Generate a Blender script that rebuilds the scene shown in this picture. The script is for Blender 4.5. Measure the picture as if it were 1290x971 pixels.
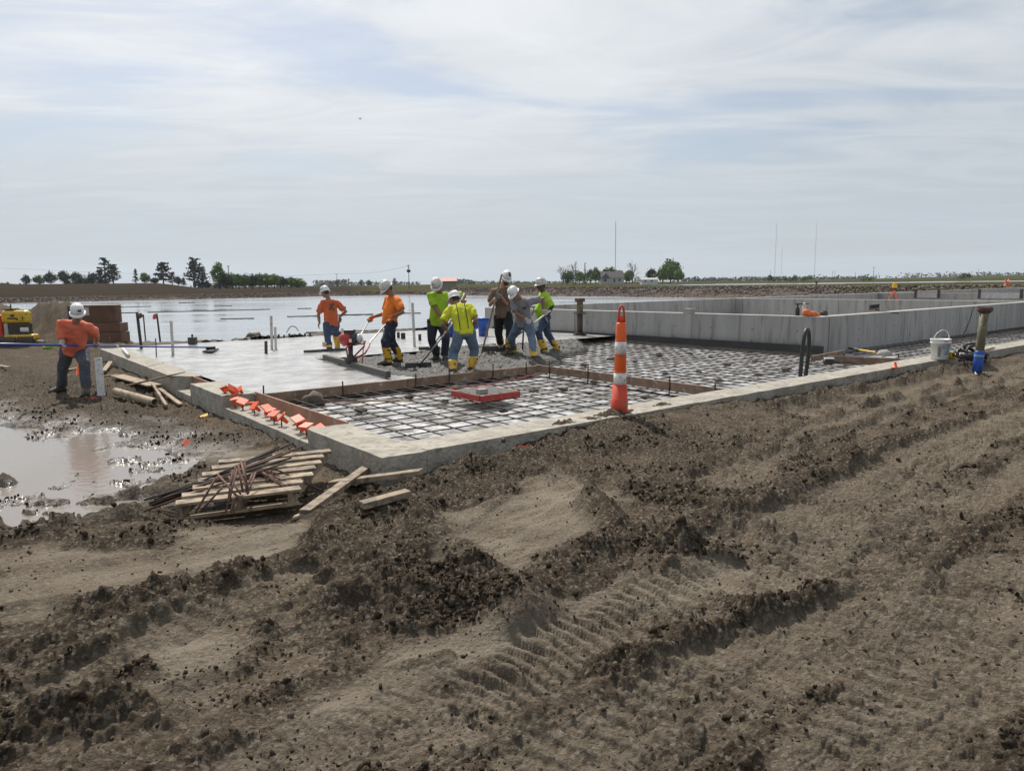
import bpy, bmesh, math, random
import numpy as np
from mathutils import Vector, Matrix, Euler, noise as mnoise

random.seed(11)
rng = np.random.default_rng(11)
sc = bpy.context.scene
COL = sc.collection
for o in list(bpy.data.objects):
    bpy.data.objects.remove(o)

# ------------------------------------------------------------------ camera
FPX, HOR, ROLL, EYE = 900.0, 357.0, 0.012, 1.5
PITCH = math.atan((485.5 - HOR) / FPX)
cR, sR = math.cos(ROLL), math.sin(ROLL)
_right = Vector((1, 0, 0))
_fwd = Vector((0, math.cos(PITCH), -math.sin(PITCH)))
_up = Vector((0, math.sin(PITCH), math.cos(PITCH)))
cd = bpy.data.cameras.new('camera')
cam = bpy.data.objects.new('camera', cd)
COL.objects.link(cam)
cd.sensor_width = 36.0
cd.lens = FPX / 1290.0 * 36.0
cd.clip_start = 0.05
cd.clip_end = 20000
_cx = cR * _right - sR * _up
_cy = sR * _right + cR * _up
M = Matrix.Identity(4)
for i in range(3):
    M[i][0] = _cx[i]; M[i][1] = _cy[i]; M[i][2] = -_fwd[i]
M[2][3] = EYE
cam.matrix_world = M
sc.camera = cam

# ------------------------------------------------------------------ sky and sun
SUN_EL, SUN_AZ = math.radians(52), math.radians(-22)      # azimuth from +Y, towards +X
world = bpy.data.worlds.new('World')
sc.world = world
world.use_nodes = True
nt = world.node_tree
nt.nodes.clear()
L = nt.links.new
def N(t, **k):
    n = nt.nodes.new(t)
    for a, b in k.items():
        setattr(n, a, b)
    return n
out = N('ShaderNodeOutputWorld')
bg = N('ShaderNodeBackground')
bg.inputs['Strength'].default_value = 0.1
sky = N('ShaderNodeTexSky')
sky.sky_type = 'NISHITA'
sky.sun_disc = False
sky.sun_elevation = SUN_EL
sky.sun_rotation = SUN_AZ
sky.air_density = 1.0
sky.dust_density = 1.5
sky.ozone_density = 1.0
tc = N('ShaderNodeTexCoord')
sep = N('ShaderNodeSeparateXYZ')
L(tc.outputs['Generated'], sep.inputs[0])
def math_node(op, a, b=None, clamp=False):
    n = N('ShaderNodeMath', operation=op, use_clamp=clamp)
    for i, x in enumerate((a, b)):
        if x is None: continue
        if isinstance(x, (int, float)): n.inputs[i].default_value = x
        else: L(x, n.inputs[i])
    return n.outputs[0]
zz = math_node('ADD', math_node('MAXIMUM', sep.outputs['Z'], 0.0), 0.10)
px_ = math_node('DIVIDE', sep.outputs['X'], zz)
py_ = math_node('DIVIDE', sep.outputs['Y'], zz)
cmb = N('ShaderNodeCombineXYZ')
L(px_, cmb.inputs[0]); L(py_, cmb.inputs[1])
def cloud_noise(scale, rot, sx, sy, detail, dist, rough=0.55):
    m = N('ShaderNodeMapping')
    m.inputs['Scale'].default_value = (sx, sy, 1)
    m.inputs['Rotation'].default_value = (0, 0, rot)
    L(cmb.outputs[0], m.inputs[0])
    n = N('ShaderNodeTexNoise')
    n.inputs['Scale'].default_value = scale
    n.inputs['Detail'].default_value = detail
    n.inputs['Roughness'].default_value = rough
    n.inputs['Distortion'].default_value = dist
    L(m.outputs[0], n.inputs['Vector'])
    return n.outputs['Fac']
n1 = cloud_noise(0.42, math.radians(14), 1.0, 2.0, 9, 0.9, 0.56)
n2 = cloud_noise(1.2, math.radians(-4), 0.8, 1.8, 8, 1.2, 0.58)
cov = math_node('ADD', math_node('MULTIPLY', n1, 0.72), math_node('MULTIPLY', n2, 0.28))
rmp = N('ShaderNodeMapRange', interpolation_type='SMOOTHSTEP')
L(cov, rmp.inputs['Value'])
rmp.inputs['From Min'].default_value = 0.36
rmp.inputs['From Max'].default_value = 0.54
rmp.inputs['To Min'].default_value = 0.32
rmp.inputs['To Max'].default_value = 1.0
# thin high cloud lit by the sun: brighter towards the sun, greyer away from it
sd = Vector((math.sin(SUN_AZ) * math.cos(SUN_EL), math.cos(SUN_AZ) * math.cos(SUN_EL), math.sin(SUN_EL)))
dt = N('ShaderNodeVectorMath', operation='DOT_PRODUCT')
nv = N('ShaderNodeVectorMath', operation='NORMALIZE')
L(tc.outputs['Generated'], nv.inputs[0]); L(nv.outputs[0], dt.inputs[0])
dt.inputs[1].default_value = sd
glow = math_node('POWER', math_node('MAXIMUM', dt.outputs['Value'], 0.0), 3.6)
cmix = N('ShaderNodeMix', data_type='RGBA')
cmix.inputs['A'].default_value = (5.6, 6.1, 6.65, 1)
cmix.inputs['B'].default_value = (11.0, 11.1, 11.2, 1)
L(math_node('ADD', glow, math_node('MULTIPLY', math_node('SUBTRACT', n2, 0.5), 0.7), clamp=True), cmix.inputs['Factor'])
smix = N('ShaderNodeMix', data_type='RGBA')
L(rmp.outputs[0], smix.inputs['Factor'])
L(sky.outputs[0], smix.inputs['A'])
L(cmix.outputs['Result'], smix.inputs['B'])
# pale haze low over the horizon
hz = N('ShaderNodeMapRange', interpolation_type='SMOOTHSTEP')
L(sep.outputs['Z'], hz.inputs['Value'])
hz.inputs['From Min'].default_value = -0.02
hz.inputs['From Max'].default_value = 0.26
hz.inputs['To Min'].default_value = 0.85
hz.inputs['To Max'].default_value = 0.0
hmix = N('ShaderNodeMix', data_type='RGBA')
L(hz.outputs[0], hmix.inputs['Factor'])
L(smix.outputs['Result'], hmix.inputs['A'])
hmix.inputs['B'].default_value = (5.0, 5.65, 6.2, 1)
L(hmix.outputs['Result'], bg.inputs['Color'])
L(bg.outputs[0], out.inputs[0])

sl = bpy.data.lights.new('sun', 'SUN')
sl.energy = 4.9
sl.angle = math.radians(0.9)
sl.color = (1.0, 0.95, 0.87)
sun = bpy.data.objects.new('sun', sl)
COL.objects.link(sun)
sun.rotation_euler = (-sd).to_track_quat('-Z', 'Y').to_euler()
sun.location = (0, 0, 40)
sc.view_settings.view_transform = 'Standard'
sc.view_settings.look = 'None'
sc.view_settings.exposure = 0.0
sc.view_settings.gamma = 1.0

# ------------------------------------------------------------------ survey: sight lines to points of the site
def ray(px, py):
    x, y = px - 645, 485.5 - py
    X, Y = (cR * x + sR * y) / FPX, (-sR * x + cR * y) / FPX
    return _right * X + _up * Y + _fwd
def G(px, py, z=0.0):                       # where a sight line meets the level z
    d = ray(px, py); t = (z - EYE) / d.z
    return Vector((d.x * t, d.y * t, z))
def D(px, py, dist):                        # a point at the given distance ahead
    d = ray(px, py)
    return d / d.y * dist + Vector((0, 0, EYE))
UA = math.radians(37.95)                    # the slab's own axes
UX = Vector((math.cos(UA), math.sin(UA), 0)); VX = Vector((-math.sin(UA), math.cos(UA), 0))
ORG = G(482, 577, 0)
def S(u, v, z=0.0):
    p = ORG + UX * u + VX * v
    return Vector((p.x, p.y, z))
RU = Matrix.Rotation(UA, 3, 'Z')
UP = Vector((0, 0, 1))

# ------------------------------------------------------------------ object helpers
OFF = {}
def thing(name, label, cat, loc, group=None):
    o = bpy.data.objects.new(name, None)
    o.empty_display_size = 0.1
    COL.objects.link(o)
    o.location = loc
    OFF[o.name] = Vector(loc)
    tag(o, label, cat, group)
    return o
def tag(o, label=None, cat=None, group=None, kind=None):
    if label: o['label'] = label
    if cat: o['category'] = cat
    if group: o['group'] = group
    if kind: o['kind'] = kind
    return o
def link(name, me, m, parent=None, loc=None):
    o = bpy.data.objects.new(name, me)
    COL.objects.link(o)
    if m and not me.materials: me.materials.append(m)
    if parent: o.parent = parent
    if loc is not None: o.location = loc
    OFF[o.name] = (OFF.get(parent.name, Vector()) if parent else Vector()) + Vector(o.location)
    return o
class MB:
    def __init__(s): s.v = []; s.f = []
    def add(s, vs, fs):
        n = len(s.v); s.v += [tuple(v) for v in vs]; s.f += [tuple(i + n for i in f) for f in fs]
        return s
    def box(s, c, size, R=None):
        c = Vector(c); h = Vector(size) / 2
        vs = []
        for dx in (-1, 1):
            for dy in (-1, 1):
                for dz in (-1, 1):
                    p = Vector((dx * h.x, dy * h.y, dz * h.z))
                    vs.append(c + (R @ p if R else p))
        return s.add(vs, [(0, 1, 3, 2), (4, 6, 7, 5), (0, 4, 5, 1), (2, 3, 7, 6), (0, 2, 6, 4), (1, 5, 7, 3)])
    def bar(s, p, q, w, h, up=UP):
        p, q = Vector(p), Vector(q)
        x = (q - p).normalized(); y = Vector(up).cross(x)
        if y.length < 1e-4: y = Vector((0, 1, 0)).cross(x)
        y.normalize(); z = x.cross(y)
        R = Matrix((x, y, z)).transposed()
        return s.box((p + q) / 2, ((q - p).length, w, h), R)
    def loft(s, secs, n=12, caps=True):     # secs: (centre, axis a, axis b)
        vs = []; fs = []
        for c, a, b in secs:
            for k in range(n):
                t = 2 * math.pi * k / n
                vs.append(c + a * math.cos(t) + b * math.sin(t))
        for i in range(len(secs) - 1):
            for k in range(n):
                fs.append((i * n + k, i * n + (k + 1) % n, (i + 1) * n + (k + 1) % n, (i + 1) * n + k))
        if caps:
            fs.append(tuple(reversed(range(n)))); m = (len(secs) - 1) * n
            fs.append(tuple(range(m, m + n)))
        return s.add(vs, fs)
    def tube(s, pts, r, n=8, caps=True):
        pts = [Vector(p) for p in pts]
        if not hasattr(r, '__len__'): r = [r] * len(pts)
        t0 = (pts[1] - pts[0]).normalized()
        ref = UP if abs(t0.z) < 0.9 else Vector((1, 0, 0))
        a = ref.cross(t0).normalized(); secs = []
        for i, p in enumerate(pts):
            if i == 0: t = t0
            elif i == len(pts) - 1: t = (pts[i] - pts[i - 1]).normalized()
            else: t = ((pts[i + 1] - p).normalized() + (p - pts[i - 1]).normalized()).normalized()
            a = (a - t * a.dot(t))
            if a.length < 1e-5: a = t.orthogonal()
            a.normalize(); b = t.cross(a)
            secs.append((p, a * r[i], b * r[i]))
        return s.loft(secs, n, caps)
    def ell(s, c, r, R=None, n=12, m=8):
        c = Vector(c); secs = []
        if not hasattr(r, '__len__'): r = (r, r, r)
        for i in range(m + 1):
            ph = -math.pi / 2 + math.pi * i / m
            k = max(math.cos(ph), 0.02)
            ax, ay, az = Vector((r[0] * k, 0, 0)), Vector((0, r[1] * k, 0)), Vector((0, 0, r[2] * math.sin(ph)))
            if R: ax, ay, az = R @ ax, R @ ay, R @ az
            secs.append((c + az, ax, ay))
        return s.loft(secs, n)
    def lathe(s, base, prof, n=16, R=None):
        base = Vector(base); secs = []
        for r, z in prof:
            ax, ay, az = Vector((r, 0, 0)), Vector((0, r, 0)), Vector((0, 0, z))
            if R: ax, ay, az = R @ ax, R @ ay, R @ az
            secs.append((base + az, ax, ay))
        return s.loft(secs, n)
    def quad(s, a, b, c, d): return s.add([a, b, c, d], [(0, 1, 2, 3)])
    def prism(s, poly, z0, z1):
        n = len(poly)
        vs = [(p[0], p[1], z0) for p in poly] + [(p[0], p[1], z1) for p in poly]
        fs = [tuple(reversed(range(n))), tuple(range(n, 2 * n))]
        fs += [(i, (i + 1) % n, n + (i + 1) % n, n + i) for i in range(n)]
        return s.add(vs, fs)
    def mesh(s, name, off=Vector()):
        me = bpy.data.meshes.new(name)
        me.from_pydata([(v[0] - off.x, v[1] - off.y, v[2] - off.z) for v in s.v], [], s.f)
        me.update()
        return me
    def build(s, name, m, parent=None, smooth=False, bevel=0.0, org=None):
        if parent is not None: off = OFF[parent.name]
        elif org is not None: off = Vector(org)
        else:
            a = np.array(s.v); off = Vector(((a[:, 0].min() + a[:, 0].max()) / 2, (a[:, 1].min() + a[:, 1].max()) / 2, a[:, 2].min()))
        me = s.mesh(name, off)
        if smooth: me.polygons.foreach_set('use_smooth', [True] * len(me.polygons))
        o = link(name, me, m, parent, None if parent is not None else off)
        if bevel:
            b = o.modifiers.new('bevel', 'BEVEL'); b.width = bevel; b.segments = 2; b.limit_method = 'ANGLE'
        return o

# ------------------------------------------------------------------ materials
def mat(name, col, rough=0.7, col2=None, scale=6.0, lo=0.35, hi=0.65, bump=0.0, bscale=40.0, metal=0.0, spec=0.5,
        stretch=(1, 1, 1), rnd=0.0, dirt=None, dirt_amt=0.0, rough2=None, bdist=0.02, coat=0.0, trans=0.0):
    m = bpy.data.materials.new(name); m.use_nodes = True
    t = m.node_tree; p = t.nodes['Principled BSDF']; K = t.links.new
    def nn(ty): return t.nodes.new(ty)
    p.inputs['Roughness'].default_value = rough
    p.inputs['Metallic'].default_value = metal
    p.inputs['Specular IOR Level'].default_value = spec
    if coat: p.inputs['Coat Weight'].default_value = coat
    c2 = col2 if col2 else tuple(x * 0.72 for x in col)
    co = nn('ShaderNodeTexCoord'); mp = nn('ShaderNodeMapping'); mp.inputs['Scale'].default_value = stretch
    oi = nn('ShaderNodeObjectInfo')
    K(co.outputs['Object'], mp.inputs[0])
    va = nn('ShaderNodeVectorMath'); va.operation = 'ADD'
    sc_ = nn('ShaderNodeMath'); sc_.operation = 'MULTIPLY'; sc_.inputs[1].default_value = 37.0
    K(oi.outputs['Random'], sc_.inputs[0]); K(mp.outputs[0], va.inputs[0]); K(sc_.outputs[0], va.inputs[1])
    n = nn('ShaderNodeTexNoise'); n.inputs['Scale'].default_value = scale; n.inputs['Detail'].default_value = 8; n.inputs['Roughness'].default_value = 0.65
    K(va.outputs[0], n.inputs['Vector'])
    r = nn('ShaderNodeMapRange'); K(n.outputs['Fac'], r.inputs['Value'])
    r.inputs['From Min'].default_value = lo; r.inputs['From Max'].default_value = hi
    x = nn('ShaderNodeMix'); x.data_type = 'RGBA'; K(r.outputs[0], x.inputs['Factor'])
    x.inputs['A'].default_value = (*c2, 1); x.inputs['B'].default_value = (*col, 1)
    cout = x.outputs['Result']
    if dirt is not None:
        n2 = nn('ShaderNodeTexNoise'); n2.inputs['Scale'].default_value = scale * 2.3; n2.inputs['Detail'].default_value = 6
        K(va.outputs[0], n2.inputs['Vector'])
        r2 = nn('ShaderNodeMapRange'); K(n2.outputs['Fac'], r2.inputs['Value'])
        r2.inputs['From Min'].default_value = 0.62 - 0.3 * dirt_amt; r2.inputs['From Max'].default_value = 0.72 - 0.2 * dirt_amt
        x2 = nn('ShaderNodeMix'); x2.data_type = 'RGBA'; K(r2.outputs[0], x2.inputs['Factor'])
        K(cout, x2.inputs['A']); x2.inputs['B'].default_value = (*dirt, 1); cout = x2.outputs['Result']
    if rnd:
        h = nn('ShaderNodeHueSaturation'); K(cout, h.inputs['Color'])
        mr = nn('ShaderNodeMapRange'); K(oi.outputs['Random'], mr.inputs['Value'])
        mr.inputs['To Min'].default_value = 1 - rnd; mr.inputs['To Max'].default_value = 1 + rnd
        K(mr.outputs[0], h.inputs['Value']); cout = h.outputs[0]
    K(cout, p.inputs['Base Color'])
    if rough2 is not None:
        mr = nn('ShaderNodeMapRange'); K(n.outputs['Fac'], mr.inputs['Value'])
        mr.inputs['From Min'].default_value = 0.35; mr.inputs['From Max'].default_value = 0.65
        mr.inputs['To Min'].default_value = rough; mr.inputs['To Max'].default_value = rough2
        K(mr.outputs[0], p.inputs['Roughness'])
    if bump:
        nb = nn('ShaderNodeTexNoise'); nb.inputs['Scale'].default_value = bscale; nb.inputs['Detail'].default_value = 6
        K(va.outputs[0], nb.inputs['Vector'])
        b = nn('ShaderNodeBump'); b.inputs['Strength'].default_value = bump; b.inputs['Distance'].default_value = bdist
        K(nb.outputs['Fac'], b.inputs['Height']); K(b.outputs[0], p.inputs['Normal'])
    return m
MUD = (0.085, 0.068, 0.05)
m_wall = mat('cured_concrete', (0.36, 0.35, 0.335), 0.85, (0.26, 0.252, 0.24), 2.6, lo=.3, hi=.7, bump=0.5, bscale=30, rnd=0.1, dirt=(0.21, 0.2, 0.182), dirt_amt=0.25, stretch=(1.2, 1.2, 0.16))
m_curb = mat('curb_concrete', (0.40, 0.37, 0.31), 0.9, (0.26, 0.235, 0.195), 3.5, bump=0.9, bscale=24, dirt=(0.235, 0.205, 0.165), dirt_amt=0.3, bdist=0.03)
m_gap = mat('formed_face', (0.24, 0.225, 0.2), 0.9, bump=0.6, bscale=30)
m_wet = mat('wet_concrete', (0.40, 0.392, 0.378), 0.16, (0.32, 0.312, 0.302), 2.2, bump=0.6, bscale=26, rough2=0.32, bdist=0.015)
m_rough = mat('raw_concrete', (0.115, 0.108, 0.098), 0.42, (0.05, 0.046, 0.042), 13, bump=1.0, bscale=40, rough2=0.8, bdist=0.05)
m_poly = mat('plastic_sheet', (0.58, 0.59, 0.605), 0.18, (0.36, 0.362, 0.365), 1.6, bump=0.9, bscale=5, rough2=0.5, dirt=(0.14, 0.125, 0.105), dirt_amt=0.6, bdist=0.05)
m_rebar = mat('rebar_steel', (0.075, 0.056, 0.045), 0.75, (0.042, 0.033, 0.029), 20, bump=0.3, bscale=120, metal=0.3)
m_rust = mat('rusty_rebar', (0.17, 0.085, 0.052), 0.8, (0.075, 0.045, 0.035), 14, bump=0.3, bscale=120, rnd=0.35)
m_lumber = mat('weathered_lumber', (0.34, 0.25, 0.165), 0.8, (0.2, 0.145, 0.095), 5, bump=0.5, bscale=30, stretch=(1, 1, 1), rnd=0.15, dirt=(0.14, 0.11, 0.08), dirt_amt=0.25)
m_pallet = mat('pallet_wood', (0.37, 0.285, 0.195), 0.8, (0.22, 0.165, 0.112), 5, bump=0.6, bscale=30, rnd=0.2, dirt=(0.13, 0.105, 0.08), dirt_amt=0.5)
m_form = mat('form_lumber', (0.24, 0.155, 0.105), 0.75, (0.14, 0.09, 0.065), 5, bump=0.4, bscale=25, rnd=0.12, dirt=(0.3, 0.27, 0.23), dirt_amt=0.1)
m_ply = mat('reddish_plywood', (0.36, 0.19, 0.12), 0.75, (0.24, 0.125, 0.085), 4, bump=0.3, bscale=25, dirt=(0.3, 0.26, 0.2), dirt_amt=0.2)
m_crate = mat('brown_ply', (0.17, 0.085, 0.05), 0.7, (0.11, 0.055, 0.035), 4, bump=0.2, rnd=0.15)
m_orange = mat('orange_plastic', (0.82, 0.12, 0.03), 0.5, (0.68, 0.085, 0.025), 6, dirt=(0.3, 0.16, 0.09), dirt_amt=0.1, rnd=0.12)
m_cone = mat('orange_delineator', (0.85, 0.14, 0.015), 0.5, (0.74, 0.1, 0.012), 4, dirt=(0.3, 0.15, 0.07), dirt_amt=0.12)
m_coneR = mat('red_orange_base', (0.62, 0.055, 0.015), 0.55, (0.5, 0.042, 0.012), 5, dirt=(0.26, 0.13, 0.07), dirt_amt=0.2)
m_white = mat('white_plastic', (0.72, 0.72, 0.7), 0.4, (0.6, 0.6, 0.58), 5, dirt=(0.35, 0.32, 0.28), dirt_amt=0.15)
m_refl = mat('reflective_band', (0.75, 0.74, 0.72), 0.35, (0.6, 0.59, 0.57), 9, dirt=(0.42, 0.39, 0.35), dirt_amt=0.3)
m_pvc = mat('pvc_grey', (0.55, 0.54, 0.52), 0.5, (0.45, 0.44, 0.42), 6, dirt=(0.3, 0.27, 0.23), dirt_amt=0.2)
m_black = mat('black_plastic', (0.018, 0.018, 0.02), 0.5, (0.03, 0.029, 0.028), 6)
m_dark = mat('dark_steel', (0.05, 0.045, 0.042), 0.55, (0.085, 0.07, 0.055), 7, metal=0.4)
m_alu = mat('aluminium', (0.5, 0.5, 0.5), 0.4, (0.36, 0.35, 0.34), 8, metal=0.8)
m_blueP = mat('blue_pole_paint', (0.02, 0.055, 0.30), 0.35, (0.016, 0.04, 0.2), 8)
m_blue = mat('blue_plastic', (0.015, 0.09, 0.42), 0.45, (0.012, 0.06, 0.3), 5, dirt=(0.2, 0.2, 0.22), dirt_amt=0.1)
m_tape = mat('blue_tape', (0.02, 0.10, 0.46), 0.5, (0.016, 0.07, 0.34), 6, bump=0.5, bscale=14)
m_olive = mat('olive_pipe_coating', (0.115, 0.10, 0.05), 0.55, (0.08, 0.07, 0.037), 5, dirt=(0.24, 0.2, 0.13), dirt_amt=0.2)
m_rustf = mat('rusty_flange', (0.14, 0.062, 0.047), 0.8, (0.085, 0.042, 0.035), 12, bump=0.4, bscale=60)
m_redst = mat('red_painted_steel', (0.42, 0.035, 0.025), 0.5, (0.28, 0.03, 0.022), 8, dirt=(0.2, 0.13, 0.1), dirt_amt=0.25)
m_red = mat('red_engine_paint', (0.45, 0.03, 0.025), 0.35, (0.3, 0.025, 0.02), 7, dirt=(0.25, 0.21, 0.18), dirt_amt=0.15)
m_yel = mat('yellow_machine_paint', (0.72, 0.46, 0.02), 0.4, (0.58, 0.36, 0.02), 6, dirt=(0.24, 0.18, 0.1), dirt_amt=0.2)
m_yelcap = mat('yellow_cap', (0.75, 0.45, 0.02), 0.45)
m_pink = mat('pink_flag', (0.85, 0.16, 0.14), 0.6)
m_green = mat('lime_cloth', (0.42, 0.72, 0.06), 0.8)
m_block = mat('concrete_block', (0.36, 0.34, 0.31), 0.9, bump=0.6, bscale=40)
m_cloth_or = mat('orange_cloth', (0.8, 0.2, 0.06), 0.85, bump=0.6, bscale=12)
m_card = mat('cardboard_tube', (0.46, 0.38, 0.27), 0.85, (0.34, 0.27, 0.19), 5, dirt=(0.2, 0.16, 0.12), dirt_amt=0.3)
m_mudobj = mat('mud_lump', (0.12, 0.098, 0.075), 0.9, (0.07, 0.057, 0.043), 14, bump=0.8, bscale=50, rnd=0.3)

# ------------------------------------------------------------------ noise
_perm = rng.permutation(4096)
_ga = rng.random(4096) * 2 * np.pi
_gx, _gy = np.cos(_ga), np.sin(_ga)
def gn(x, y, seed=0):
    xi = np.floor(x).astype(np.int64); yi = np.floor(y).astype(np.int64)
    xf = x - xi; yf = y - yi
    def h(a, b): return _perm[(_perm[(a + seed * 131) & 4095] + b) & 4095]
    fx = xf * xf * xf * (xf * (xf * 6 - 15) + 10); fy = yf * yf * yf * (yf * (yf * 6 - 15) + 10)
    def d(i, j):
        k = h(xi + i, yi + j)
        return _gx[k] * (xf - i) + _gy[k] * (yf - j)
    a = d(0, 0); b = d(1, 0); c = d(0, 1); e = d(1, 1)
    a = a + fx * (b - a); c = c + fx * (e - c)
    return (a + fy * (c - a)) * 1.5
def fbm(x, y, octv, seed=0, gain=0.5):
    s = np.zeros_like(x); a = 1.0; f = 1.0
    for i in range(octv):
        s += a * gn(x * f, y * f, seed + i); a *= gain; f *= 2.03
    return s
def domes(x, y, seed=0, lo=.3, hi=.75):      # rounded crumbs scattered one per cell
    xi = np.floor(x).astype(np.int64); yi = np.floor(y).astype(np.int64); best = np.zeros_like(x)
    for i in (-1, 0, 1):
        for j in (-1, 0, 1):
            h = _perm[(_perm[(xi + i + seed * 77) & 4095] + yi + j) & 4095]; h2 = _perm[(h + 1713) & 4095]; h3 = _perm[(h2 + 977) & 4095]
            dx = x - (xi + i + h / 4096.0); dy = y - (yi + j + h2 / 4096.0); rad = lo + (hi - lo) * (h3 / 4096.0) ** 2
            best = np.maximum(best, rad * np.sqrt(np.clip(1 - (dx * dx + dy * dy * (1 + .5 * np.sin(h * 1.0))) / (rad * rad), 0, 1)))
    return best
def sstep(a, b, x):
    t = np.clip((x - a) / (b - a), 0, 1); return t * t * (3 - 2 * t)
def uv_of(x, y):
    dx, dy = x - ORG.x, y - ORG.y
    return dx * UX.x + dy * UX.y, dx * VX.x + dy * VX.y
def pline(pts, z=-0.16): return np.array([[G(a, b, z).x, G(a, b, z).y] for a, b in pts])
def seg_dist(x, y, P):                       # distance to a polyline, arc length along it, signed side
    best = np.full(x.shape, 1e9); arc = np.zeros_like(x); side = np.zeros_like(x); s0 = 0.0
    for i in range(len(P) - 1):
        a, b = P[i], P[i + 1]; e = b - a; l = np.hypot(*e)
        t = np.clip(((x - a[0]) * e[0] + (y - a[1]) * e[1]) / (l * l), 0, 1)
        dx, dy = x - a[0] - t * e[0], y - a[1] - t * e[1]
        dd = np.hypot(dx, dy); m = dd < best
        best = np.where(m, dd, best); arc = np.where(m, s0 + t * l, arc)
        side = np.where(m, (e[0] * dy - e[1] * dx) / l, side); s0 += l
    return best, arc, side, s0
def poly_mask(x, y, P, soft=0.25):           # 1 inside a polygon, fading over `soft` metres
    inside = np.zeros(x.shape, bool); n = len(P)
    for i in range(n):
        x1, y1 = P[i]; x2, y2 = P[(i + 1) % n]
        c = (y1 > y) != (y2 > y)
        with np.errstate(divide='ignore', invalid='ignore'):
            inside ^= c & (x < (x2 - x1) * (y - y1) / (y2 - y1) + x1)
    d = seg_dist(x, y, np.vstack([P, P[:1]]))[0]
    return np.clip(0.5 + np.where(inside, d, -d) / (2 * soft), 0, 1)

# ------------------------------------------------------------------ ground
WATER_Z, PUD_Z = -0.62, -0.325
LAG = (2.6, 72.0, 16.4, 128.0)               # the lagoon in slab axes: u0, u1, v0, v1
# ridges of pushed-up mud: (polyline, height, half width, lumpiness)
RIDGES = [
    ([(640, 778), (700, 738), (745, 698), (768, 660), (752, 640)], 0.20, 0.12, 0.3),
    ([(425, 765), (490, 745), (560, 770), (640, 778)], 0.10, 0.13, 0.8),
    ([(530, 612), (600, 592), (660, 572), (720, 548), (780, 524), (850, 526)], 0.14, 0.20, 0.8),
    ([(470, 640), (520, 650), (560, 690), (575, 735)], 0.09, 0.16, 0.9),
    ([(400, 690), (450, 700), (520, 720)], 0.07, 0.12, 0.9),
    ([(860, 585), (930, 575), (1000, 565), (998, 612)], 0.08, 0.13, 0.8),
    ([(1000, 620), (1040, 590), (1060, 565)], 0.09, 0.12, 0.7),
    ([(1085, 572), (1150, 548)], 0.11, 0.13, 0.4),
    ([(1175, 612), (1230, 592)], 0.10, 0.12, 0.4),
    ([(830, 715), (880, 690), (905, 700)], 0.13, 0.12, 0.9),
    ([(1040, 760), (1080, 738), (1100, 750)], 0.075, 0.10, 0.9),
    ([(880, 640), (950, 655), (960, 680)], 0.07, 0.14, 0.9),
    ([(970, 520), (1060, 500), (1180, 470), (1250, 462)], 0.09, 0.16, 0.6),
    ([(90, 850), (150, 820), (200, 808)], 0.05, 0.07, 0.4),
    ([(0, 770), (60, 755), (140, 775)], 0.05, 0.09, 0.7),
    ([(240, 740), (300, 730), (330, 742)], 0.05, 0.06, 0.8),
    ([(0, 915), (110, 905), (200, 930)], 0.06, 0.12, 0.9),
    ([(220, 880), (290, 850), (330, 800)], 0.05, 0.08, 0.7),
    ([(690, 815), (760, 790), (800, 775), (850, 748)], -0.05, 0.05, 0.2),
    ([(0, 455), (70, 470), (160, 520), (240, 545), (270, 590)], 0.09, 0.35, 0.9),
    ([(140, 640), (160, 632), (175, 645)], 0.09, 0.10, 0.6),
    ([(560, 792), (700, 752), (820, 724), (900, 704)], 0.05, 0.05, 0.8),
    ([(820, 705), (960, 642), (1100, 572), (1300, 498)], 0.055, 0.07, 0.8),
    ([(1000, 560), (1100, 526), (1260, 478)], 0.07, 0.08, 0.7),
    ([(930, 805), (1100, 722), (1300, 638)], 0.022, 0.05, 0.9),
    ([(640, 905), (800, 842), (960, 782)], 0.04, 0.06, 0.8),
    ([(0, 830), (150, 770), (300, 715)], 0.045, 0.08, 0.8),
    ([(330, 900), (450, 850), (560, 815)], 0.035, 0.06, 0.8),
    ([(205, 595), (230, 590)], 0.09, 0.10, 0.8),
    ([(160, 575), (190, 568)], 0.08, 0.10, 0.8),
    ([(0, 675), (40, 668), (80, 665)], 0.07, 0.09, 0.8),
]
RIDGES = [(pline(p), h, w, l) for p, h, w, l in RIDGES]
# tyre tracks with lug marks: (polyline, half width, lug pitch, lug depth, rut depth)
TRACKS = [
    ([(560, 905), (700, 815), (830, 760), (930, 730)], 0.20, 0.085, 0.020, 0.02),
    ([(1085, 745), (1140, 690), (1165, 640), (1160, 600), (1220, 562), (1300, 530)], 0.19, 0.10, 0.022, 0.02),
    ([(700, 990), (930, 850), (1080, 795), (1300, 715)], 0.26, 0.115, 0.014, 0.015),
    ([(905, 610), (980, 565), (1130, 512), (1300, 472)], 0.26, 0.12, 0.018, 0.03),
    ([(930, 690), (1060, 625), (1180, 565), (1300, 522)], 0.26, 0.12, 0.018, 0.02),
    ([(1080, 985), (1200, 860), (1340, 780)], 0.26, 0.115, 0.014, 0.015),
    ([(320, 985), (520, 900), (640, 830)], 0.20, 0.10, 0.012, 0.012),
    ([(575, 700), (640, 655), (700, 610)], 0.20, 0.30, 0.004, 0.02),
    ([(930, 745), (1040, 705), (1150, 655), (1300, 590)], 0.24, 0.115, 0.016, 0.02),
    ([(1010, 520), (1120, 495), (1300, 458)], 0.26, 0.12, 0.016, 0.03),
    ([(0, 905), (130, 840), (260, 770), (380, 720)], 0.16, 0.11, 0.010, 0.03),
]
TRACKS = [(pline(p), a, b, c, d) for p, a, b, c, d in TRACKS]
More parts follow.
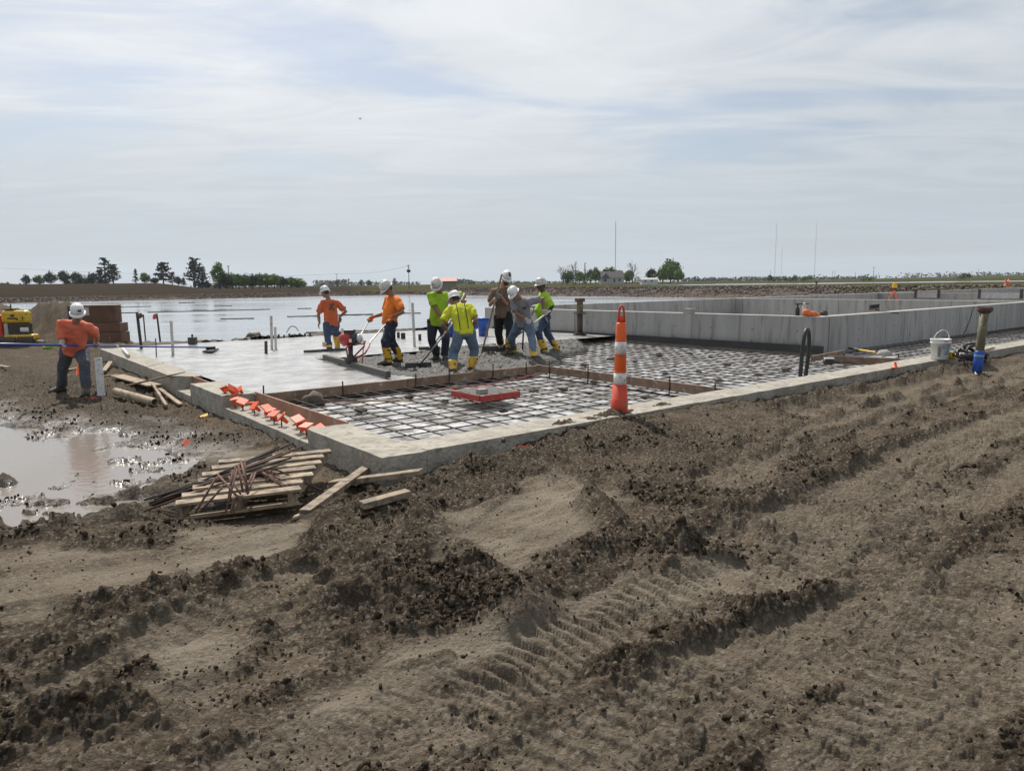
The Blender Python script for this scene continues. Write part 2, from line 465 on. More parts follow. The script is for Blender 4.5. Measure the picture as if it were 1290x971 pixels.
SMOOTH = [pline(p) for p in [
    [(330, 925), (470, 838), (610, 785), (760, 742), (900, 702), (950, 712), (930, 745), (790, 785), (660, 835), (500, 900)],
    [(535, 690), (590, 640), (700, 598), (775, 628), (735, 690), (640, 720)],
    [(195, 705), (225, 665), (385, 652), (375, 695), (250, 722)],
    [(-40, 785), (-20, 700), (60, 688), (180, 698), (225, 728), (110, 760)],
    [(160, 890), (215, 790), (320, 770), (360, 800), (280, 870)],
    [(230, 540), (330, 555), (390, 580), (300, 600)],
]]
ROUGH = [pline(p) for p in [
    [(395, 660), (540, 600), (800, 520), (820, 560), (700, 610), (640, 770), (430, 790)],
    [(830, 550), (1000, 560), (1010, 640), (900, 720), (840, 700)],
    [(0, 430), (180, 480), (280, 600), (160, 560), (0, 530)],
    [(0, 790), (220, 740), (330, 730), (330, 800), (180, 860), (0, 840)],
    [(0, 900), (240, 890), (200, 985), (0, 985)],
]]
PUDDLE = np.array([[G(a, b, PUD_Z).x, G(a, b, PUD_Z).y] for a, b in
                   [(-160, 520), (0, 528), (60, 548), (130, 545), (215, 575), (265, 585), (255, 612), (215, 625), (165, 665), (60, 680), (-60, 688), (-250, 670)]])
MUDFLAT = np.array([[G(a, b, PUD_Z).x, G(a, b, PUD_Z).y] for a, b in
                    [(-200, 500), (0, 515), (60, 530), (170, 530), (265, 560), (290, 590), (240, 640), (180, 690), (60, 690), (-60, 690), (-260, 670)]])
PALLET = pline([(195, 668), (212, 635), (290, 590), (405, 572), (425, 590), (395, 640), (372, 672)], -.27)
def ground(x, y, want=False):
    u, v = uv_of(x, y); r = np.hypot(x, y)
    near = r < 44
    z = np.full(x.shape, -0.165)
    left = sstep(0.6, -0.6, u) * sstep(-1.5, 2.5, v)
    z += left * (-0.03 - 0.0145 * np.clip(v, 0, 17))
    z -= 0.095 * np.exp(-((u + .25) / .9) ** 2) * sstep(-.6, .4, v) * sstep(9.5, 6.5, v) * (u < .6)
    z -= 0.05 * np.exp(-((v + .2) / .5) ** 2) * sstep(2.4, 1.0, u) * sstep(-1.0, 0.0, u)
    wet = np.zeros_like(x); dry = np.zeros_like(x); rough = np.zeros_like(x)
    X, Y = x[near], y[near]
    if X.size:
        un, vn = u[near], v[near]
        zn = z[near]
        rg = np.zeros_like(X); sm = np.zeros_like(X)
        for P in ROUGH: rg = np.maximum(rg, poly_mask(X, Y, P, 0.3))
        warp = 0.12 * gn(X * 1.7, Y * 1.7, 50); warp2 = 0.12 * gn(X * 1.7, Y * 1.7, 51)
        Xw, Yw = X + warp, Y + warp2
        Xs = X + .20 * gn(X * 1.4, Y * 1.4, 52) + .09 * gn(X * 5, Y * 5, 53); Ys = Y + .20 * gn(X * 1.4, Y * 1.4, 54) + .09 * gn(X * 5, Y * 5, 55)
        for P in SMOOTH: sm = np.maximum(sm, poly_mask(Xs, Ys, P, 0.10))
        pud = poly_mask(X + 0.3 * gn(X * 0.9, Y * 0.9, 60) + 0.22 * gn(X * 3.1, Y * 3.1, 61), Y + 0.3 * gn(X * 0.9, Y * 0.9, 62) + 0.22 * gn(X * 3.1, Y * 3.1, 63), PUDDLE, 0.45)
        flat = poly_mask(X + 0.4 * gn(X * 1.2, Y * 1.2, 64), Y + 0.4 * gn(X * 1.2, Y * 1.2, 65), MUDFLAT, 0.5)
        patch = sstep(-0.05, 0.4, fbm(X * 0.55, Y * 0.55, 3, 70))
        rg = np.maximum(rg, 0.45 * patch) * (1 - sm)
        big = fbm(X * 0.45, Y * 0.45, 3, 1)
        lump = fbm(Xw * 2.4, Yw * 2.4, 4, 5, 0.55)
        rid = 1 - np.abs(gn(Xw * 1.6, Yw * 3.3, 12)) * 2.0
        fine = fbm(X * 11, Y * 11, 4, 20, 0.62)
        vf = gn(X * 55, Y * 55, 30) * sstep(12, 5, np.hypot(X, Y))
        zn = zn + 0.022 * big
        zn = zn + (0.009 + 0.013 * rg) * lump * (1 - 0.85 * sm)
        zn = zn + 0.010 * rg * np.clip(rid, -0.3, 1)
        zn = zn + (0.004 + 0.005 * rg) * fine * (1 - 0.7 * sm) + 0.003 * vf * (1 - 0.6 * sm)
        rdk = np.zeros_like(X)
        for P, h, w, lu in RIDGES:
            if h > 0: rdk = np.maximum(rdk, np.exp(-(seg_dist(Xw, Yw, P)[0] / w) ** 2) * min(1, lu + .2))
        ca, sa = 0.79, 0.61
        ul, vl = X * ca + Y * sa, -X * sa + Y * ca              # along and across the way the machines drove
        cl = fbm(ul * 0.8, vl * 1.9, 5, 220, 0.58) + 0.35 * fbm(ul * 3.1, vl * 5.2, 4, 230, 0.6)
        trk0 = np.zeros_like(X)
        for P, hw, *_ in TRACKS: trk0 = np.maximum(trk0, sstep(hw * 1.1, hw * 0.8, seg_dist(X, Y, P)[0]))
        clump = sstep(0.02, 0.26, cl + 0.55 * rg + 0.75 * rdk - 0.9 * sm - 0.45 * trk0 - 0.10)
        cl2 = sstep(0.10, 0.34, fbm(ul * 2.9, vl * 4.6, 4, 270, 0.6) + 0.15 * cl + 0.25 * rg - 0.8 * sm - 0.25 * trk0)
        clump = np.maximum(clump, 0.58 * cl2)
        cm = (0.10 + 0.95 * clump) * (1 - 0.7 * sm) * (1 - .55 * trk0)
        wx, wy = X + 0.03 * gn(X * 9, Y * 9, 200), Y + 0.03 * gn(X * 9, Y * 9, 201)
        rx, ry = wx * .8 + wy * .6, -wx * .6 + wy * .8
        grain = 0.6 + 0.8 * np.clip(gn(X * 2.6, Y * 2.6, 219) + .3, 0, 1)
        crumb = 0.014 * np.abs(gn(wx * 4.3, wy * 4.3, 210)) + 0.012 * np.abs(gn(wx * 9.7, wy * 9.7, 211)) \
            + grain * (0.030 * domes(rx / .075, ry / .075, 1) + 0.026 * domes(wx / .043, wy / .043, 2) + 0.016 * domes(rx / .023, ry / .023, 3))
        zn = zn + cm * crumb + 0.006 * clump
        zn = zn + (1 - .6 * sm) * (0.010 * np.clip(domes(rx / .05, wy / .05, 4, .0, .6) - .22, 0, 1) + 0.007 * domes(wx / .018, ry / .018, 5, .0, .6) * sstep(-.2, .4, gn(X * 1.9, Y * 1.9, 218)))
        zn = zn + sm * (.012 * gn(ul * .9, vl * 11, 290) + .016 * np.clip(np.abs(gn(ul * .7, vl * 3.2, 291)) * 3 - 1.2, 0, .8))
        # smeared crust: thin terraces and drag lines along the driving direction
        tr_ = fbm(ul * 1.1, vl * 3.0, 4, 240, 0.5) * 3.0
        zn = zn + 0.011 * (np.floor(tr_) + sstep(0.35, 0.6, tr_ - np.floor(tr_))) * (1 - 0.5 * sm) * 0.8
        zn = zn + 0.006 * gn(ul * 2.0, vl * 26, 250) * (1 - clump) * sstep(-.1, .3, gn(X * .8, Y * .8, 251))
        # shallow scoured steps in the drying crust
        cr = fbm(X * 3.0 + 0.6 * Y, Y * 5.5, 4, 33); zn = zn + 0.008 * sstep(-0.03, 0.05, cr) * (1 - 0.6 * sm)
        rdg = np.zeros_like(X)
        radd = np.zeros_like(X)
        for P, h, w, lu in RIDGES:
            d, s, sd_, l = seg_dist(Xw, Yw, P)
            k = np.exp(-(d / w) ** 2 * 0.9)
            m = d < 4 * w
            k = k * (.35 + .9 * np.clip(gn(X * 1.5, Y * 1.5, 56) + .5, 0, 1))
            add = h * k * (0.9 + lu * (0.45 * lump + 0.16 * fine + 0.25 * np.clip(rid, -.5, 1)))
            if h > 0: radd = np.where(m, np.maximum(radd, add), radd)
            else: zn = np.where(m, zn + add, zn)
            if h > 0: rdg = np.maximum(rdg, k * np.clip(h / 0.08, 0, 1))
        zn = zn + 0.9 * radd
        trk = np.zeros_like(X)
        for P, hw, pitch, dep, rut in TRACKS:
            d, s, sd_, l = seg_dist(X + 0.03 * gn(X * 2, Y * 2, 80), Y + 0.03 * gn(X * 2, Y * 2, 81), P)
            k = sstep(hw * 1.15, hw * 0.85, d)
            wear = sstep(-0.55, 0.05, gn(X * 1.1, Y * 1.1, 84) + 0.1)
            ph = (s + 0.16 * np.abs(sd_)) / pitch
            lug = sstep(-0.35, 0.55, np.sin(ph * 2 * np.pi) + 0.22 * gn(X * 7, Y * 7, 82))
            berm = np.exp(-((d - hw * 1.25) / (hw * 0.28)) ** 2)
            zn = zn * 1.0 - rut * k + dep * 1.7 * lug * k * wear + 1.3 * rut * berm * np.clip(gn(X * 1.6, Y * 1.6, 57) + .45, 0, 1) * (1 + 0.8 * lump)
            trk = np.maximum(trk, k)
        pk = poly_mask(X, Y, PALLET, 0.15)
        zn = zn * (1 - pk) + pk * (-0.285 + 0.25 * (zn + 0.2))
        # the puddle and the slop round it
        base_l = -0.195 - 0.0145 * np.clip(vn, 0, 17)
        slop = PUD_Z + 0.006 + 0.30 * (zn - base_l) + 0.030 * lump + 0.05 * np.clip(fbm(X * 1.3, Y * 2.2, 4, 260, .6), -.3, 1)
        fk = np.clip(flat * left[near] * 1.0, 0, 1) * 0.92
        zn = zn * (1 - fk) + fk * slop
        isl = sstep(0.05, 0.22, fbm(X * 1.6, Y * 2.6, 4, 280, 0.6)) * sstep(-4.9, -4.2, X)
        zn = np.where(pud > 0, zn - 0.10 * sstep(0.35, 1.0, pud) * (1 - .9 * isl), zn)
        for hx, hy, hr, hh in [(8, 610, 0.13, 0.025)]:
            c = G(hx, hy, PUD_Z); zn = zn + (hh + 0.11) * np.exp(-((X - c.x) ** 2 + (Y - c.y) ** 2) / hr ** 2) * (1 + 0.3 * fine + .3 * lump)
        # mud shoved up against the right-hand wall
        k = np.exp(-(np.clip(-vn - .25, 0, 9) / 0.42) ** 2) * sstep(1.6, 2.7, un + .25 * gn(X * 2, Y * 2, 58)) * sstep(5.5, 4.8, un + .25 * gn(X * 2, Y * 2, 59))
        zn = zn * (1 - .85 * k) + .85 * k * (-0.035 + 0.35 * (zn + 0.165) + .02 * lump)
        pc = G(778, 519, -0.02)
        zn = zn + 0.05 * np.exp(-((X - pc.x) ** 2 + (Y - pc.y) ** 2) / 0.35 ** 2) * (1 + 0.25 * fine + .3 * lump)
        # spoil heap on the far left
        hp = np.array([[D(-60, 390, 30).x, D(-60, 390, 30).y], [D(45, 388, 30).x, D(45, 388, 30).y], [D(105, 388, 27).x, D(105, 388, 27).y]])
        d, s, sd_, l = seg_dist(X, Y, hp)
        zn = zn + 1.05 * np.exp(-(d / 1.6) ** 2) * (1 + 0.25 * fbm(X * 1.2, Y * 1.2, 4, 90))
        heap = np.exp(-(d / 2.2) ** 2)
        z[near] = zn
        wet_n = np.clip(flat * sstep(PUD_Z + 0.075, PUD_Z + 0.02, zn) + 0.2 * flat, 0, 1) * left[near]
        rough[near] = np.clip(np.maximum(clump, 0.8 * rdg) * (1 - 0.4 * trk) + heap * 0.3, 0, 1)
        wet[near] = wet_n
        dry[near] = np.clip(np.maximum(sm * (.75 + .6 * gn(X * 1.5, Y * 4, 292)), 0.4 * trk), 0, 1)
    # under the slab and the tank
    ins = (u > 0.2) & (u < 71) & (v > 0.22) & (v < 15.0)
    z = np.where(ins, -0.55, z)
    # lagoon basin and banks
    du = np.maximum(LAG[0] - u, u - LAG[1]); dv = np.maximum(LAG[2] - v, v - LAG[3])
    dl = np.where((du > 0) & (dv > 0), np.hypot(du, dv), np.maximum(du, dv)) + 0.5 * gn(x * 0.5, y * 0.5, 40)
    shore = sstep(1.6, -1.0, dl)
    z = np.where(dl < 1.6, z * (1 - shore) + (-1.3) * shore, z)
    far = sstep(36, 70, r) * (dl > -1)
    crest = np.where(v > LAG[3] - 2, 0.0, 0.65)
    bank = -0.8 + (crest + 0.8) * sstep(0, 12, dl)
    zf = np.where(u < LAG[0], -0.35, bank)
    zf = np.where((u < LAG[0]) & (v > LAG[3] - 25), -0.35 + 0.35 * sstep(LAG[3] - 25, LAG[3] + 10, v), zf)
    z = z * (1 - far) + zf * far
    # distant fields: gentle rise to the left, long low hill to the right, a second pond
    ang = x / np.maximum(y, 1.0)
    z = z + (y > 0) * (3.3 * sstep(-0.41, -0.50, ang) + 0.6) * sstep(170, 430, r) * (dl > 0)
    z = z + (y > 0) * 0.0042 * np.clip(r - 500, 0, 1500) * sstep(0.38, 0.7, ang) * (0.9 + 0.15 * gn(x / 300, y / 300, 44))
    pond2 = (y > 150) & (dl > 14) & (x > 25 + 0.06 * y) & (x < 420) & (y < 430 - 0.12 * x)
    z = np.where(pond2 & (r > 165), -0.6, z)
    if want:
        gravel = ((dl > -2) & (dl < 12.5) & (r > 60)) * 1.0
        grass = ((dl >= 12.5) & (r > 60)) * 1.0
        field = (sstep(-0.18, -0.24, ang) * (dl > 22) * (r > 60)) * sstep(-0.1, 0.1, 1.0 + 0 * x)
        return z, wet, dry, rough, gravel, grass, field
    return z
def gz(x, y): return float(ground(np.array([float(x)]), np.array([float(y)]))[0])

def ground_mesh():
    a_dense = np.linspace(-math.radians(56), math.radians(56), 1240)
    a_rest = np.linspace(math.radians(56), math.radians(304), 50)[1:-1]
    ang = np.concatenate([a_dense, a_rest]); na = len(ang)
    el = np.concatenate([np.radians(np.linspace(75, 38, 30)[:-1]), np.radians(np.arange(38, 1.0, -0.076)), np.radians(np.geomspace(1.0, 0.012, 70)[1:])])
    rr = 1.62 / np.tan(el); nr = len(rr)
    A, R = np.meshgrid(ang, rr)
    x = (R * np.sin(A)).ravel(); y = (R * np.cos(A)).ravel()
    z, wet, dry, rough, gravel, grass, field = ground(x, y, True)
    n = na * nr
    co = np.empty((n + 1, 3), np.float32)
    co[:n, 0] = x; co[:n, 1] = y; co[:n, 2] = z; co[n] = (0, 0, -0.16)
    i = np.arange(nr - 1)[:, None] * na; j = np.arange(na)[None, :]; j2 = (j + 1) % na
    q = np.stack([i + j, i + na + j, i + na + j2, i + j2], -1).reshape(-1, 4)
    tri = np.stack([np.full(na, n), np.arange(na), (np.arange(na) + 1) % na], -1)
    loops = np.concatenate([q.ravel(), tri.ravel()]).astype(np.int32)
    me = bpy.data.meshes.new('ground')
    me.vertices.add(n + 1); me.vertices.foreach_set('co', co.ravel())
    me.loops.add(len(loops)); me.loops.foreach_set('vertex_index', loops)
    nf = len(q) + len(tri)
    st = np.concatenate([np.arange(len(q)) * 4, len(q) * 4 + np.arange(len(tri)) * 3]).astype(np.int32)
    me.polygons.add(nf); me.polygons.foreach_set('loop_start', st)
    me.polygons.foreach_set('use_smooth', np.ones(nf, bool))
    me.update(calc_edges=True)
    for nm, arr in (('wet', wet), ('dry', dry), ('loose', rough), ('gravel', gravel), ('grass', grass), ('field', field)):
        at = me.attributes.new(nm, 'FLOAT', 'POINT')
        at.data.foreach_set('value', np.append(arr, 0).astype(np.float32))
    return me

def ground_material():
    m = bpy.data.materials.new('site_soil'); m.use_nodes = True
    t = m.node_tree; p = t.nodes['Principled BSDF']; K = t.links.new
    def nn(ty, **k):
        n = t.nodes.new(ty)
        for a, b in k.items(): setattr(n, a, b)
        return n
    co = nn('ShaderNodeTexCoord')
    def noise(scale, detail=8, rough=0.65, stretch=None):
        n = nn('ShaderNodeTexNoise'); n.inputs['Scale'].default_value = scale; n.inputs['Detail'].default_value = detail; n.inputs['Roughness'].default_value = rough
        if stretch:
            mp = nn('ShaderNodeMapping'); mp.inputs['Scale'].default_value = stretch; K(co.outputs['Object'], mp.inputs[0]); K(mp.outputs[0], n.inputs['Vector'])
        else: K(co.outputs['Object'], n.inputs['Vector'])
        return n.outputs['Fac']
    def rng_(x, a, b, c=0.0, d=1.0):
        r = nn('ShaderNodeMapRange'); K(x, r.inputs['Value'])
        for k, vv in zip(('From Min', 'From Max', 'To Min', 'To Max'), (a, b, c, d)): r.inputs[k].default_value = vv
        return r.outputs[0]
    def mix(f, a, b):
        x = nn('ShaderNodeMix', data_type='RGBA')
        if isinstance(f, (int, float)): x.inputs['Factor'].default_value = f
        else: K(f, x.inputs['Factor'])
        for k, c in (('A', a), ('B', b)):
            if isinstance(c, tuple): x.inputs[k].default_value = (*c, 1)
            else: K(c, x.inputs[k])
        return x.outputs['Result']
    def mul(a, b):
        n = nn('ShaderNodeMath', operation='MULTIPLY', use_clamp=True)
        for i, x in enumerate((a, b)):
            if isinstance(x, (int, float)): n.inputs[i].default_value = x
            else: K(x, n.inputs[i])
        return n.outputs[0]
    def attr(nm): return nn('ShaderNodeAttribute', attribute_name=nm).outputs['Fac']
    wet, dry, loose, gravel, grass, field = [attr(k) for k in ('wet', 'dry', 'loose', 'gravel', 'grass', 'field')]
    nA = noise(0.7, 8, 0.6); nB = noise(5.0, 10, 0.7); nC = noise(60, 6, 0.7); nD = noise(1.6, 8, 0.62, (1, 1.7, 1))
    c = mix(rng_(nD, 0.36, 0.62), (0.080, 0.061, 0.044), (0.150, 0.119, 0.088))
    c = mix(rng_(nA, 0.55, 0.75, 0, 0.55), c, (0.115, 0.105, 0.08))
    c = mix(mul(dry, rng_(nB, 0.35, 0.6, 0.55, 1.0)), c, (0.262, 0.222, 0.172))
    c = mix(mul(loose, rng_(nB, 0.3, 0.65, 1.0, 0.6)), c, (0.05, 0.037, 0.025))
    c = mix(rng_(nC, 0.5, 0.75, 0, 0.5), c, (0.26, 0.23, 0.19))
    c = mix(rng_(nC, 0.45, 0.28, 0, 0.6), c, (0.045, 0.037, 0.029))
    vo2 = nn('ShaderNodeTexVoronoi'); vo2.inputs['Scale'].default_value = 55; K(co.outputs['Object'], vo2.inputs['Vector'])
    vs2 = nn('ShaderNodeSeparateColor'); K(vo2.outputs['Color'], vs2.inputs[0])
    c = mix(mul(mul(rng_(vs2.outputs[0], 0.66, 0.76), rng_(noise(9, 6, .7), 0.40, 0.62, 0.05, 0.75)), rng_(dry, 0, .7, 1, .25)), c, (0.058, 0.045, 0.033))
    c = mix(mul(rng_(vs2.outputs[1], 0.80, 0.9), 0.5), c, (0.27, 0.235, 0.19))
    c = mix(mul(wet, rng_(nB, 0.35, 0.65, 0.95, 0.4)), c, (0.042, 0.033, 0.027))
    vor = nn('ShaderNodeTexVoronoi'); vor.inputs['Scale'].default_value = 2.2; K(co.outputs['Object'], vor.inputs['Vector'])
    gsep = nn('ShaderNodeSeparateColor'); K(vor.outputs['Color'], gsep.inputs[0])
    c = mix(gravel, c, mix(gsep.outputs[0], (0.05, 0.04, 0.035), (0.16, 0.132, 0.115)))
    gr = mix(rng_(noise(0.05, 6), 0.4, 0.6), (0.045, 0.055, 0.02), (0.08, 0.068, 0.04))
    c = mix(grass, c, gr)
    c = mix(mul(field, rng_(noise(0.02, 5, 0.6, (0.25, 1, 1)), 0.3, 0.6, 1.0, 0.85)), c, (0.042, 0.033, 0.028))
    K(c, p.inputs['Base Color'])
    sl_ = nn('ShaderNodeMath', operation='MULTIPLY_ADD'); K(wet, sl_.inputs[0]); sl_.inputs[1].default_value = 0.5; sl_.inputs[2].default_value = 0.0; sl2_ = nn('ShaderNodeMath', operation='MULTIPLY_ADD'); K(loose, sl2_.inputs[0]); sl2_.inputs[1].default_value = 0.03; K(sl_.outputs[0], sl2_.inputs[2]); K(sl2_.outputs[0], p.inputs['Specular IOR Level'])
    rg = nn('ShaderNodeMix', data_type='FLOAT')
    K(mul(wet, rng_(nB, 0.42, 0.58)), rg.inputs['Factor']); rg.inputs['A'].default_value = 0.92; rg.inputs['B'].default_value = 0.16
    rg2 = nn('ShaderNodeMath', operation='MULTIPLY_ADD', use_clamp=True); K(loose, rg2.inputs[0]); rg2.inputs[1].default_value = -0.2; K(rg.outputs['Result'], rg2.inputs[2]); mxr = nn('ShaderNodeMath', operation='MAXIMUM'); K(rg2.outputs[0], mxr.inputs[0]); mxr.inputs[1].default_value = 0.14; K(mxr.outputs[0], p.inputs['Roughness'])
    def vcell(scale):
        v_ = nn('ShaderNodeTexVoronoi'); v_.inputs['Scale'].default_value = scale; v_.inputs['Randomness'].default_value = 1.0
        mx_ = nn('ShaderNodeVectorMath', operation='MULTIPLY_ADD'); nz_ = nn('ShaderNodeTexNoise'); nz_.inputs['Scale'].default_value = scale * .6; K(co.outputs['Object'], nz_.inputs['Vector'])
        K(nz_.outputs['Color'], mx_.inputs[0]); mx_.inputs[1].default_value = (1.2 / scale,) * 3; K(co.outputs['Object'], mx_.inputs[2]); K(mx_.outputs[0], v_.inputs['Vector'])
        s_ = nn('ShaderNodeMath', operation='SUBTRACT'); s_.inputs[0].default_value = 1.0; K(v_.outputs['Distance'], s_.inputs[1]); return s_.outputs[0]
    h1 = nn('ShaderNodeMath', operation='ADD'); K(noise(38, 9, 0.75), h1.inputs[0]); K(mul(vcell(42), 0.45), h1.inputs[1])
    h2 = nn('ShaderNodeMath', operation='ADD'); K(h1.outputs[0], h2.inputs[0]); K(mul(vcell(105), 0.22), h2.inputs[1]); h1 = h2
    b = nn('ShaderNodeBump'); b.inputs['Distance'].default_value = 0.035; K(h1.outputs[0], b.inputs['Height'])
    st = nn('ShaderNodeMix', data_type='FLOAT'); K(wet, st.inputs['Factor']); st.inputs['A'].default_value = 0.85; st.inputs['B'].default_value = 0.35
    K(st.outputs['Result'], b.inputs['Strength'])
    K(b.outputs[0], p.inputs['Normal'])
    return m
m_soil = ground_material()
tag(link('ground', ground_mesh(), m_soil), kind='structure')

# ------------------------------------------------------------------ water
def water_mat(name, col, rough, wave, scale, streak=0.0):
    m = bpy.data.materials.new(name); m.use_nodes = True
    t = m.node_tree; p = t.nodes['Principled BSDF']; K = t.links.new
    p.inputs['Base Color'].default_value = (*col, 1); p.inputs['Roughness'].default_value = rough
    p.inputs['IOR'].default_value = 1.33
    co = t.nodes.new('ShaderNodeTexCoord'); mp = t.nodes.new('ShaderNodeMapping'); mp.inputs['Scale'].default_value = (1, 1, 1)
    mp.inputs['Rotation'].default_value = (0, 0, 0.25)
    K(co.outputs['Object'], mp.inputs[0])
    n = t.nodes.new('ShaderNodeTexNoise'); n.inputs['Scale'].default_value = scale; n.inputs['Detail'].default_value = 5
    K(mp.outputs[0], n.inputs['Vector'])
    b = t.nodes.new('ShaderNodeBump'); b.inputs['Strength'].default_value = wave; b.inputs['Distance'].default_value = 0.05
    K(n.outputs['Fac'], b.inputs['Height']); K(b.outputs[0], p.inputs['Normal'])
    if streak:
        mp2 = t.nodes.new('ShaderNodeMapping'); mp2.inputs['Scale'].default_value = (0.05, 0.5, 1); mp2.inputs['Rotation'].default_value = (0, 0, 0.05)
        K(co.outputs['Object'], mp2.inputs[0])
        n2 = t.nodes.new('ShaderNodeTexNoise'); n2.inputs['Scale'].default_value = 0.9; n2.inputs['Detail'].default_value = 7
        K(mp2.outputs[0], n2.inputs['Vector'])
        r = t.nodes.new('ShaderNodeMapRange'); K(n2.outputs['Fac'], r.inputs['Value'])
        r.inputs['From Min'].default_value = 0.4; r.inputs['From Max'].default_value = 0.66
        r.inputs['To Min'].default_value = 0.04; r.inputs['To Max'].default_value = streak
        K(r.outputs[0], p.inputs['Roughness'])
    return m
m_lag = water_mat('lagoon_water', (0.27, 0.29, 0.31), 0.08, 0.08, 2.2, 0.3)
m_pud = water_mat('muddy_water', (0.215, 0.19, 0.165), 0.06, 0.10, 9.0)
m_pond = water_mat('far_water', (0.12, 0.15, 0.17), 0.15, 0.3, 2.0)
b = MB(); c4 = [S(LAG[0] - 4, LAG[2] - 1.2, WATER_Z), S(LAG[1] + 6, LAG[2] - 1.2, WATER_Z), S(LAG[1] + 6, LAG[3] + 8, WATER_Z), S(LAG[0] - 4, LAG[3] + 8, WATER_Z)]
b.quad(*c4); tag(b.build('lagoon_water', m_lag, org=S(30, 60, WATER_Z)), kind='structure')
b = MB(); b.prism([tuple(p * 1.0) for p in PUDDLE], PUD_Z - 0.001, PUD_Z)
pc = PUDDLE.mean(0); pw = [(pc[0] + (p[0] - pc[0]) * 1.15, pc[1] + (p[1] - pc[1]) * 1.25) for p in PUDDLE]
b = MB(); b.add([(x, y, PUD_Z) for x, y in pw], [tuple(range(len(pw)))])
tag(b.build('puddle_water', m_pud, org=(pc[0], pc[1], PUD_Z)), kind='structure')
b = MB(); b.quad((30, 160, -0.25), (420, 160, -0.25), (420, 460, -0.25), (30, 460, -0.25))
tag(b.build('far_pond_water', m_pond, org=(200, 300, -0.25)), kind='structure')

# ------------------------------------------------------------------ slab, curb walls, forms, reinforcement
CW = 0.45                                     # curb wall width
def curb(name, label, secs, parts=None): pass
def fine_top(mb_fn): pass
def rough_block(name, m, corners, z0, z1, parent=None, nu=60, amp=0.012, seed=0):
    """A cast wall: corners = (a, b, width vector); top and faces carry small unevenness."""
    a, bb, w = corners
    a, bb, w = Vector(a), Vector(bb), Vector(w)
    nw = 7; nz = 5
    vs = []; fs = []
    ring = [(k / nw, 1.0) for k in range(nw + 1)] + [(1.0, 1 - k / nz) for k in range(1, nz + 1)]
    ring = [(0.0, k / nz) for k in range(nz)] + ring
    nr = len(ring)
    for i in range(nu + 1):
        for (s_, h) in ring:
            p = a.lerp(bb, i / nu) + w * s_
            z = z0 + (z1 - z0) * h
            q = Vector((p.x, p.y, z))
            d = amp * mnoise.fractal(q * 2.6 + Vector((seed, 0, 0)), 0.9, 2.1, 5) + amp * 0.4 * mnoise.noise(q * 22)
            if h > 0.99: q.z += d * (0.4 if s_ in (0, 1) else 1.0)
            else: q += w.normalized() * (d * 0.5 * (1 if s_ > 0.5 else -1))
            vs.append(q)
    for i in range(nu):
        for k in range(nr - 1):
            fs.append((i * nr + k, i * nr + k + 1, (i + 1) * nr + k + 1, (i + 1) * nr + k))
    fs.append(tuple(range(nr))[::-1]); fs.append(tuple(range(nu * nr, nu * nr + nr)))
    b = MB(); b.add(vs, fs)
    o = b.build(name, m, parent, smooth=False)
    me = o.data
    bm = bmesh.new(); bm.from_mesh(me); bmesh.ops.recalc_face_normals(bm, faces=bm.faces); bm.to_mesh(me); bm.free()
    return o

wall_t = thing('curb_wall', 'low rough grey concrete wall round the slab, meeting in a corner by the pallet', 'wall', S(0, 0, -0.5))
rough_block('wall_run', m_curb, (S(0, 0), S(0, 1.68), UX * CW), -0.7, 0.0, wall_t, 30, seed=1)
rough_block('ledge', m_curb, (S(0, 1.681), S(0, 4.70), UX * CW), -0.7, -0.155, wall_t, 40, 0.016, seed=2)
rough_block('wall_run', m_curb, (S(0, 4.701), S(0, 6.40), UX * CW), -0.7, 0.0, wall_t, 40, seed=3)
rough_block('ledge', m_curb, (S(0.0, 6.401), S(0.0, 7.38), UX * CW), -0.7, -0.2, wall_t, 12, seed=4)
rough_block('wall_run', m_curb, (S(0, 7.381), S(0, 14.9), UX * CW), -0.7, 0.0, wall_t, 90, seed=5)
rough_block('wall_run', m_curb, (S(CW + 0.001, 0), S(25, 0), VX * CW), -0.7, 0.0, wall_t, 220, seed=6)
for v0, v1 in ((1.2, 0),):
    pass
# plywood behind the two low ledges
b = MB(); b.box(S(CW + 0.012, 3.19, -0.10), (0.022, 3.02, 0.23), RU)
tag(b.build('plywood_sheet', m_ply), 'reddish plywood strip standing behind the row of orange caps', 'board')
b = MB(); b.box(S(0.30, 6.89, -0.10), (0.02, 0.976, 0.19), RU)
tag(b.build('plywood_sheet', m_ply), 'short dark plywood piece closing the notch in the left wall', 'board')
# dowels in the ledge, each with an orange cap on it
def dowel_cap(k, p, tilt, lab, grp):
    d = MB(); d.tube([p, p + Vector((0, 0, 0.115))], 0.008, 6)
    d.build('dowel', m_rebar, wall_t)
    t = thing('rebar_guard', lab, 'safety cap', p + Vector((0, 0, 0.10)), grp)
    R = Euler((tilt[0], tilt[1], UA + tilt[2])).to_matrix()
    c = MB(); c.box(p + Vector((0, 0, 0.128)), (0.128, 0.128, 0.018), R); c.build('cap_plate', m_orange, t, bevel=0.004)
    c = MB(); c.lathe(p + Vector((0, 0, 0.121)), [(0.02, -0.10), (0.023, -0.08), (0.028, -0.02), (0.038, 0)], 10, R); c.build('socket', m_orange, t, smooth=True)
ords = ['nearest the pallet'] + [q + ' from the pallet' for q in ('second', 'third', 'fourth', 'fifth', 'sixth', 'seventh', 'eighth', 'ninth', 'tenth', 'eleventh')] + ['farthest from the pallet']
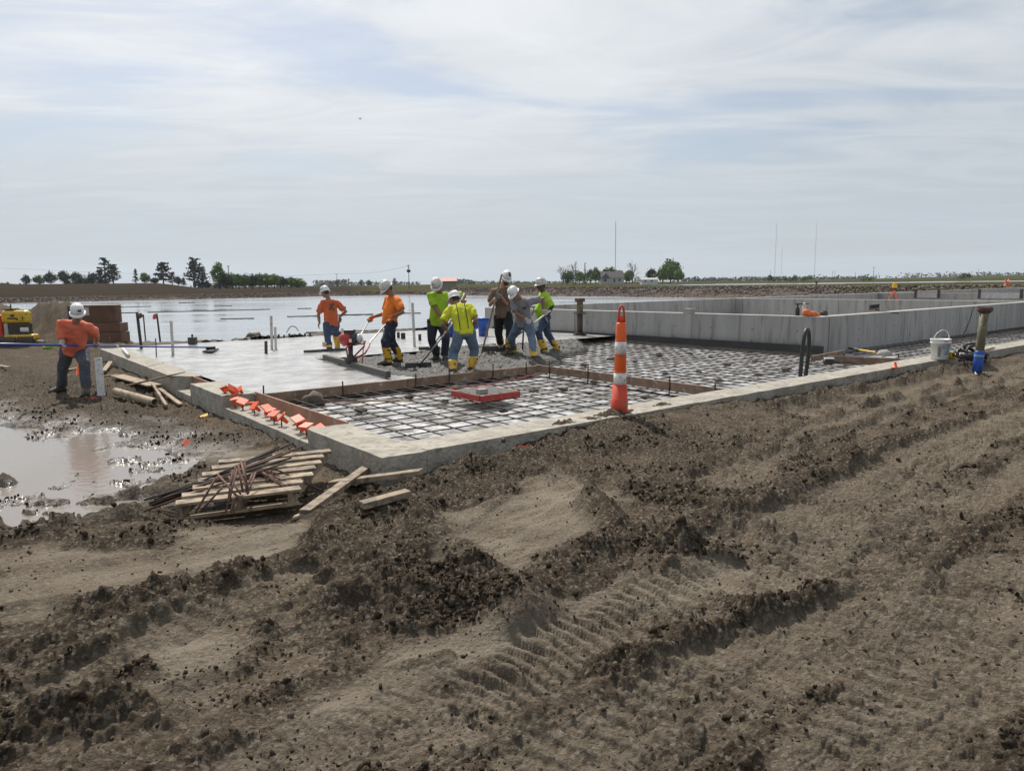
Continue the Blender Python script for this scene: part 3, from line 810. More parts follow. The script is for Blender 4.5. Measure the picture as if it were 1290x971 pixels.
for k in range(12):
    v = 1.80 + k * 0.252 + random.uniform(-0.05, 0.05)
    p = S(0.17 + random.uniform(-0.05, 0.05), v, -0.165)
    dowel_cap(k, p, (random.uniform(-0.45, 0.45), random.uniform(-0.85, 0.1), random.uniform(-0.7, 0.7)),
              'orange square rebar cap on the wall ledge, ' + ords[k], 'orange rebar caps along the ledge')
def loose_cap(px, py, z, lab, rot, grp=None, m=None):
    p = G(px, py, z); R = Euler(rot).to_matrix(); m = m or m_orange
    t = thing('rebar_guard', lab, 'safety cap', p, grp)
    c = MB(); c.box(p + Vector((0, 0, 0.045)), (0.11, 0.11, 0.016), R); c.build('cap_plate', m, t, bevel=0.004)
    c = MB(); c.lathe(p + Vector((0, 0, 0.045)), [(0.018, -0.075), (0.024, -0.02), (0.034, 0)], 10, R); c.build('socket', m, t, smooth=True)
for k, (px, py, z, lab) in enumerate([(284, 494, 0.01, 'orange rebar cap tipped on the wall top, left one of the little heap'), (292, 493, 0.05, 'orange rebar cap on the wall top, top one of the little heap'),
                                      (301, 495, 0.01, 'orange rebar cap on the wall top, right one of the little heap'), (295, 497, 0.0, 'orange rebar cap lying on the wall top in front of the heap')]):
    loose_cap(px, py, z, lab, (random.uniform(-1, 1), random.uniform(-1, 1), k), 'orange rebar caps heaped on the wall top')
loose_cap(341, 503, -0.11, 'lone orange rebar cap sitting on the bars by the brown form board', (0.3, 0.2, 0.5))
def cap_on_ground(px, py, lab, rot, m=None):
    q = G(px, py, -0.25); q = G(px, py, gz(q.x, q.y)); q = G(px, py, gz(q.x, q.y))
    loose_cap(px, py, q.z - 0.035, lab, rot, None, m)
cap_on_ground(237, 564, 'dirty red-orange rebar cap stuck in the mud by the puddle', (0.5, 0.6, 0.3), m_coneR)
cap_on_ground(257, 528, 'yellow-orange cap lying on the gravelly mud by the left wall', (0.2, -0.3, 0.3), m_yelcap)
cap_on_ground(119, 508, 'small red cap half buried in the mud near the white pipe', (1.0, 0.2, 0.3), m_coneR)
cap_on_ground(660, 574, 'small pinkish-red cap in the churned mud by the right wall', (0.9, 0.2, 0.3), m_coneR)

# finished wet slab
SLAB_Z = -0.012
def slab_sheet():
    n1, n2 = 150, 150
    vs = []; fs = []
    us = np.linspace(CW - 0.02, 12.2, n1); vv = np.linspace(4.60, 15.25, n2)
    UU, VV = np.meshgrid(us, vv); Z = SLAB_Z + 0.004 * fbm(UU * 1.2, VV * 1.2, 4, 100) + 0.002 * gn(UU * 6, VV * 6, 105)
    for j in range(n2):
        for i in range(n1): vs.append(S(us[i], vv[j], Z[j, i]))
    for j in range(n2 - 1):
        for i in range(n1 - 1):
            u, v = us[i], vv[j]
            edge = 2.95 + 0.25 * mnoise.noise(Vector((v * 0.8, 0, 3))) if v < 8.7 + 0.3 * mnoise.noise(Vector((u * 0.7, 5, 0))) else 99
            if u < edge: fs.append((j * n1 + i, j * n1 + i + 1, (j + 1) * n1 + i + 1, (j + 1) * n1 + i))
    b = MB(); b.add(vs, fs)
    b2 = MB(); b2.bar(S(CW, 15.28, -0.2), S(12.0, 15.28, -0.2), 0.05, 0.36)
    b.add(b2.v, b2.f)
    o = b.build('concrete_slab', m_wet, smooth=True, org=S(0, 0)); return tag(o, kind='structure')
slab_sheet()
# heap of fresh unscreeded concrete
def raw_heap():
    n1, n2 = 400, 220
    us = np.linspace(2.5, 12.1, n1); vv = np.linspace(4.56, 9.4, n2)
    UU, VV = np.meshgrid(us, vv)
    # outline: full depth between the form board and the finished slab, tailing off to the right along the slab edge
    top = 9.0 + 0.25 * gn(UU * 0.9, VV * 0, 110)
    low = np.where(UU < 5.5, 4.5, 4.6 + (UU - 5.4) * 0.72) + 0.35 * gn(UU * 0.8, VV * 0.5, 112)
    lim = 12.6 + 0.4 * gn(VV, VV * 0, 111)
    m = sstep(-0.25, 0.25, VV - low) * sstep(-0.1, 0.35, top + 0.25 - VV) * sstep(0.0, 1.2, lim - UU) * sstep(-0.15, 0.25, UU - 2.8 - 0.2 * gn(VV * 1.5, UU, 115))
    lump = fbm(UU * 2.2, VV * 2.2, 5, 120, 0.6); fine = fbm(UU * 9, VV * 9, 4, 130, 0.65)
    Z = -0.24 + m * (0.175 + 0.055 * lump + 0.018 * np.clip(fine, -1, 1) + 0.035 * domes(UU / .13, VV / .13, 7) + 0.022 * domes(UU / .06 + VV * 3, VV / .06, 8) - .012 + 0.03 * sstep(5.2, 6.8, UU))
    vs = [S(us[i], vv[j], Z[j, i]) for j in range(n2) for i in range(n1)]
    fs = [(j * n1 + i, j * n1 + i + 1, (j + 1) * n1 + i + 1, (j + 1) * n1 + i) for j in range(n2 - 1) for i in range(n1 - 1) if m[j, i] > 0.02]
    b = MB(); b.add(vs, fs)
    o = b.build('fresh_concrete', m_rough, smooth=True, org=S(6, 6)); return tag(o, kind='stuff')
raw_heap()

# plastic sheet under the bars (crinkled)
def sheet(label, u0, u1, v0, v1, seed):
    n1 = int((u1 - u0) / 0.075); n2 = int((v1 - v0) / 0.075)
    us = np.linspace(u0, u1, n1); vv = np.linspace(v0, v1, n2)
    UU, VV = np.meshgrid(us, vv)
    Z = -0.215 + 0.012 * (1 - np.abs(fbm(UU * 2.1, VV * 2.1, 3, seed))) + 0.006 * gn(UU * 7, VV * 7, seed + 5)
    b = MB(); b.add([S(us[i], vv[j], Z[j, i]) for j in range(n2) for i in range(n1)],
                    [(j * n1 + i, j * n1 + i + 1, (j + 1) * n1 + i + 1, (j + 1) * n1 + i) for j in range(n2 - 1) for i in range(n1 - 1)])
    return tag(b.build('plastic_sheet', m_poly, smooth=True), label, 'plastic sheet')
sheet('crinkled pale plastic sheet under the bars in front, round the red frame', CW + 0.03, 5.55, CW + 0.003, 4.5, 200)
sheet('wet pale plastic sheet under the bars between the long form board and the tank', 5.66, 12.3, CW + 0.003, 9.2, 210)
sheet('dirty plastic sheet under the bars along the right-hand side of the tank', 12.32, 25, CW + 0.003, 2.78, 220)

_bars = {}
def bar_mesh(length):
    k = round(length, 2)
    if k not in _bars:
        b = MB(); n = max(3, int(k / 0.7)); rr = random.Random(int(k * 100))
        b.tube([(k * i / n, rr.uniform(-0.006, 0.006), rr.uniform(-0.006, 0.004)) for i in range(n + 1)], 0.0078, 6)
        me = b.mesh('bar'); me.materials.append(m_rebar); me.polygons.foreach_set('use_smooth', [True] * len(me.polygons)); _bars[k] = me
    return _bars[k]
def mat_of_bars(label, u0, u1, v0, v1, grp, step=0.297, z=-0.128, skip=None):
    t = thing('rebar_mat', label, 'rebar mat', S(u0, v0, z), grp)
    off = OFF[t.name]
    v = v0 + 0.16
    while v < v1 - 0.05:
        o = bpy.data.objects.new('bar', bar_mesh(u1 - u0)); COL.objects.link(o); o.parent = t
        p = S(u0, v + random.uniform(-0.012, 0.012), z) - off; o.location = p; o.rotation_euler = (0, 0, UA + random.uniform(-0.003, 0.003)); v += step
    u = u0 + 0.13
    while u < u1 - 0.05:
        o = bpy.data.objects.new('bar', bar_mesh(v1 - v0)); COL.objects.link(o); o.parent = t
        p = S(u + random.uniform(-0.012, 0.012), v0, z + 0.017) - off; o.location = p; o.rotation_euler = (0, 0, UA + math.pi / 2 + random.uniform(-0.003, 0.003)); u += step
    return t
mat_of_bars('dark steel bar grid in front of the workers, round the red frame', CW + 0.04, 5.54, CW + 0.02, 4.45, 'grids of reinforcing bars')
mat_of_bars('dark steel bar grid behind the delineator post, between form board and tank', 5.68, 12.0, CW + 0.02, 8.3, 'grids of reinforcing bars')
mat_of_bars('dark steel bar grid along the right side of the tank, by the white bucket', 12.55, 25, CW + 0.02, 2.7, 'grids of reinforcing bars')

# support blocks and mud lumps on the bars
def lump(name, p, r, m, label=None, cat=None, grp=None, sq=0.6, kind=None):
    bm = bmesh.new(); bmesh.ops.create_icosphere(bm, subdivisions=2, radius=1)
    sd_ = Vector((random.random() * 50, random.random() * 50, 0))
    for v in bm.verts:
        k = 1 + 0.45 * mnoise.noise(v.co * 1.6 + sd_) + 0.2 * mnoise.noise(v.co * 4 + sd_)
        v.co = Vector((v.co.x * r * k, v.co.y * r * k * 0.85, v.co.z * r * k * sq))
    me = bpy.data.meshes.new(name); bm.to_mesh(me); bm.free()
    me.polygons.foreach_set('use_smooth', [True] * len(me.polygons))
    return tag(link(name, me, m, None, p), label, cat, grp, kind)
spots = [(425, 545), (455, 516), (390, 505), (515, 500), (560, 505), (634, 517), (672, 492), (646, 478), (710, 490), (742, 495), (748, 481), (813, 500), (620, 474), (575, 488)]
spots2 = [(838, 470), (880, 468), (916, 459), (951, 455), (905, 479), (850, 462), (955, 472), (895, 450), (990, 465), (830, 447), (770, 452), (735, 460), (800, 455), (1050, 475), (870, 445), (945, 443)]
ORDN = ['first', 'second', 'third', 'fourth', 'fifth', 'sixth', 'seventh', 'eighth', 'ninth', 'tenth', 'eleventh', 'twelfth', 'thirteenth', 'fourteenth', 'fifteenth', 'sixteenth', 'seventeenth', 'eighteenth']
for (px, py) in sorted(spots) + sorted(spots2):
    front = (px, py) in spots; nth = ORDN[(sorted(spots) if front else sorted(spots2)).index((px, py))]
    p = G(px, py, -0.15)
    lump('mud_lump', p, random.uniform(0.05, 0.10), m_mudobj,
         'brown mud clod on the bars in front of the workers, %s from the left' % nth if front else 'brown mud clod on the bars towards the tank, %s from the left' % nth, 'mud clod',
         'mud clods on the front bar grid' if front else 'mud clods on the rear bar grid', 0.45)

# form boards with steel stakes
def form(label, a, b_, h=0.14, z=-0.155, w=0.04, m=None, stakes=(), side=1, cuts=()):
    a, b_ = Vector(a), Vector(b_)
    t = thing('form_board', label, 'form board', (a + b_) / 2 + Vector((0, 0, z)))
    d = (b_ - a).normalized(); nrm = Vector((-d.y, d.x, 0)); L_ = (b_ - a).length
    marks = [0.0] + list(cuts) + [1.0]
    for i in range(len(marks) - 1):
        p, q = a.lerp(b_, marks[i]), a.lerp(b_, marks[i + 1])
        q = q - d * 0.004
        k = MB(); k.bar(p + Vector((0, 0, z + h / 2)), q + Vector((0, 0, z + h / 2 + random.uniform(-0.006, 0.006))), w, h); k.build('board', m or m_form, t, bevel=0.004)
    for s_ in stakes:
        p = a.lerp(b_, s_) + nrm * side * (w / 2 + 0.012)
        k = MB(); k.tube([p + Vector((0, 0, -0.2)), p + Vector((random.uniform(-.01, .01), 0, z + h + random.uniform(0.05, 0.13)))], 0.011, 6); k.build('stake', m_rebar, t)
    return t
form('long brown form board under the workers, holding back the fresh concrete', S(CW + 0.05, 4.52), S(5.54, 4.52), 0.15, -0.15, stakes=(0.0, 0.24, 0.49, 0.62, 0.8, 0.95), side=-1, cuts=(0.46, 0.8))
form('long brown form board running from the workers to the right-hand wall', S(5.61, 4.62), S(5.61, 0.32), 0.14, -0.135, stakes=(0.1, 0.33, 0.5, 0.74, 0.93), side=-1, cuts=(0.55,))
form('short brown form board between the tank corner and the right wall', S(10.75, 1.75), S(11.3, 0.30), 0.15, -0.14, stakes=(0.2, 0.8), side=1)
form('low brown board lying across the bars near the small orange cone', S(9.0, 0.52), S(10.3, 0.52), 0.10, -0.115)
form('brown board standing against the foot of the tank corner', S(12.3, 2.2), S(10.7, 2.05), 0.12, -0.13)

# ------------------------------------------------------------------ concrete tank
TZ = 0.68
tank = thing('concrete_tank', 'long grey concrete tank with open chambers at the back right', 'tank', S(20, 8, -0.3))
def tank_wall(p, q, w, z0=-0.3, z1=TZ, seg=2.44, first=None, name='wall_panel'):
    p, q = Vector(p), Vector(q); d = (q - p).normalized(); L_ = (q - p).length; nrm = Vector((-d.y, d.x, 0))
    x = 0.0; k = 0
    while x < L_ - 0.01:
        s_ = first if (first and k == 0) else seg
        e = min(L_, x + s_); 
        if L_ - e < 0.5: e = L_
        j = random.uniform(-0.003, 0.003)
        c = p + d * (x + e) / 2 + nrm * (w / 2 + j)
        b = MB(); b.box((c.x, c.y, (z0 + z1) / 2), (e - x - 0.012, w, z1 - z0), Matrix.Rotation(math.atan2(d.y, d.x), 3, 'Z'))
        b.build(name, m_wall, tank, bevel=0.008)
        b = MB(); nh = max(1, int((e - x) / 0.9))
        for hx in range(nh):
            for hz in (.22, .5):
                hp = p + d * (x + (hx + .5) * (e - x) / nh) - nrm * .002; q0 = Vector((hp.x, hp.y, z0 + (z1 - z0) * (hz + .15)))
                b.tube([q0 + nrm * (j - .001), q0 + nrm * (j + .01)], .016, 7)
        tag(b.build('tie_holes', m_dark, tank), kind='stuff')
        b = MB(); b.box((c.x + d.x * (e - x) / 2, c.y + d.y * (e - x) / 2, (z0 + z1) / 2 - 0.012), (0.03, w - 0.03, z1 - z0 - 0.02), Matrix.Rotation(math.atan2(d.y, d.x), 3, 'Z'))
        if e < L_: b.build('joint', m_gap, tank)
        x = e; k += 1
TC = S(12.4, 2.78); TL = S(11.75, 14.7); TR = S(70, 2.78)
tank_wall(TL, TC, 0.32, seg=4.2, first=4.3)                       # face towards the slab
tank_wall(TC + UX * 0.33, TR, 0.32, seg=3.6)                      # face towards the road
tank_wall(S(12.1, 14.7), S(70, 14.7), 0.3, seg=3.6)               # far side along the lagoon
tank_wall(S(26.3, 14.69), S(26.3, 3.11), 0.3, seg=5)              # cross walls
tank_wall(S(40.5, 14.69), S(40.5, 3.11), 0.3, seg=5, z1=TZ + 0.0)
tank_wall(S(69.8, 14.69), S(69.8, 3.11), 0.3, seg=6, z1=TZ + 0.02)
b = MB(); b.prism([tuple(S(12.2, 3.0).xy), tuple(S(69.8, 3.0).xy), tuple(S(69.8, 14.6).xy), tuple(S(12.0, 14.6).xy)], -0.34, -0.30); b.build('floor', m_wall, tank)
# black foam strip at the foot of the tank
b = MB(); b.bar(S(11.72, 14.2, -0.05), S(12.33, 2.70, -0.05), 0.06, 0.17)
tag(b.build('foam_strip', m_black), 'black membrane strip lying along the foot of the tank wall', 'membrane strip')
# weir brackets over the far cross wall
for i, (v0, v1, lab) in enumerate(((12.5, 11.3, 'steel weir plate on the far cross wall, left of the tripod-high pipe'), (9.3, 7.4, 'steel weir plate on the far cross wall, right behind the flanged pipe'))):
    t = thing('weir_plate', lab, 'weir plate', S(40.2, v0, TZ))
    b = MB(); b.bar(S(40.25, v0, TZ - 0.1), S(40.25, v1, TZ - 0.1), 0.04, 0.28); b.build('plate', m_alu, t)
    for v in (v0, v1):
        b = MB(); b.box(S(40.24, v, TZ - 0.03), (0.1, 0.12, 0.5), RU); b.build('bracket', m_dark, t)
# faint scrawl on the tank
b = MB()
cy = math.atan2((TC - TL).y, (TC - TL).x); dW = (TC - TL).normalized(); nW = Vector((dW.y, -dW.x, 0))
base = TL + dW * 1.55 + nW * 0.006
def stroke(pts): 
    for p, q in zip(pts[:-1], pts[1:]):
        P = base + dW * p[0] + Vector((0, 0, p[1])); Q = base + dW * q[0] + Vector((0, 0, q[1])); b.bar(P, Q, 0.003, 0.022, up=nW)
for x0, g in ((0.0, [(0, .12), (0, 0)]), (0.14, [(0, 0), (0, .12), (.08, .12), (.08, .05), (0, .05)]), (0.3, [(0, .12), (.04, 0), (.08, .12)]), (0.46, [(.08, .12), (0, .1), (.07, .04), (0, 0)]), (0.62, [(0, 0), (.04, .12), (.08, 0)])):
    stroke([(x0 + a, 0.34 + c) for a, c in g])
b.build('scrawl', m_rustf, tank)

# far shore debris along the slab edge
b = MB()
for k in range(60):
    u = random.uniform(0.2, 9.5); v = 15.6 + random.uniform(-0.15, 0.5); p = S(u, v, -0.2 + random.uniform(-.05, .06)); r_ = random.choice((.05, .07, .09, .13, .18))
    bm = bmesh.new(); bmesh.ops.create_icosphere(bm, subdivisions=2, radius=1); o_ = Vector((k * 3.1, 0, 0))
    b.add([p + Vector((q.co.x, q.co.y * .85, q.co.z * .75)) * r_ * (1 + .45 * mnoise.noise(q.co * 1.6 + o_) + .2 * mnoise.noise(q.co * 4 + o_)) for q in bm.verts], [[q.index for q in f_.verts] for f_ in bm.faces]); bm.free()
tag(b.build('bank_rubble', m_mudobj, smooth=True), kind='stuff')
t = thing('stake_row', 'row of short dark wooden pegs along the far edge of the slab', 'pegs', S(4.7, 15.33, 0))
for i in range(12):
    b = MB(); b.box(S(3.9 + i * 0.16, 15.335, 0.03), (0.05, 0.03, 0.12 + random.uniform(-.05, .04)), RU); b.build('peg', m_dark, t)
# mud bank between slab edge and lagoon
def bank():
    us = np.linspace(-2.0, 12.2, 150); vv = np.linspace(15.26, 18.4, 40); UU, VV = np.meshgrid(us, vv)
    Z = 0.0 - 0.65 * sstep(0.5, 2.1, VV - 15.26 + 0.35 * gn(UU * 1.1, VV, 300)) + 0.09 * fbm(UU * 2.0, VV * 2.0, 5, 301, 0.6) - 0.7 * sstep(.5, -.4, UU)
    b = MB(); b.add([S(us[i], vv[j], Z[j, i]) for j in range(40) for i in range(150)],
                    [(j * 150 + i, j * 150 + i + 1, (j + 1) * 150 + i + 1, (j + 1) * 150 + i) for j in range(39) for i in range(149)])
    tag(b.build('mud_bank', m_mudobj, smooth=True), kind='structure')
bank()

# ------------------------------------------------------------------ things on the site
def rot_z(d): return Matrix.Rotation(math.atan2(d.y, d.x), 3, 'Z')
def on_ground(px, py, z=-0.3):
    for _ in range(4):
        q = G(px, py, z); z = gz(q.x, q.y)
    return Vector((q.x, q.y, z))

# delineator post
pb = G(780, 519, 0.0)
t = thing('delineator_post', 'tall orange and white striped delineator post standing in a heap of mud', 'traffic post', pb)
k_ = 8.35 / 900
def zy(py): return (519 - py) * k_ * 1.01
tl = Matrix.Rotation(math.radians(0.8), 3, 'Y')
def seg(name, m, prof, n=20):
    b = MB(); b.lathe(pb, prof, n, tl); return b.build(name, m, t, smooth=True, bevel=0)
seg('base_sleeve', m_coneR, [(0.005, -0.08), (0.102, -0.08), (0.1, zy(503)), (0.094, zy(502.6)), (0.087, zy(485)), (0.01, zy(484.9))])
seg('body', m_cone, [(0.01, zy(486)), (0.072, zy(486)), (0.066, zy(447)), (0.0645, zy(430)), (0.059, zy(409.5)), (0.05, zy(408)), (0.01, zy(407.9))])
for y0, y1, r0, r1 in ((484, 469.5, 0.0755, 0.0725), (446, 431, 0.0685, 0.0655)):
    seg('reflective_band', m_refl, [(r0 - 0.004, zy(y0)), (r0, zy(y0)), (r1, zy(y1)), (r1 - 0.004, zy(y1))])
for y0, r in ((468.5, 0.074), (447.5, 0.07), (430, 0.067)):
    seg('rib', m_cone, [(r - .008, zy(y0)), (r, zy(y0)), (r, zy(y0 - 1.2)), (r - .008, zy(y0 - 1.2))])
b = MB(); hp = [(-0.033, zy(409)), (-0.03, zy(398)), (-0.022, zy(390)), (0, zy(387)), (0.022, zy(390)), (0.03, zy(398)), (0.033, zy(409))]
b.tube([pb + tl @ Vector((x, 0, z)) for x, z in hp], 0.0135, 8); b.tube([pb + tl @ Vector((0, 0, zy(410))), pb + tl @ Vector((0, 0, zy(399)))], 0.03, 8)
b.build('handle_loop', m_coneR, t, smooth=True)

# black conduit hoop
a = G(1008, 475, -0.14); c = G(1018, 474, -0.14); ya = a.y
hoop = [a + Vector((0, 0, -0.1)), a, D(1010, 450, ya), D(1012.3, 428, ya - 0.02), D(1014.5, 417, ya), D(1017, 412.8, ya + 0.1), D(1019, 417, ya + 0.2), D(1019.6, 430, ya + 0.22), D(1018.5, 450, ya + 0.2), Vector((c.x, ya + 0.2, -0.14)), Vector((c.x, ya + 0.2, -0.24))]
b = MB(); b.tube(hoop, 0.036, 10); o = b.build('conduit_hoop', m_black, smooth=True); tag(o, 'black plastic conduit hoop sticking up out of the bar grid', 'conduit')
sb = o.modifiers.new('s', 'SUBSURF'); sb.levels = sb.render_levels = 1

# flanged pipes
def flange_pipe(label, base, H_, r, m_body, rings, tape=None, lean=0.0):
    t = thing('flanged_pipe', label, 'pipe', base); R = Matrix.Rotation(lean, 3, 'Y')
    b = MB(); b.lathe(base, [(r * .8, -0.1), (r, -0.1), (r, H_), (r * .8, H_), (r * .78, H_ - 0.1)], 18, R); b.build('pipe_body', m_body, t, smooth=True)
    for z, rr, h, m in rings:
        b = MB(); b.lathe(base, [(r, z), (rr, z), (rr, z + h), (r, z + h)], 22, R)
        b.build('flange', m, t)
        b = MB()
        for k in range(8):
            q = R @ Vector((math.cos(k * math.pi / 4) * rr * .84, math.sin(k * math.pi / 4) * rr * .84, z + h / 2)); b.ell(base + q, (0.014, 0.014, h * .9), None, 6, 4)
        b.build('bolt', m_dark, t)
    if tape:
        b = MB(); z0, z1 = tape; b.lathe(base, [(r * 1.0, z0), (r * 1.13, z0), (r * 1.1, (z0 + z1) / 2), (r * 1.12, z1 - .02), (r * 1.0, z1)], 18, R); b.build('tape_wrap', m_tape, t, smooth=True)
        b = MB(); b.lathe(base, [(r * 1.12, z1 - 0.105), (r * 1.145, z1 - 0.105), (r * 1.145, z1 - 0.07), (r * 1.12, z1 - 0.07)], 18, R); b.build('tape_band', mat('pale_tape', (0.3, 0.36, 0.5), 0.5), t)
    return t
pr = S(11.35, -0.69, -0.15)
flange_pipe('olive pipe with a rusty top flange and blue tape round its foot', pr, 1.13, 0.07, m_olive, [(1.08, 0.125, 0.055, m_rustf), (1.045, 0.092, 0.03, m_rustf)], (0.0, 0.38), 0.045)
pm = S(11.45, 9.6, -0.03)
flange_pipe('dark flanged pipe standing on the slab against the tank wall', pm, 1.08, 0.085, m_dark, [(1.0, 0.15, 0.07, m_rustf), (0.64, 0.19, 0.045, m_olive), (0.0, 0.2, 0.05, m_dark), (0.06, 0.15, 0.05, m_dark)])
b = MB(); b.lathe(pm, [(0.087, 0.69), (0.092, 0.69), (0.092, 1.0), (0.087, 1.0)], 16)
tag(b.build('pipe_sleeve', m_olive, bpy.data.objects['flanged_pipe.001']))

# white bucket
bp = G(1183.5, 452.5, 0.004)
t = thing('bucket', 'white plastic bucket with its handle up on the right-hand wall', 'bucket', bp)
b = MB(); b.lathe(bp, [(0.01, 0.003), (0.14, 0.003), (0.145, 0.012), (0.162, 0.30), (0.174, 0.30), (0.174, 0.325), (0.165, 0.33), (0.166, 0.36), (0.178, 0.362), (0.178, 0.38), (0.16, 0.38), (0.145, 0.05), (0.01, 0.045)], 28); b.build('tub', m_white, t, smooth=True)
b = MB(); rim = bp + Vector((0, 0, 0.345)); ax = Vector((1, 0.25, 0)).normalized()
b.tube([rim + ax * (0.178 * math.cos(q)) + Vector((0, 0, 0.20 * math.sin(q))) + Vector((0.02, -.02, 0)) * math.sin(q) for q in np.linspace(0, math.pi, 15)], 0.008, 6); b.build('handle', m_white, t, smooth=True)
m_print1 = mat('teal_print', (0.12, 0.38, 0.42), 0.5); m_print2 = mat('dark_print', (0.2, 0.22, 0.25), 0.5)
def decal(parent, c0, r0, r1, z0, z1, a0, a1, m, name='label'):
    b = MB(); n = 6; vs = []
    for i in range(n + 1):
        q = a0 + (a1 - a0) * i / n
        vs += [c0 + Vector((math.cos(q) * r0, math.sin(q) * r0, z0)), c0 + Vector((math.cos(q) * r1, math.sin(q) * r1, z1))]
    b.add(vs, [(2 * i, 2 * i + 2, 2 * i + 3, 2 * i + 1) for i in range(n)]); return b.build(name, m, parent)
for z0, z1, a0, a1, m in ((0.06, 0.25, -2.35, -2.05, m_print2), (0.19, 0.25, -1.45, -1.15, m_print1), (0.14, 0.17, -1.5, -1.0, m_print1), (0.10, 0.13, -1.6, -1.2, m_print2), (0.2, 0.24, -1.85, -1.65, m_print1)):
    decal(t, bp, 0.146 + 0.0566 * z0 + .003, 0.146 + .0566 * z1 + .003, z0, z1, a0, a1, m)
# small yellow jar and cables
yp = G(1198, 452.5, 0.004)
t = thing('yellow_tin', 'small yellow tin beside the white bucket on the wall', 'tin', yp)
b = MB(); b.lathe(yp, [(0.01, 0), (0.055, 0), (0.055, 0.11), (0.05, 0.115), (0.01, 0.116)], 14); b.build('can', m_yel, t, smooth=True)
b = MB(); b.lathe(yp, [(0.05, 0.117), (0.053, 0.119), (0.053, 0.135), (0.01, 0.136)], 14); b.build('lid', m_yelcap, t)
def cable(label, pts, r, m, name='cable', cat='cable', z=None):
    b = MB(); P = [Vector(p) for p in pts]
    Q = []
    for i in range(len(P) - 1):
        p0, p1, p2, p3 = P[max(i - 1, 0)], P[i], P[i + 1], P[min(i + 2, len(P) - 1)]
        for s_ in np.linspace(0, 1, 6)[:-1]:
            s_ = float(s_); Q.append(0.5 * ((2 * p1) + (p2 - p0) * s_ + (2 * p0 - 5 * p1 + 4 * p2 - p3) * s_ ** 2 + (3 * p1 - p0 - 3 * p2 + p3) * s_ ** 3))
    Q.append(P[-1]); b.tube(Q, r, 6); return tag(b.build(name, m, smooth=True), label, cat)
cable('black cable drooping from the yellow tin over the wall', [G(1201, 448, 0.02), G(1207, 447.5, 0.06), G(1213, 452, 0.02), G(1215, 458, -0.1), on_ground(1213, 462)], 0.011, m_black)
cable('thin white cord looped on the dirt by the blue taped pipe', [on_ground(1212, 457) + UP * .02, on_ground(1222, 458.5) + UP * .04, on_ground(1229, 462) + UP * .03, on_ground(1231, 467) + UP * .02, on_ground(1229, 468.5) + UP * .02], 0.008, m_white)
cable('black rope hanging down the tank side behind the flanged pipe', [G(1226, 387, TZ) + UP * .01, D(1224, 395, G(1226, 387, TZ).y - .06), D(1219, 410, G(1226, 387, TZ).y - .15), D(1212, 425, G(1226, 387, TZ).y - .45)], 0.014, m_black, 'rope', 'rope')
hb = S(11.9, -0.35, -0.02)
t = thing('hose_heap', 'black heap of hose and cloth slumped behind the blue taped pipe', 'hose', hb)
b = MB()
for k in range(5):
    R = Euler((random.uniform(-.5, .5) + .5, random.uniform(-.6, .6), 0)).to_matrix(); rr = random.uniform(0.15, 0.23)
    b.tube([hb + R @ Vector((math.cos(q) * rr, math.sin(q) * rr * .8, 0.03 * k)) + Vector((0.04 * k - 0.1, 0, 0.12)) for q in np.linspace(0, 6.0, 20)], 0.022, 7)
b.build('coil', m_black, t, smooth=True)
for k in range(5):
    lo = lump('cloth', hb + Vector((random.uniform(-.25, .4), random.uniform(-.12, .12), 0.1)), random.uniform(.09, .15), m_black, sq=.7); lo.parent = t; lo.location = Vector(lo.location) - OFF[t.name]
b = MB(); b.tube([hb + Vector((-.25, -.1, .02)), hb + Vector((-.1, -.14, .06)), hb + Vector((.02, -.16, .02))], 0.025, 7); b.build('nozzle', m_rustf, t, smooth=True)
# white string line lying on the wall end at the right
cable('pale timber lath lying along the wall top at the right edge', [S(12.4, -0.12, 0.02), S(14.5, 0.1, 0.03)], 0.02, m_lumber, 'lath', 'lath')

# things on the tank wall
q = G(868, 395.6, TZ); b = MB(); b.box(q + Vector((0, 0, 0.07)), (0.2, 0.22, 0.135), RU); tag(b.build('concrete_block', m_block, bevel=.008), 'small grey block sitting on the tank wall facing the slab', 'block')
q = G(1004.5, 397.5, TZ)
t = thing('spray_bottle', 'black bottle with a wide top standing on the tank corner', 'bottle', q)
b = MB(); b.lathe(q, [(.01, 0), (.05, 0), (.05, .15), (.02, .2), (.02, .26), (.01, .26)], 12); b.build('flask', m_black, t, smooth=True)
b = MB(); b.box(q + Vector((0.01, 0, .27)), (.15, .04, .035)); b.build('trigger', m_rustf, t)
q = G(1017.5, 398, TZ) + VX * .1
t = thing('bottle', 'white capped bottle behind the orange cloth on the tank corner', 'bottle', q)
b = MB(); b.lathe(q, [(.01, 0), (.045, 0), (.045, .2), (.03, .23), (.01, .23)], 12); b.build('flask', m_pvc, t, smooth=True)
b = MB(); b.lathe(q, [(.01, .231), (.035, .231), (.03, .29), (.01, .3)], 12); b.build('cap', m_white, t, smooth=True)
b = MB(); b.bar(q + Vector((-.17, .02, .27)), q + Vector((.1, -.03, .28)), .03, .02); tag(b.build('trowel_bar', m_rustf), 'thin brown bar lying across the two bottles on the tank corner', 'bar')
q = G(1021, 398.5, TZ)
t = thing('orange_cloth', 'crumpled orange cloth on the tank corner', 'cloth', q)
for dx, dz, r_ in ((-.1, .09, .085), (-.02, .05, .08), (.07, .05, .075), (.15, .03, .055)):
    lo = lump('fold', Vector((dx, random.uniform(-.04, .04), dz)), r_, m_cloth_or, sq=.95); lo.parent = t
q = G(1038, 397.5, TZ)
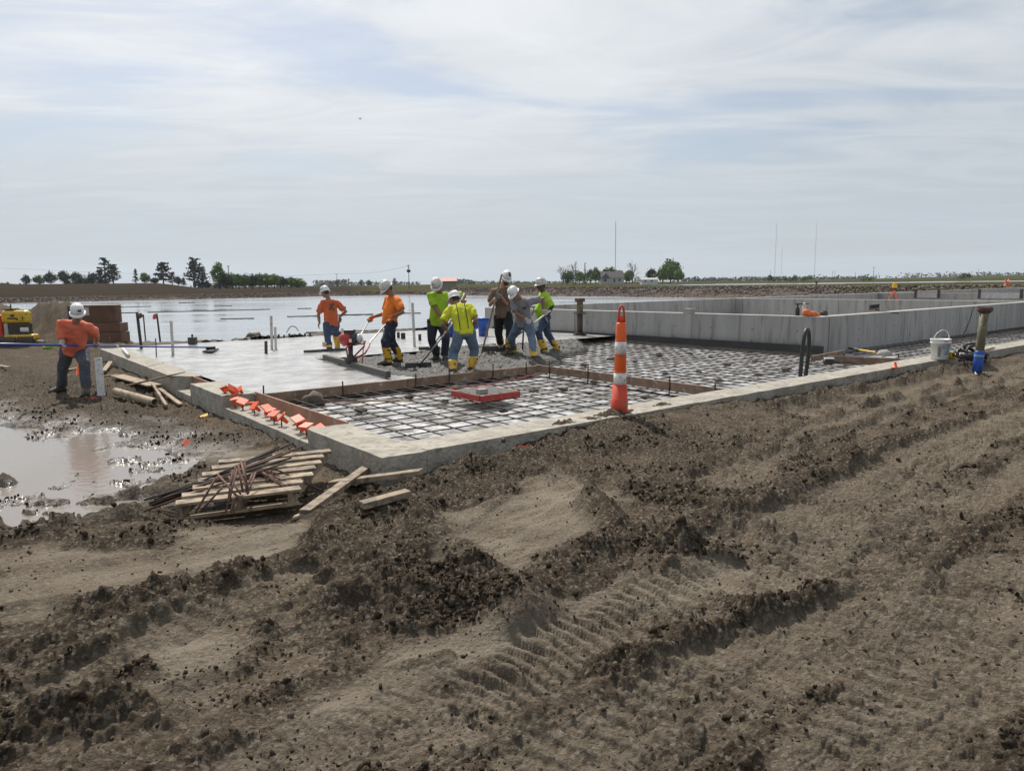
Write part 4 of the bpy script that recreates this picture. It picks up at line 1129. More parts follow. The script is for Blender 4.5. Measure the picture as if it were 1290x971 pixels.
b = MB(); b.box(q + Vector((0, 0, .04)), (.17, .1, .075), RU); b.box(q + Vector((.02, 0, .095)), (.08, .06, .03), RU); tag(b.build('tool_case', m_dark, bevel=.006), 'small dark case on the tank wall right of the orange cloth', 'case')
q = G(1101, 392.5, TZ)
t = thing('push_broom', 'dark push broom lying on the tank wall with its bristles up', 'broom', q)
d = (G(1114, 391, TZ) - G(1088, 393.5, TZ)).normalized()
b = MB(); b.bar(q - d * .3 + UP * .06, q + d * .3 + UP * .06, .07, .05); b.build('head', m_form, t, bevel=.006)
b = MB()
for k in range(26):
    p = q + d * (-.29 + .58 * k / 25)
    b.box(p + UP * .13, (.02, .06, .1), Euler((random.uniform(-.15, .15), random.uniform(-.2, .2), 0)).to_matrix())
b.build('bristles', m_black, t)
b = MB(); b.tube([q + UP * .05, D(1117, 393, q.y - .2), D(1132.5, 394.8, q.y - .45)], .015, 7); b.build('handle', m_black, t, smooth=True)

# items on the right-hand strip
q = G(1114, 447.5, -0.10); b = MB(); b.lathe(q, [(.15, 0), (.16, .02), (.15, .06), (.11, .11), (.05, .135), (.01, .14)], 18)
o = b.build('upturned_basin', m_block, smooth=True); o.scale = (1.0, .8, .85); tag(o, 'pale rounded upturned basin beside the yellow handle near the tank', 'basin')
t = thing('digging_bar', 'black and yellow tool handle lying on boards near the tank', 'tool', G(1090, 442, -0.05))
p0, p1, p2 = G(1069, 438.5, -.03), G(1082, 440.5, -.03), G(1103, 443.5, -.03)
b = MB(); b.tube([p0, p1], .024, 7); b.build('grip', m_black, t); b = MB(); b.tube([p1, p2], .017, 7); b.build('shaft', m_yelcap, t)
q = G(1046, 459, -0.1); t = thing('grinder', 'black and white hand tool lying on the bars near the tank corner', 'hand tool', q)
b = MB(); b.tube([q + Vector((-.12, 0, .05)), q + Vector((.03, .02, .05)), q + Vector((.16, .03, .03))], [.05, .055, .03], 9); b.build('housing', m_black, t, smooth=True)
b = MB(); b.box(q + Vector((-.03, 0, .115)), (.18, .07, .03)); b.build('cover', m_white, t, bevel=.008)
q = G(1127.5, 463.5, 0.003); t = thing('marker_cone', 'tiny orange cone on the right-hand wall left of the bucket', 'cone', q)
b = MB(); b.lathe(q, [(.01, 0), (.062, 0), (.06, .014), (.036, .02), (.022, .07), (.008, .085)], 14); b.build('cone', m_orange, t, smooth=True)
b = MB(); b.lathe(q, [(.0, .086), (.02, .086), (.02, .1), (.0, .1)], 10); b.build('tip', m_coneR, t)
for px, y0, y1, w_ in ((1132, 433, 422, 'left'), (1149, 431.5, 421, 'right')):
    q = G(px, y0, -.2); b = MB(); b.tube([q, D(px, y1, q.y)], .02, 6); b.box(q, (.1, .1, .03)); tag(b.build('pipe_stub', m_black), 'short black pipe stub at the foot of the tank, %s one of two' % w_, 'pipe stub', 'black stubs at the tank foot')

# instrument tripod and markers beyond the tank
q = D(1127, 360.5, 40); base = Vector((q.x, q.y, -0.3))
t = thing('survey_tripod', 'orange survey tripod with a yellow instrument inside the tank', 'tripod', base)
b = MB(); b.box(q + UP * .0, (.2, .2, .2)); b.lathe(q, [(.02, .1), (.09, .1), (.09, .19), (.02, .2)], 10); b.build('instrument', m_yelcap, t, bevel=.02)
b = MB(); b.lathe(q, [(.02, -.2), (.12, -.18), (.12, -.12), (.05, -.1)], 10); b.build('tripod_head', m_dark, t)
for k in range(3):
    a_ = k * 2.094 + .6; b = MB(); b.tube([q + Vector((0, 0, -.16)), Vector((q.x + .55 * math.cos(a_), q.y + .55 * math.sin(a_), -.3))], [.035, .025], 6); b.build('leg', m_orange, t)
q = G(1268, 360.5, TZ + .02)
t = thing('barrier_marker', 'small orange crossed marker standing on the far end wall of the tank', 'marker', q)
for k in (-1, 1):
    b = MB(); b.bar(q + Vector((-.25 * k, 0, 0)), q + Vector((.18 * k, 0, .62)), .05, .13, up=Vector((0, 1, 0))); b.build('board', m_orange, t)
b = MB(); b.box(q + Vector((0, -.04, .34)), (.62, .03, .14)); b.build('cross_board', m_pink, t)
q = D(1028.5, 358, 96); q.z = gz(q.x, q.y)
b = MB(); b.tube([q, q + UP * .55], .06, 6); b.box(q + UP * .5, (.3, .05, .3)); tag(b.build('marker_stake', m_rustf), 'small reddish marker stake on the stony bank beyond the tank', 'stake')

# pipes and stakes standing in the slab
def post(label, px, y0, y1, r, m, z=-0.05, name='pvc_pipe', cat='pipe', px1=None, grp=None, hollow=True):
    q = G(px, y0, z); top = D(px1 if px1 is not None else px, y1, q.y)
    b = MB(); b.tube([q - UP * .1, top], r, 10, caps=not hollow)
    if hollow:
        n = (top - q).normalized(); b.tube([top, top - n * .12], r * .82, 10, caps=False)
        b.tube([top, top - n * .1], [r, r * .99], 10, caps=False)
        rim = [top + Vector((math.cos(a_) * rr, math.sin(a_) * rr, 0)) for rr in (r, r * .82) for a_ in np.linspace(0, 2 * math.pi, 11)[:-1]]
        b.add(rim, [(i, (i + 1) % 10, 10 + (i + 1) % 10, 10 + i) for i in range(10)])
    o = b.build(name, m, smooth=True); return tag(o, label, cat, grp)
post('grey plastic pipe standing alone in the wet slab left of the bull float head', 218, 449, 404.5, .031, m_pvc, px1=215.5)
post('taller grey plastic pipe of the pair behind the dark peg on the slab', 342.5, 442, 398, .032, m_pvc, px1=341.5)
post('shorter grey plastic pipe of the pair behind the dark peg on the slab', 347.5, 442, 412, .03, m_pvc, px1=346.5)
post('tall grey plastic pipe between the screed operator and the lime shirted man', 522.5, 439, 381.5, .034, m_pvc, px1=519.5)
post('short pale pipe behind the power screed engine', 433, 437, 414, .036, m_pvc, px1=431)
post('stubby pale pipe right behind the boots of the dark orange shirted man', 409, 438, 431, .06, m_pvc)
post('dark wooden peg in the wet slab in front of the two grey pipes', 335, 447, 429.5, .035, m_dark, name='peg', cat='peg', hollow=False)
post('thin steel pin in the slab beside the lone grey pipe', 197, 451, 426, .012, m_rebar, name='pin', cat='pin', px1=196, hollow=False)
post('black steel post at the left end of the slab', 178.5, 441, 393, .035, m_black, name='post', cat='post', px1=172.5, hollow=False)
q = D(176.5, 397.5, G(178.5, 441, -.05).y - .05); lump('rope_knot', q, .07, m_rustf, 'reddish brown knot tied near the top of the black post', 'knot', sq=1)
post('thin grey stake on the bank right behind the black post', 183.5, 430, 396, .022, m_dark, z=-.3, name='stake', cat='stake', px1=180.5, hollow=False)
post('dark stake carrying a pink flag on the bank behind the slab', 202, 430, 395, .03, m_dark, z=-.3, name='stake', cat='stake', px1=197.5, hollow=False)
qf = G(202, 430, -.3).y
b = MB(); g_ = [(197.5, 395.5), (195, 395.2), (192.5, 397), (192.3, 402), (194.5, 402.5), (198, 401)]
P = [D(x, y, qf + .03 * math.sin(i * 2)) for i, (x, y) in enumerate(g_)]
b.add(P + [p + Vector((0, .006, 0)) for p in P], [(0, 1, 4, 5), (1, 2, 3, 4), (6, 11, 10, 7), (7, 10, 9, 8)]); tag(b.build('flag', m_pink), 'small pink flag tied to a dark stake by the lagoon', 'flag')
for px, y0, y1, w_ in ((502, 426, 418, 'left'), (508, 427, 418, 'middle'), (529, 429, 418, 'right')):
    q = G(px, y0, -.02); b = MB(); wd = .12 if px == 508 else .075
    b.box(q + UP * .08, (wd, .08, .2)); tag(b.build('slab_stub', m_black, bevel=.01), 'short black stub standing on the far slab, %s one of three' % w_, 'stub', 'black stubs on the slab')
cable('thin black wire arched over the slab edge near the two pipes', [G(361, 419, -.02), D(366, 411.5, 22.3), D(372, 412, 22.3), G(376, 417, -.02)], .014, m_black, 'wire', 'wire')
q = G(243, 434, 0); t = thing('pump_box', 'small dark box with a knob at the slab edge behind the bull float', 'box', q)
b = MB(); b.box(q + UP * .1, (.2, .16, .2)); b.build('case', m_dark, t, bevel=.02); b = MB(); b.ell(q + UP * .23, (.03, .03, .05), None, 8, 6); b.build('knob', m_black, t)
for k, px in enumerate((315, 319, 323)):
    q = G(px, 424.5, 0); lump('mud_lump', q, .16 if k else .13, m_mudobj, ('left', 'middle', 'right')[k] + ' one of three big dark clods behind the far slab edge near the pipes', 'mud clod', 'big clods on the bank behind the slab', .9)

# white stand pipe, grey offcut, cardboard tube, shovel and planks by the left wall
q = on_ground(127.5, 498)
t = thing('stand_pipe', 'fat white plastic pipe standing in the mud beside the coral shirted man', 'pipe', q)
top = D(123.5, 451, q.y); b = MB(); b.tube([q - UP * .1, top], .056, 16, caps=False); b.tube([top, q], .047, 16, caps=False)
nn_ = 16; b.add([top + Vector((math.cos(k * math.pi / 8) * r, math.sin(k * math.pi / 8) * r, .001)) for r in (.056, .047) for k in range(16)], [(i, (i + 1) % 16, 16 + (i + 1) % 16, 16 + i) for i in range(16)]); b.build('barrel', m_white, t, smooth=True)
b = MB(); b.tube([q + UP * .01, q + UP * .05], .062, 16); b.build('collar', m_pvc, t, smooth=True)
b = MB(); b.tube([G(155, 439.5, .03), G(162, 448.5, .04)], .035, 10); tag(b.build('pipe_offcut', m_pvc, smooth=True), 'short grey pipe offcut lying on top of the left wall', 'pipe offcut')
a, c = on_ground(146, 498) + UP * .07, on_ground(196, 515) + UP * .07
b = MB(); b.tube([a, c], .062, 16, caps=False); b.tube([c, a], .053, 16, caps=False)
dd = (c - a).normalized(); s1 = dd.cross(UP).normalized(); s2 = s1.cross(dd)
for e in (a, c): b.add([e + s1 * (math.cos(k * math.pi / 8) * r) + s2 * (math.sin(k * math.pi / 8) * r) for r in (.062, .053) for k in range(16)], [(i, (i + 1) % 16, 16 + (i + 1) % 16, 16 + i) for i in range(16)])
tag(b.build('cardboard_tube', m_card, smooth=True), 'muddy tan cardboard tube lying by the left wall under the shovel', 'tube')
a, c = on_ground(161, 500) + UP * .17, G(214, 473, .02)
t = thing('shovel', 'long handled shovel leaning from the cardboard tube up to the left wall', 'shovel', a)
b = MB(); b.tube([a, c], .017, 8); b.build('handle', m_lumber, t, smooth=True)
d = (c - a).normalized(); sd_ = d.cross(UP).normalized(); b = MB()
b.loft([(c - d * .03, sd_ * .03, UP * .02), (c + d * .05, sd_ * .1, UP * .014), (c + d * .2, sd_ * .1, UP * .012), (c + d * .27, sd_ * .02, UP * .006)], 10); b.build('blade', m_dark, t, smooth=True)
def plank(label, px0, y0, px1, y1, w, h, m=None, lift0=.0, lift1=.0, name='plank', grp=None, roll=0):
    a, c = on_ground(px0, y0), on_ground(px1, y1)
    zs = sorted(gz(*a.lerp(c, i / 10).xy) for i in range(11)); dz_ = max(0, zs[8] - max(a.z, c.z)) * .6
    a, c = a + UP * (h / 2 + lift0 + dz_), c + UP * (h / 2 + lift1 + dz_)
    b = MB(); up = Vector((math.sin(roll), 0, math.cos(roll)))
    n = 5
    for i in range(1):
        b.bar(a, c, w, h, up)
    return tag(b.build(name, m or m_pallet, bevel=.006), label, 'plank', grp)
plank('wide muddy board lying along the foot of the left wall by the shovel', 148, 478, 196, 494, .24, .03, m_lumber, .06, .08)
plank('short stick lying across the end of the muddy cardboard tube', 193, 494, 210, 515, .045, .04, m_lumber, .1, .03)
plank('thin grey lath at the foot of the left wall notch', 202, 499, 228, 511, .07, .03, m_lumber, .06, .03)
plank('small broken board in the mud left of the wide muddy board', 131, 472, 140, 462, .1, .03, m_lumber, .06, .1)
plank('short pale batten in the mud behind the white stand pipe', 128, 478, 150, 476, .06, .03, m_lumber, .04, .04)
plank('pale two by four propped diagonally beside the pallet near the wall corner', 384, 652, 467, 600, .09, .045, m_pallet, .01, .08)
plank('pale timber lying flat behind the diagonal two by four', 418, 614, 531, 609, .11, .05, m_pallet, .01, .02)
plank('short pale timber in the mud in front of the others', 456, 641, 515, 632, .09, .05, m_pallet, .0, .02)
plank('splintered end of board under the diagonal two by four', 370, 655, 392, 648, .07, .025, m_pallet, .0, .01)
plank('pale muddy board between the boots of the coral shirted man', 82, 469, 100, 465, .12, .03, m_lumber, .05, .05)
plank('thin pale lath on the mud by the far left frame edge', -12, 462, 12, 467, .1, .03, m_lumber, .04, .04)

# pallet with its load of bars
A, B_, C_ = G(216, 642, -.12), G(374, 622, -.12), G(406, 574, -.08)
ux = (B_ - A); LP = ux.length; ux.normalize(); uy = Vector((-ux.y, ux.x, 0)); WP = max(0.7, (C_ - B_).dot(uy)); zg = -.30
t = thing('pallet', 'muddy wooden pallet loaded with rusty bars by the wall corner', 'pallet', Vector((A.x, A.y, zg)))
def PL(x, y, z): return Vector((A.x, A.y, 0)) + ux * (x + .36 * y) + uy * y + Vector((0, 0, z + .03 + .07 * y / WP))
RP = rot_z(ux)
for k in range(7):
    y = .05 + (WP - .1) * k / 6; b = MB(); x1 = LP + random.uniform(-.02, .03) + .08 * y / WP
    b.bar(PL(random.uniform(-.02, .02) , y, -.125), PL(x1, y + random.uniform(-.015, .015), -.125), .115, .022); b.build('deck_board', m_pallet, t, bevel=.003)
for x in (.05, LP / 2, LP - .05):
    b = MB(); b.bar(PL(x, 0, -.18), PL(x + .08, WP, -.18), .045, .088); b.build('stringer', m_pallet, t, bevel=.003)
for y in (.05, WP / 2, WP - .05):
    b = MB(); b.bar(PL(0.02, y, -.236), PL(LP, y, -.236), .1, .02); b.build('bottom_board', m_lumber, t, bevel=.003)
def rod(pts, m, lab, grp, r=.0085):
    b = MB(); b.tube(pts, r, 6); return tag(b.build('rebar', m, smooth=True), lab, 'rebar', grp)
for k in range(15):
    f = k / 14; e0 = on_ground(182 + 26 * f + random.uniform(-4, 4), 643 - 4 * f + random.uniform(-3, 3), -.3) + UP * (.03 + .01 * (k % 3))
    e1 = PL(.55 + .25 * random.random(), .35 + .5 * f + random.uniform(-.05, .05), -.0 + .014 * (k % 4))
    rod([e0, e0.lerp(e1, .5) + UP * .01, e1], m_rebar if k % 3 else m_rust, 'long dark straight bar in the bundle running left off the pallet over the puddle edge', 'long straight bars on the pallet')
for k, (x0, y0, x1, y1) in enumerate([(272, 602, 246, 646), (282, 611, 252, 645), (274, 597, 304, 631), (297, 586, 290, 627), (293, 592, 288, 629), (299, 590, 284, 646), (300, 585, 306, 620), (304, 597, 312, 618), (303, 579, 313, 617), (308, 582, 310, 612), (318, 597, 310, 616), (322, 595, 312, 622), (301, 634, 294, 647), (296, 635, 291, 645), (288, 600, 303, 622)]):
    z1 = -.06 if y1 < 640 else -.13
    e1 = G(x1, y1, z1); e0 = D(x0, y0, e1.y + .12 + .05 * (k % 3))
    e0.z = max(e0.z, -.05)
    rod([e0, e1], m_rust, 'short rusty bar in the criss-cross heap at the middle of the pallet', 'short rusty bars heaped on the pallet')
for k in range(9):
    f = k / 8; top = G(327 + 14 * f, 594 - 2.5 * f, .0 - .04 * f); 
    e1 = G(371 + 6 * math.sin(k * 2), 622 - 7 * f, -.12); e0 = top + (top - e1).normalized() * .02 + Vector((-.12, -.05, -.07))
    rod([e0, top - (top - e1) * .04 + UP * .0, e1], m_rust, 'bent rusty bar lying side by side with others at the right of the pallet', 'bent bars on the pallet')
rod([G(322, 598, -.03), G(338, 590, .0), G(352, 593, -.02), G(408, 619, -.2)], m_rust, 'long hooked rusty bar reaching off the right end of the pallet', None)

# red frame on the bars
Lc, Fc, Rc = G(569, 491.5, 0.0), G(605.5, 498.5, 0.0), G(654.5, 492.3, 0.0)
e1 = (Lc - Fc); e2 = (Rc - Fc)
t = thing('sump_frame', 'low red steel frame filled with gravelly concrete on the bar grid', 'frame', Vector((Fc.x, Fc.y, -.11)))
cs = [Fc, Rc, Rc + e1, Lc]
for i in range(4):
    p, q = cs[i], cs[(i + 1) % 4]; b = MB(); d = (q - p).normalized(); b.bar(p - UP * .045, q - d * .02 - UP * .045, .02, .085); b.build('side_plate', m_redst, t)
b = MB(); n = 14; vs = []
for i in range(n + 1):
    for j in range(n + 1):
        p = Fc + e1 * (.03 + .94 * i / n) + e2 * (.03 + .94 * j / n); vs.append(p + UP * (-.001 + .012 * mnoise.noise(p * 9)))
b.add(vs, [(i * (n + 1) + j, (i + 1) * (n + 1) + j, (i + 1) * (n + 1) + j + 1, i * (n + 1) + j + 1) for i in range(n) for j in range(n)]); b.build('fill', m_rough, t, smooth=True)
q = Fc + e1 * .22 + e2 * .2
b = MB(); b.box(q + UP * .03, (.14, .1, .075), rot_z(e2)); tag(b.build('concrete_block', m_block, bevel=.006), 'little grey block standing on the red frame', 'block')
b = MB(); b.bar(G(592, 503.5, -.1), G(604, 503, -.1), .07, .03); tag(b.build('wood_wedge', m_pallet), 'small wooden wedge under the front corner of the red frame', 'wedge')
t = thing('long_handled_tool', 'long wooden pole lying on the bars, half wrapped in reddish tape', 'pole', G(460, 504, -.1))
b = MB(); b.tube([G(408, 504, -.1), G(450, 504.5, -.1)], .014, 7); b.build('wrapped_half', m_rustf, t); b = MB(); b.tube([G(450, 504.5, -.1), G(515, 504.3, -.1)], .016, 7); b.build('bare_half', m_card, t)
cable('thin red string lying over the bars behind the red frame', [G(545, 494, -.1), G(562, 489, -.1), G(585, 488, -.1), G(640, 480, -.1), G(675, 471, -.1)], .008, m_redst, 'string', 'string')
q = G(634, 556, 0.0); lump('stone', q + UP * .01, .025, m_dark, 'small dark stone on the right-hand wall top near the front', 'stone', sq=.9)
lump('mud_lump', G(395, 503, -.12), .16, m_mudobj, 'large dark round clod on the bars under the long form board', 'mud clod', sq=.7)

# blue drum behind the men
q = G(609, 423, -.01); t = thing('blue_drum', 'blue plastic drum with a wide lid on the slab behind the man with the board', 'drum', q)
b = MB(); b.lathe(q, [(.01, 0), (.13, 0), (.14, .02), (.15, .3), (.19, .34), (.19, .46), (.17, .48)], 18); b.build('barrel', m_blue, t, smooth=True)
b = MB(); b.lathe(q, [(.17, .481), (.205, .485), (.205, .52), (.01, .53)], 18); b.build('lid', m_blue, t, smooth=True)
b = MB(); b.box(q + Vector((-.2, 0, .3)), (.09, .06, .2)); b.build('side_handle', m_blue, t, bevel=.015)
q = G(570, 424, -.01); t = thing('blue_bucket', 'blue bucket behind the yellow shirted man, mostly hidden', 'bucket', q)
b = MB(); b.lathe(q, [(.01, 0), (.13, 0), (.16, .36), (.17, .36), (.17, .39), (.15, .39), (.13, .05)], 18); b.build('tub', m_blue, t, smooth=True)
b = MB(); b.tube([q + Vector((.16 * math.cos(a_), 0, .37 + .12 * math.sin(a_))) for a_ in np.linspace(0, math.pi, 10)], .008, 6); b.build('handle', m_black, t)

# yellow trench roller at the left edge
q = on_ground(12, 436, -.4); d_ = q.y; k_ = d_ / 900
t = thing('trench_roller', 'yellow trench roller with dark engine bay parked at the left edge', 'roller', q)
def RB(x0, x1, y0, y1, dep, m, nm, bev=.03, dz=0.0):
    dep *= .3; dz *= .35
    x0w, x1w = (x0 - 645) * k_, (x1 - 645) * k_
    z0, z1 = q.z + (435.5 - y1) * k_, q.z + (435.5 - y0) * k_
    b = MB(); b.box(((x0w + x1w) / 2, d_ + dep / 2 + dz, (z0 + z1) / 2), (x1w - x0w, dep, z1 - z0)); return b.build(nm, m, t, bevel=bev)
RB(4, 37, 391, 407, 1.1, m_yel, 'hood', .09); RB(7, 36, 407, 424, 1.0, m_dark, 'engine_bay', .03, .05)
RB(7.2, 12, 407, 424, .5, m_alu, 'side_plate', .01, .02); RB(6, 43, 421, 428, 1.2, m_yel, 'chassis', .05, -.05); RB(6, 22, 424, 430, 1.25, m_coneR, 'bumper', .02, -.08)
RB(27, 37, 412, 418, .3, m_white, 'filter', .04, -.02); RB(23.5, 26.3, 400.5, 403, .02, m_black, 'badge', 0, -.012); RB(30.5, 33.5, 399.3, 400.3, .02, m_black, 'letter', 0, -.012); RB(31.5, 32.5, 400.3, 403.5, .02, m_black, 'letter', 0, -.012)
RB(8, 20, 388.5, 391, .5, m_dark, 'air_box', .02, .2); RB(24.5, 26, 394.3, 395.8, .03, m_white, 'lamp', 0, -.015)
RB(13, 24, 400, 402, .015, m_dark, 'vent_slot', 0, -.01); RB(17, 22, 396, 399, .012, m_dark, 'letter', 0, -.01)
b = MB(); b.tube([(q.x + .12, d_ + .1, q.z + 1.1), (q.x + .12, d_ + .1, q.z + 1.4)], .02, 6); b.build('exhaust', m_black, t)
for x in (12, 33):
    xw = (x - 645) * k_
    b = MB(); b.tube([(xw - .26, d_ + .12, q.z + .17), (xw + .26, d_ + .12, q.z + .17)], .2, 16); b.build('drum', m_mudobj, t, smooth=False)
RB(-40, 3, 396, 434, 1.0, m_coneR, 'rear_frame', .06, .2)

# brown form panels stacked behind the coral shirted man
q = on_ground(132, 431, -.4); d_ = q.y; k_ = d_ / 900
t = thing('plywood_box', 'big brown plywood box on top of the stack behind the coral shirted man', 'box', q)
def CB(x0, x1, y0, y1, dep, m, nm, tt, dz=0.0, bev=.012):
    x0w, x1w = (x0 - 645) * k_, (x1 - 645) * k_; z0, z1 = q.z + (431 - y1) * k_, q.z + (431 - y0) * k_
    b = MB(); b.box(((x0w + x1w) / 2, d_ + dep / 2 + dz, (z0 + z1) / 2), (x1w - x0w, dep, z1 - z0)); return b.build(nm, m, tt, bevel=bev)
CB(94, 147, 385.6, 406.3, .35, m_crate, 'carcass', t, .1); CB(87, 93.6, 384.8, 406.3, .35, m_black, 'end_frame', t, .1); CB(109, 114, 386.5, 397, .02, m_pvc, 'pale_label', t, .085, 0); CB(93.7, 147.4, 384.3, 385.5, .38, m_form, 'top_batten', t, .08)
t2 = thing('plywood_form', 'brown plywood panel, upper of two under the big brown box', 'panel', q)
CB(108, 154, 406.6, 417.6, .5, m_crate, 'face', t2, -.05); CB(120, 122, 408, 417, .02, m_form, 'cleat', t2, -.065, 0)
t3 = thing('plywood_form', 'brown plywood panel, lowest one under the big brown box', 'panel', q)
CB(106, 155.5, 418, 431, .5, m_crate, 'face', t3, -.06); CB(140, 142, 419, 430, .02, m_form, 'cleat', t3, -.075, 0)
# odds and ends beside the roller
o = lump('lime_vest', on_ground(65, 436, -.4) + UP * .05, .2, m_green, 'lime green vest thrown on the mud behind the blue pole', 'vest', sq=.4); o.scale = (1.3, 1, 1)
for k, (x0, x1, y, lab) in enumerate(((18, 36, 431, 'pale timber offcut lying left in the pile beside the yellow roller'), (30, 45, 430, 'pale timber offcut on top of the pile beside the yellow roller'), (44, 56, 435, 'pale timber offcut lying right in the pile beside the yellow roller'))):
    plank(lab, x0, y, x1, y + 2, .12, .09, m_pallet, .05, .05, 'timber_offcut')
q = on_ground(102, 470, -.37); t = thing('safety_cone', 'orange cone behind the leg of the coral shirted man', 'cone', q)
b = MB(); b.lathe(q, [(.01, 0), (.14, 0), (.14, .025), (.1, .03), (.045, .3), (.03, .34), (.01, .34)], 16); b.build('cone', m_cone, t, smooth=True)
b = MB(); b.box(q + UP * .01, (.32, .32, .03)); b.build('base', m_black, t)

# floating lines on the lagoon
for k, (x0, y0, x1, y1, r, lab) in enumerate([(150, 394.5, 173, 393.8, .09, 'short dark floating line by the big brown box on the lagoon'), (186, 393.4, 340, 389.8, .07, 'long dark floating line across the left lagoon'), (362, 398.8, 400, 398, .07, 'dark floating line left of the dark orange shirted man'),
                                              (415, 397, 470, 395.8, .07, 'dark floating line behind the dark orange shirted man'), (385, 419, 540, 413.5, .05, 'dark floating line close behind the slab'), (151, 387.2, 190, 386.2, .10, 'dashed dark floating line far out on the left'), (492, 394.8, 530, 394.2, .06, 'dark floating line behind the screed operator'),
                                              (278, 401.5, 320, 400.8, .05, 'faint dark line on the mid lagoon'), (225, 381.5, 245, 381.2, .12, 'faint dark line near the far shore'), (375, 388.8, 392, 388.4, .07, 'small dark float on the mid lagoon'), (270, 385.6, 292, 385.2, .08, 'thin dark float in the far middle of the lagoon')]):
    a, c = G(x0, y0, WATER_Z + .02), G(x1, y1, WATER_Z + .02); b = MB(); n = 8
    b.tube([a.lerp(c, i / n) + Vector((0, random.uniform(-.25, .25) * (0 < i < n), 0)) for i in range(n + 1)], r * .7, 6); tag(b.build('floating_line', m_black, smooth=True), lab, 'floating line')

# ------------------------------------------------------------------ people
m_skinL = mat('skin_light', (0.40, 0.22, 0.15), 0.55, (0.34, 0.17, 0.115), 9)
m_skinT = mat('skin_tan', (0.27, 0.14, 0.09), 0.55, (0.22, 0.11, 0.07), 9)
m_skinD = mat('skin_dark', (0.11, 0.058, 0.038), 0.5, (0.085, 0.045, 0.03), 9)
m_hat = mat('hard_hat_white', (0.78, 0.78, 0.76), 0.3, (0.68, 0.68, 0.66), 6, dirt=(0.45, 0.42, 0.38), dirt_amt=0.1)
m_hatg = mat('hard_hat_scuffed', (0.66, 0.65, 0.62), 0.4, (0.5, 0.48, 0.45), 9, dirt=(0.3, 0.27, 0.24), dirt_amt=0.3)
m_hair = mat('dark_hair', (0.025, 0.018, 0.014), 0.6)
m_beard = mat('brown_beard', (0.08, 0.04, 0.022), 0.7)
m_eye = mat('eye', (0.03, 0.02, 0.018), 0.2)
m_lip = mat('lip', (0.22, 0.09, 0.07), 0.5)
m_bootY = mat('yellow_rubber', (0.74, 0.44, 0.02), 0.42, (0.62, 0.34, 0.02), 8, dirt=(0.16, 0.13, 0.1), dirt_amt=0.25)
m_bootM = mat('muddy_rubber', (0.07, 0.06, 0.05), 0.75, (0.04, 0.034, 0.03), 10, bump=0.4)
m_gloveW = mat('pale_glove', (0.5, 0.47, 0.42), 0.85, (0.36, 0.33, 0.29), 12)
m_gloveO = mat('orange_glove', (0.7, 0.16, 0.04), 0.8, (0.5, 0.1, 0.03), 12)
m_gloveG = mat('grey_glove', (0.2, 0.19, 0.18), 0.85, (0.3, 0.28, 0.26), 12)
def cloth(name, c, c2=None, dirt=None, da=0.0): return mat(name, c, 0.9, c2 or tuple(x * .8 for x in c), 7, bump=0.35, bscale=60, dirt=dirt, dirt_amt=da)
JEAN = (0.075, 0.115, 0.19)

def ik(a, c, l1, l2, pole):
    d = c - a; L_ = d.length; mx = (l1 + l2) * 0.995
    if L_ > mx: c = a + d * (mx / L_); d = c - a; L_ = mx
    x = (l1 * l1 - l2 * l2 + L_ * L_) / (2 * L_); h = math.sqrt(max(l1 * l1 - x * x, 0))
    n = d / L_; p = pole - n * pole.dot(n)
    p = p.normalized() if p.length > 1e-4 else n.orthogonal().normalized()
    return a + n * x + p * h, c
def fuse(mb, name, m, parent, voxel, dec=0.45, smooth=2, wrinkle=0.0, wscale=9.0, seed=0):
    off = OFF[parent.name]
    me = mb.mesh(name + '_src', off); o = bpy.data.objects.new('tmp', me); COL.objects.link(o)
    bm = bmesh.new(); bm.from_mesh(me); bmesh.ops.recalc_face_normals(bm, faces=bm.faces); bm.to_mesh(me); bm.free()
    r = o.modifiers.new('r', 'REMESH'); r.mode = 'VOXEL'; r.voxel_size = voxel
    if smooth: s = o.modifiers.new('s', 'SMOOTH'); s.iterations = smooth; s.factor = 0.5
    if dec < 1: d = o.modifiers.new('d', 'DECIMATE'); d.ratio = dec
    dg = bpy.context.evaluated_depsgraph_get(); dg.update()
    m2 = bpy.data.meshes.new_from_object(o.evaluated_get(dg)); m2.name = name
    bpy.data.objects.remove(o); bpy.data.meshes.remove(me)
    if wrinkle:
        sd_ = Vector((seed * 7.3, seed * 3.1, 0))
        for v, nrm in [(v, v.normal.copy()) for v in m2.vertices]:
            q = v.co + sd_
            w = 1 - abs(mnoise.noise(Vector((q.x * wscale, q.y * wscale, q.z * wscale * .75)))) * 2
            v.co += nrm * wrinkle * (w * .7 + mnoise.noise(q * wscale * 2.3) * .5)
    m2.materials.clear(); m2.materials.append(m)
    m2.polygons.foreach_set('use_smooth', [True] * len(m2.polygons))
    return link(name, m2, None, parent)
def frame_R(right, fwd, up): return Matrix((right, fwd, up)).transposed()

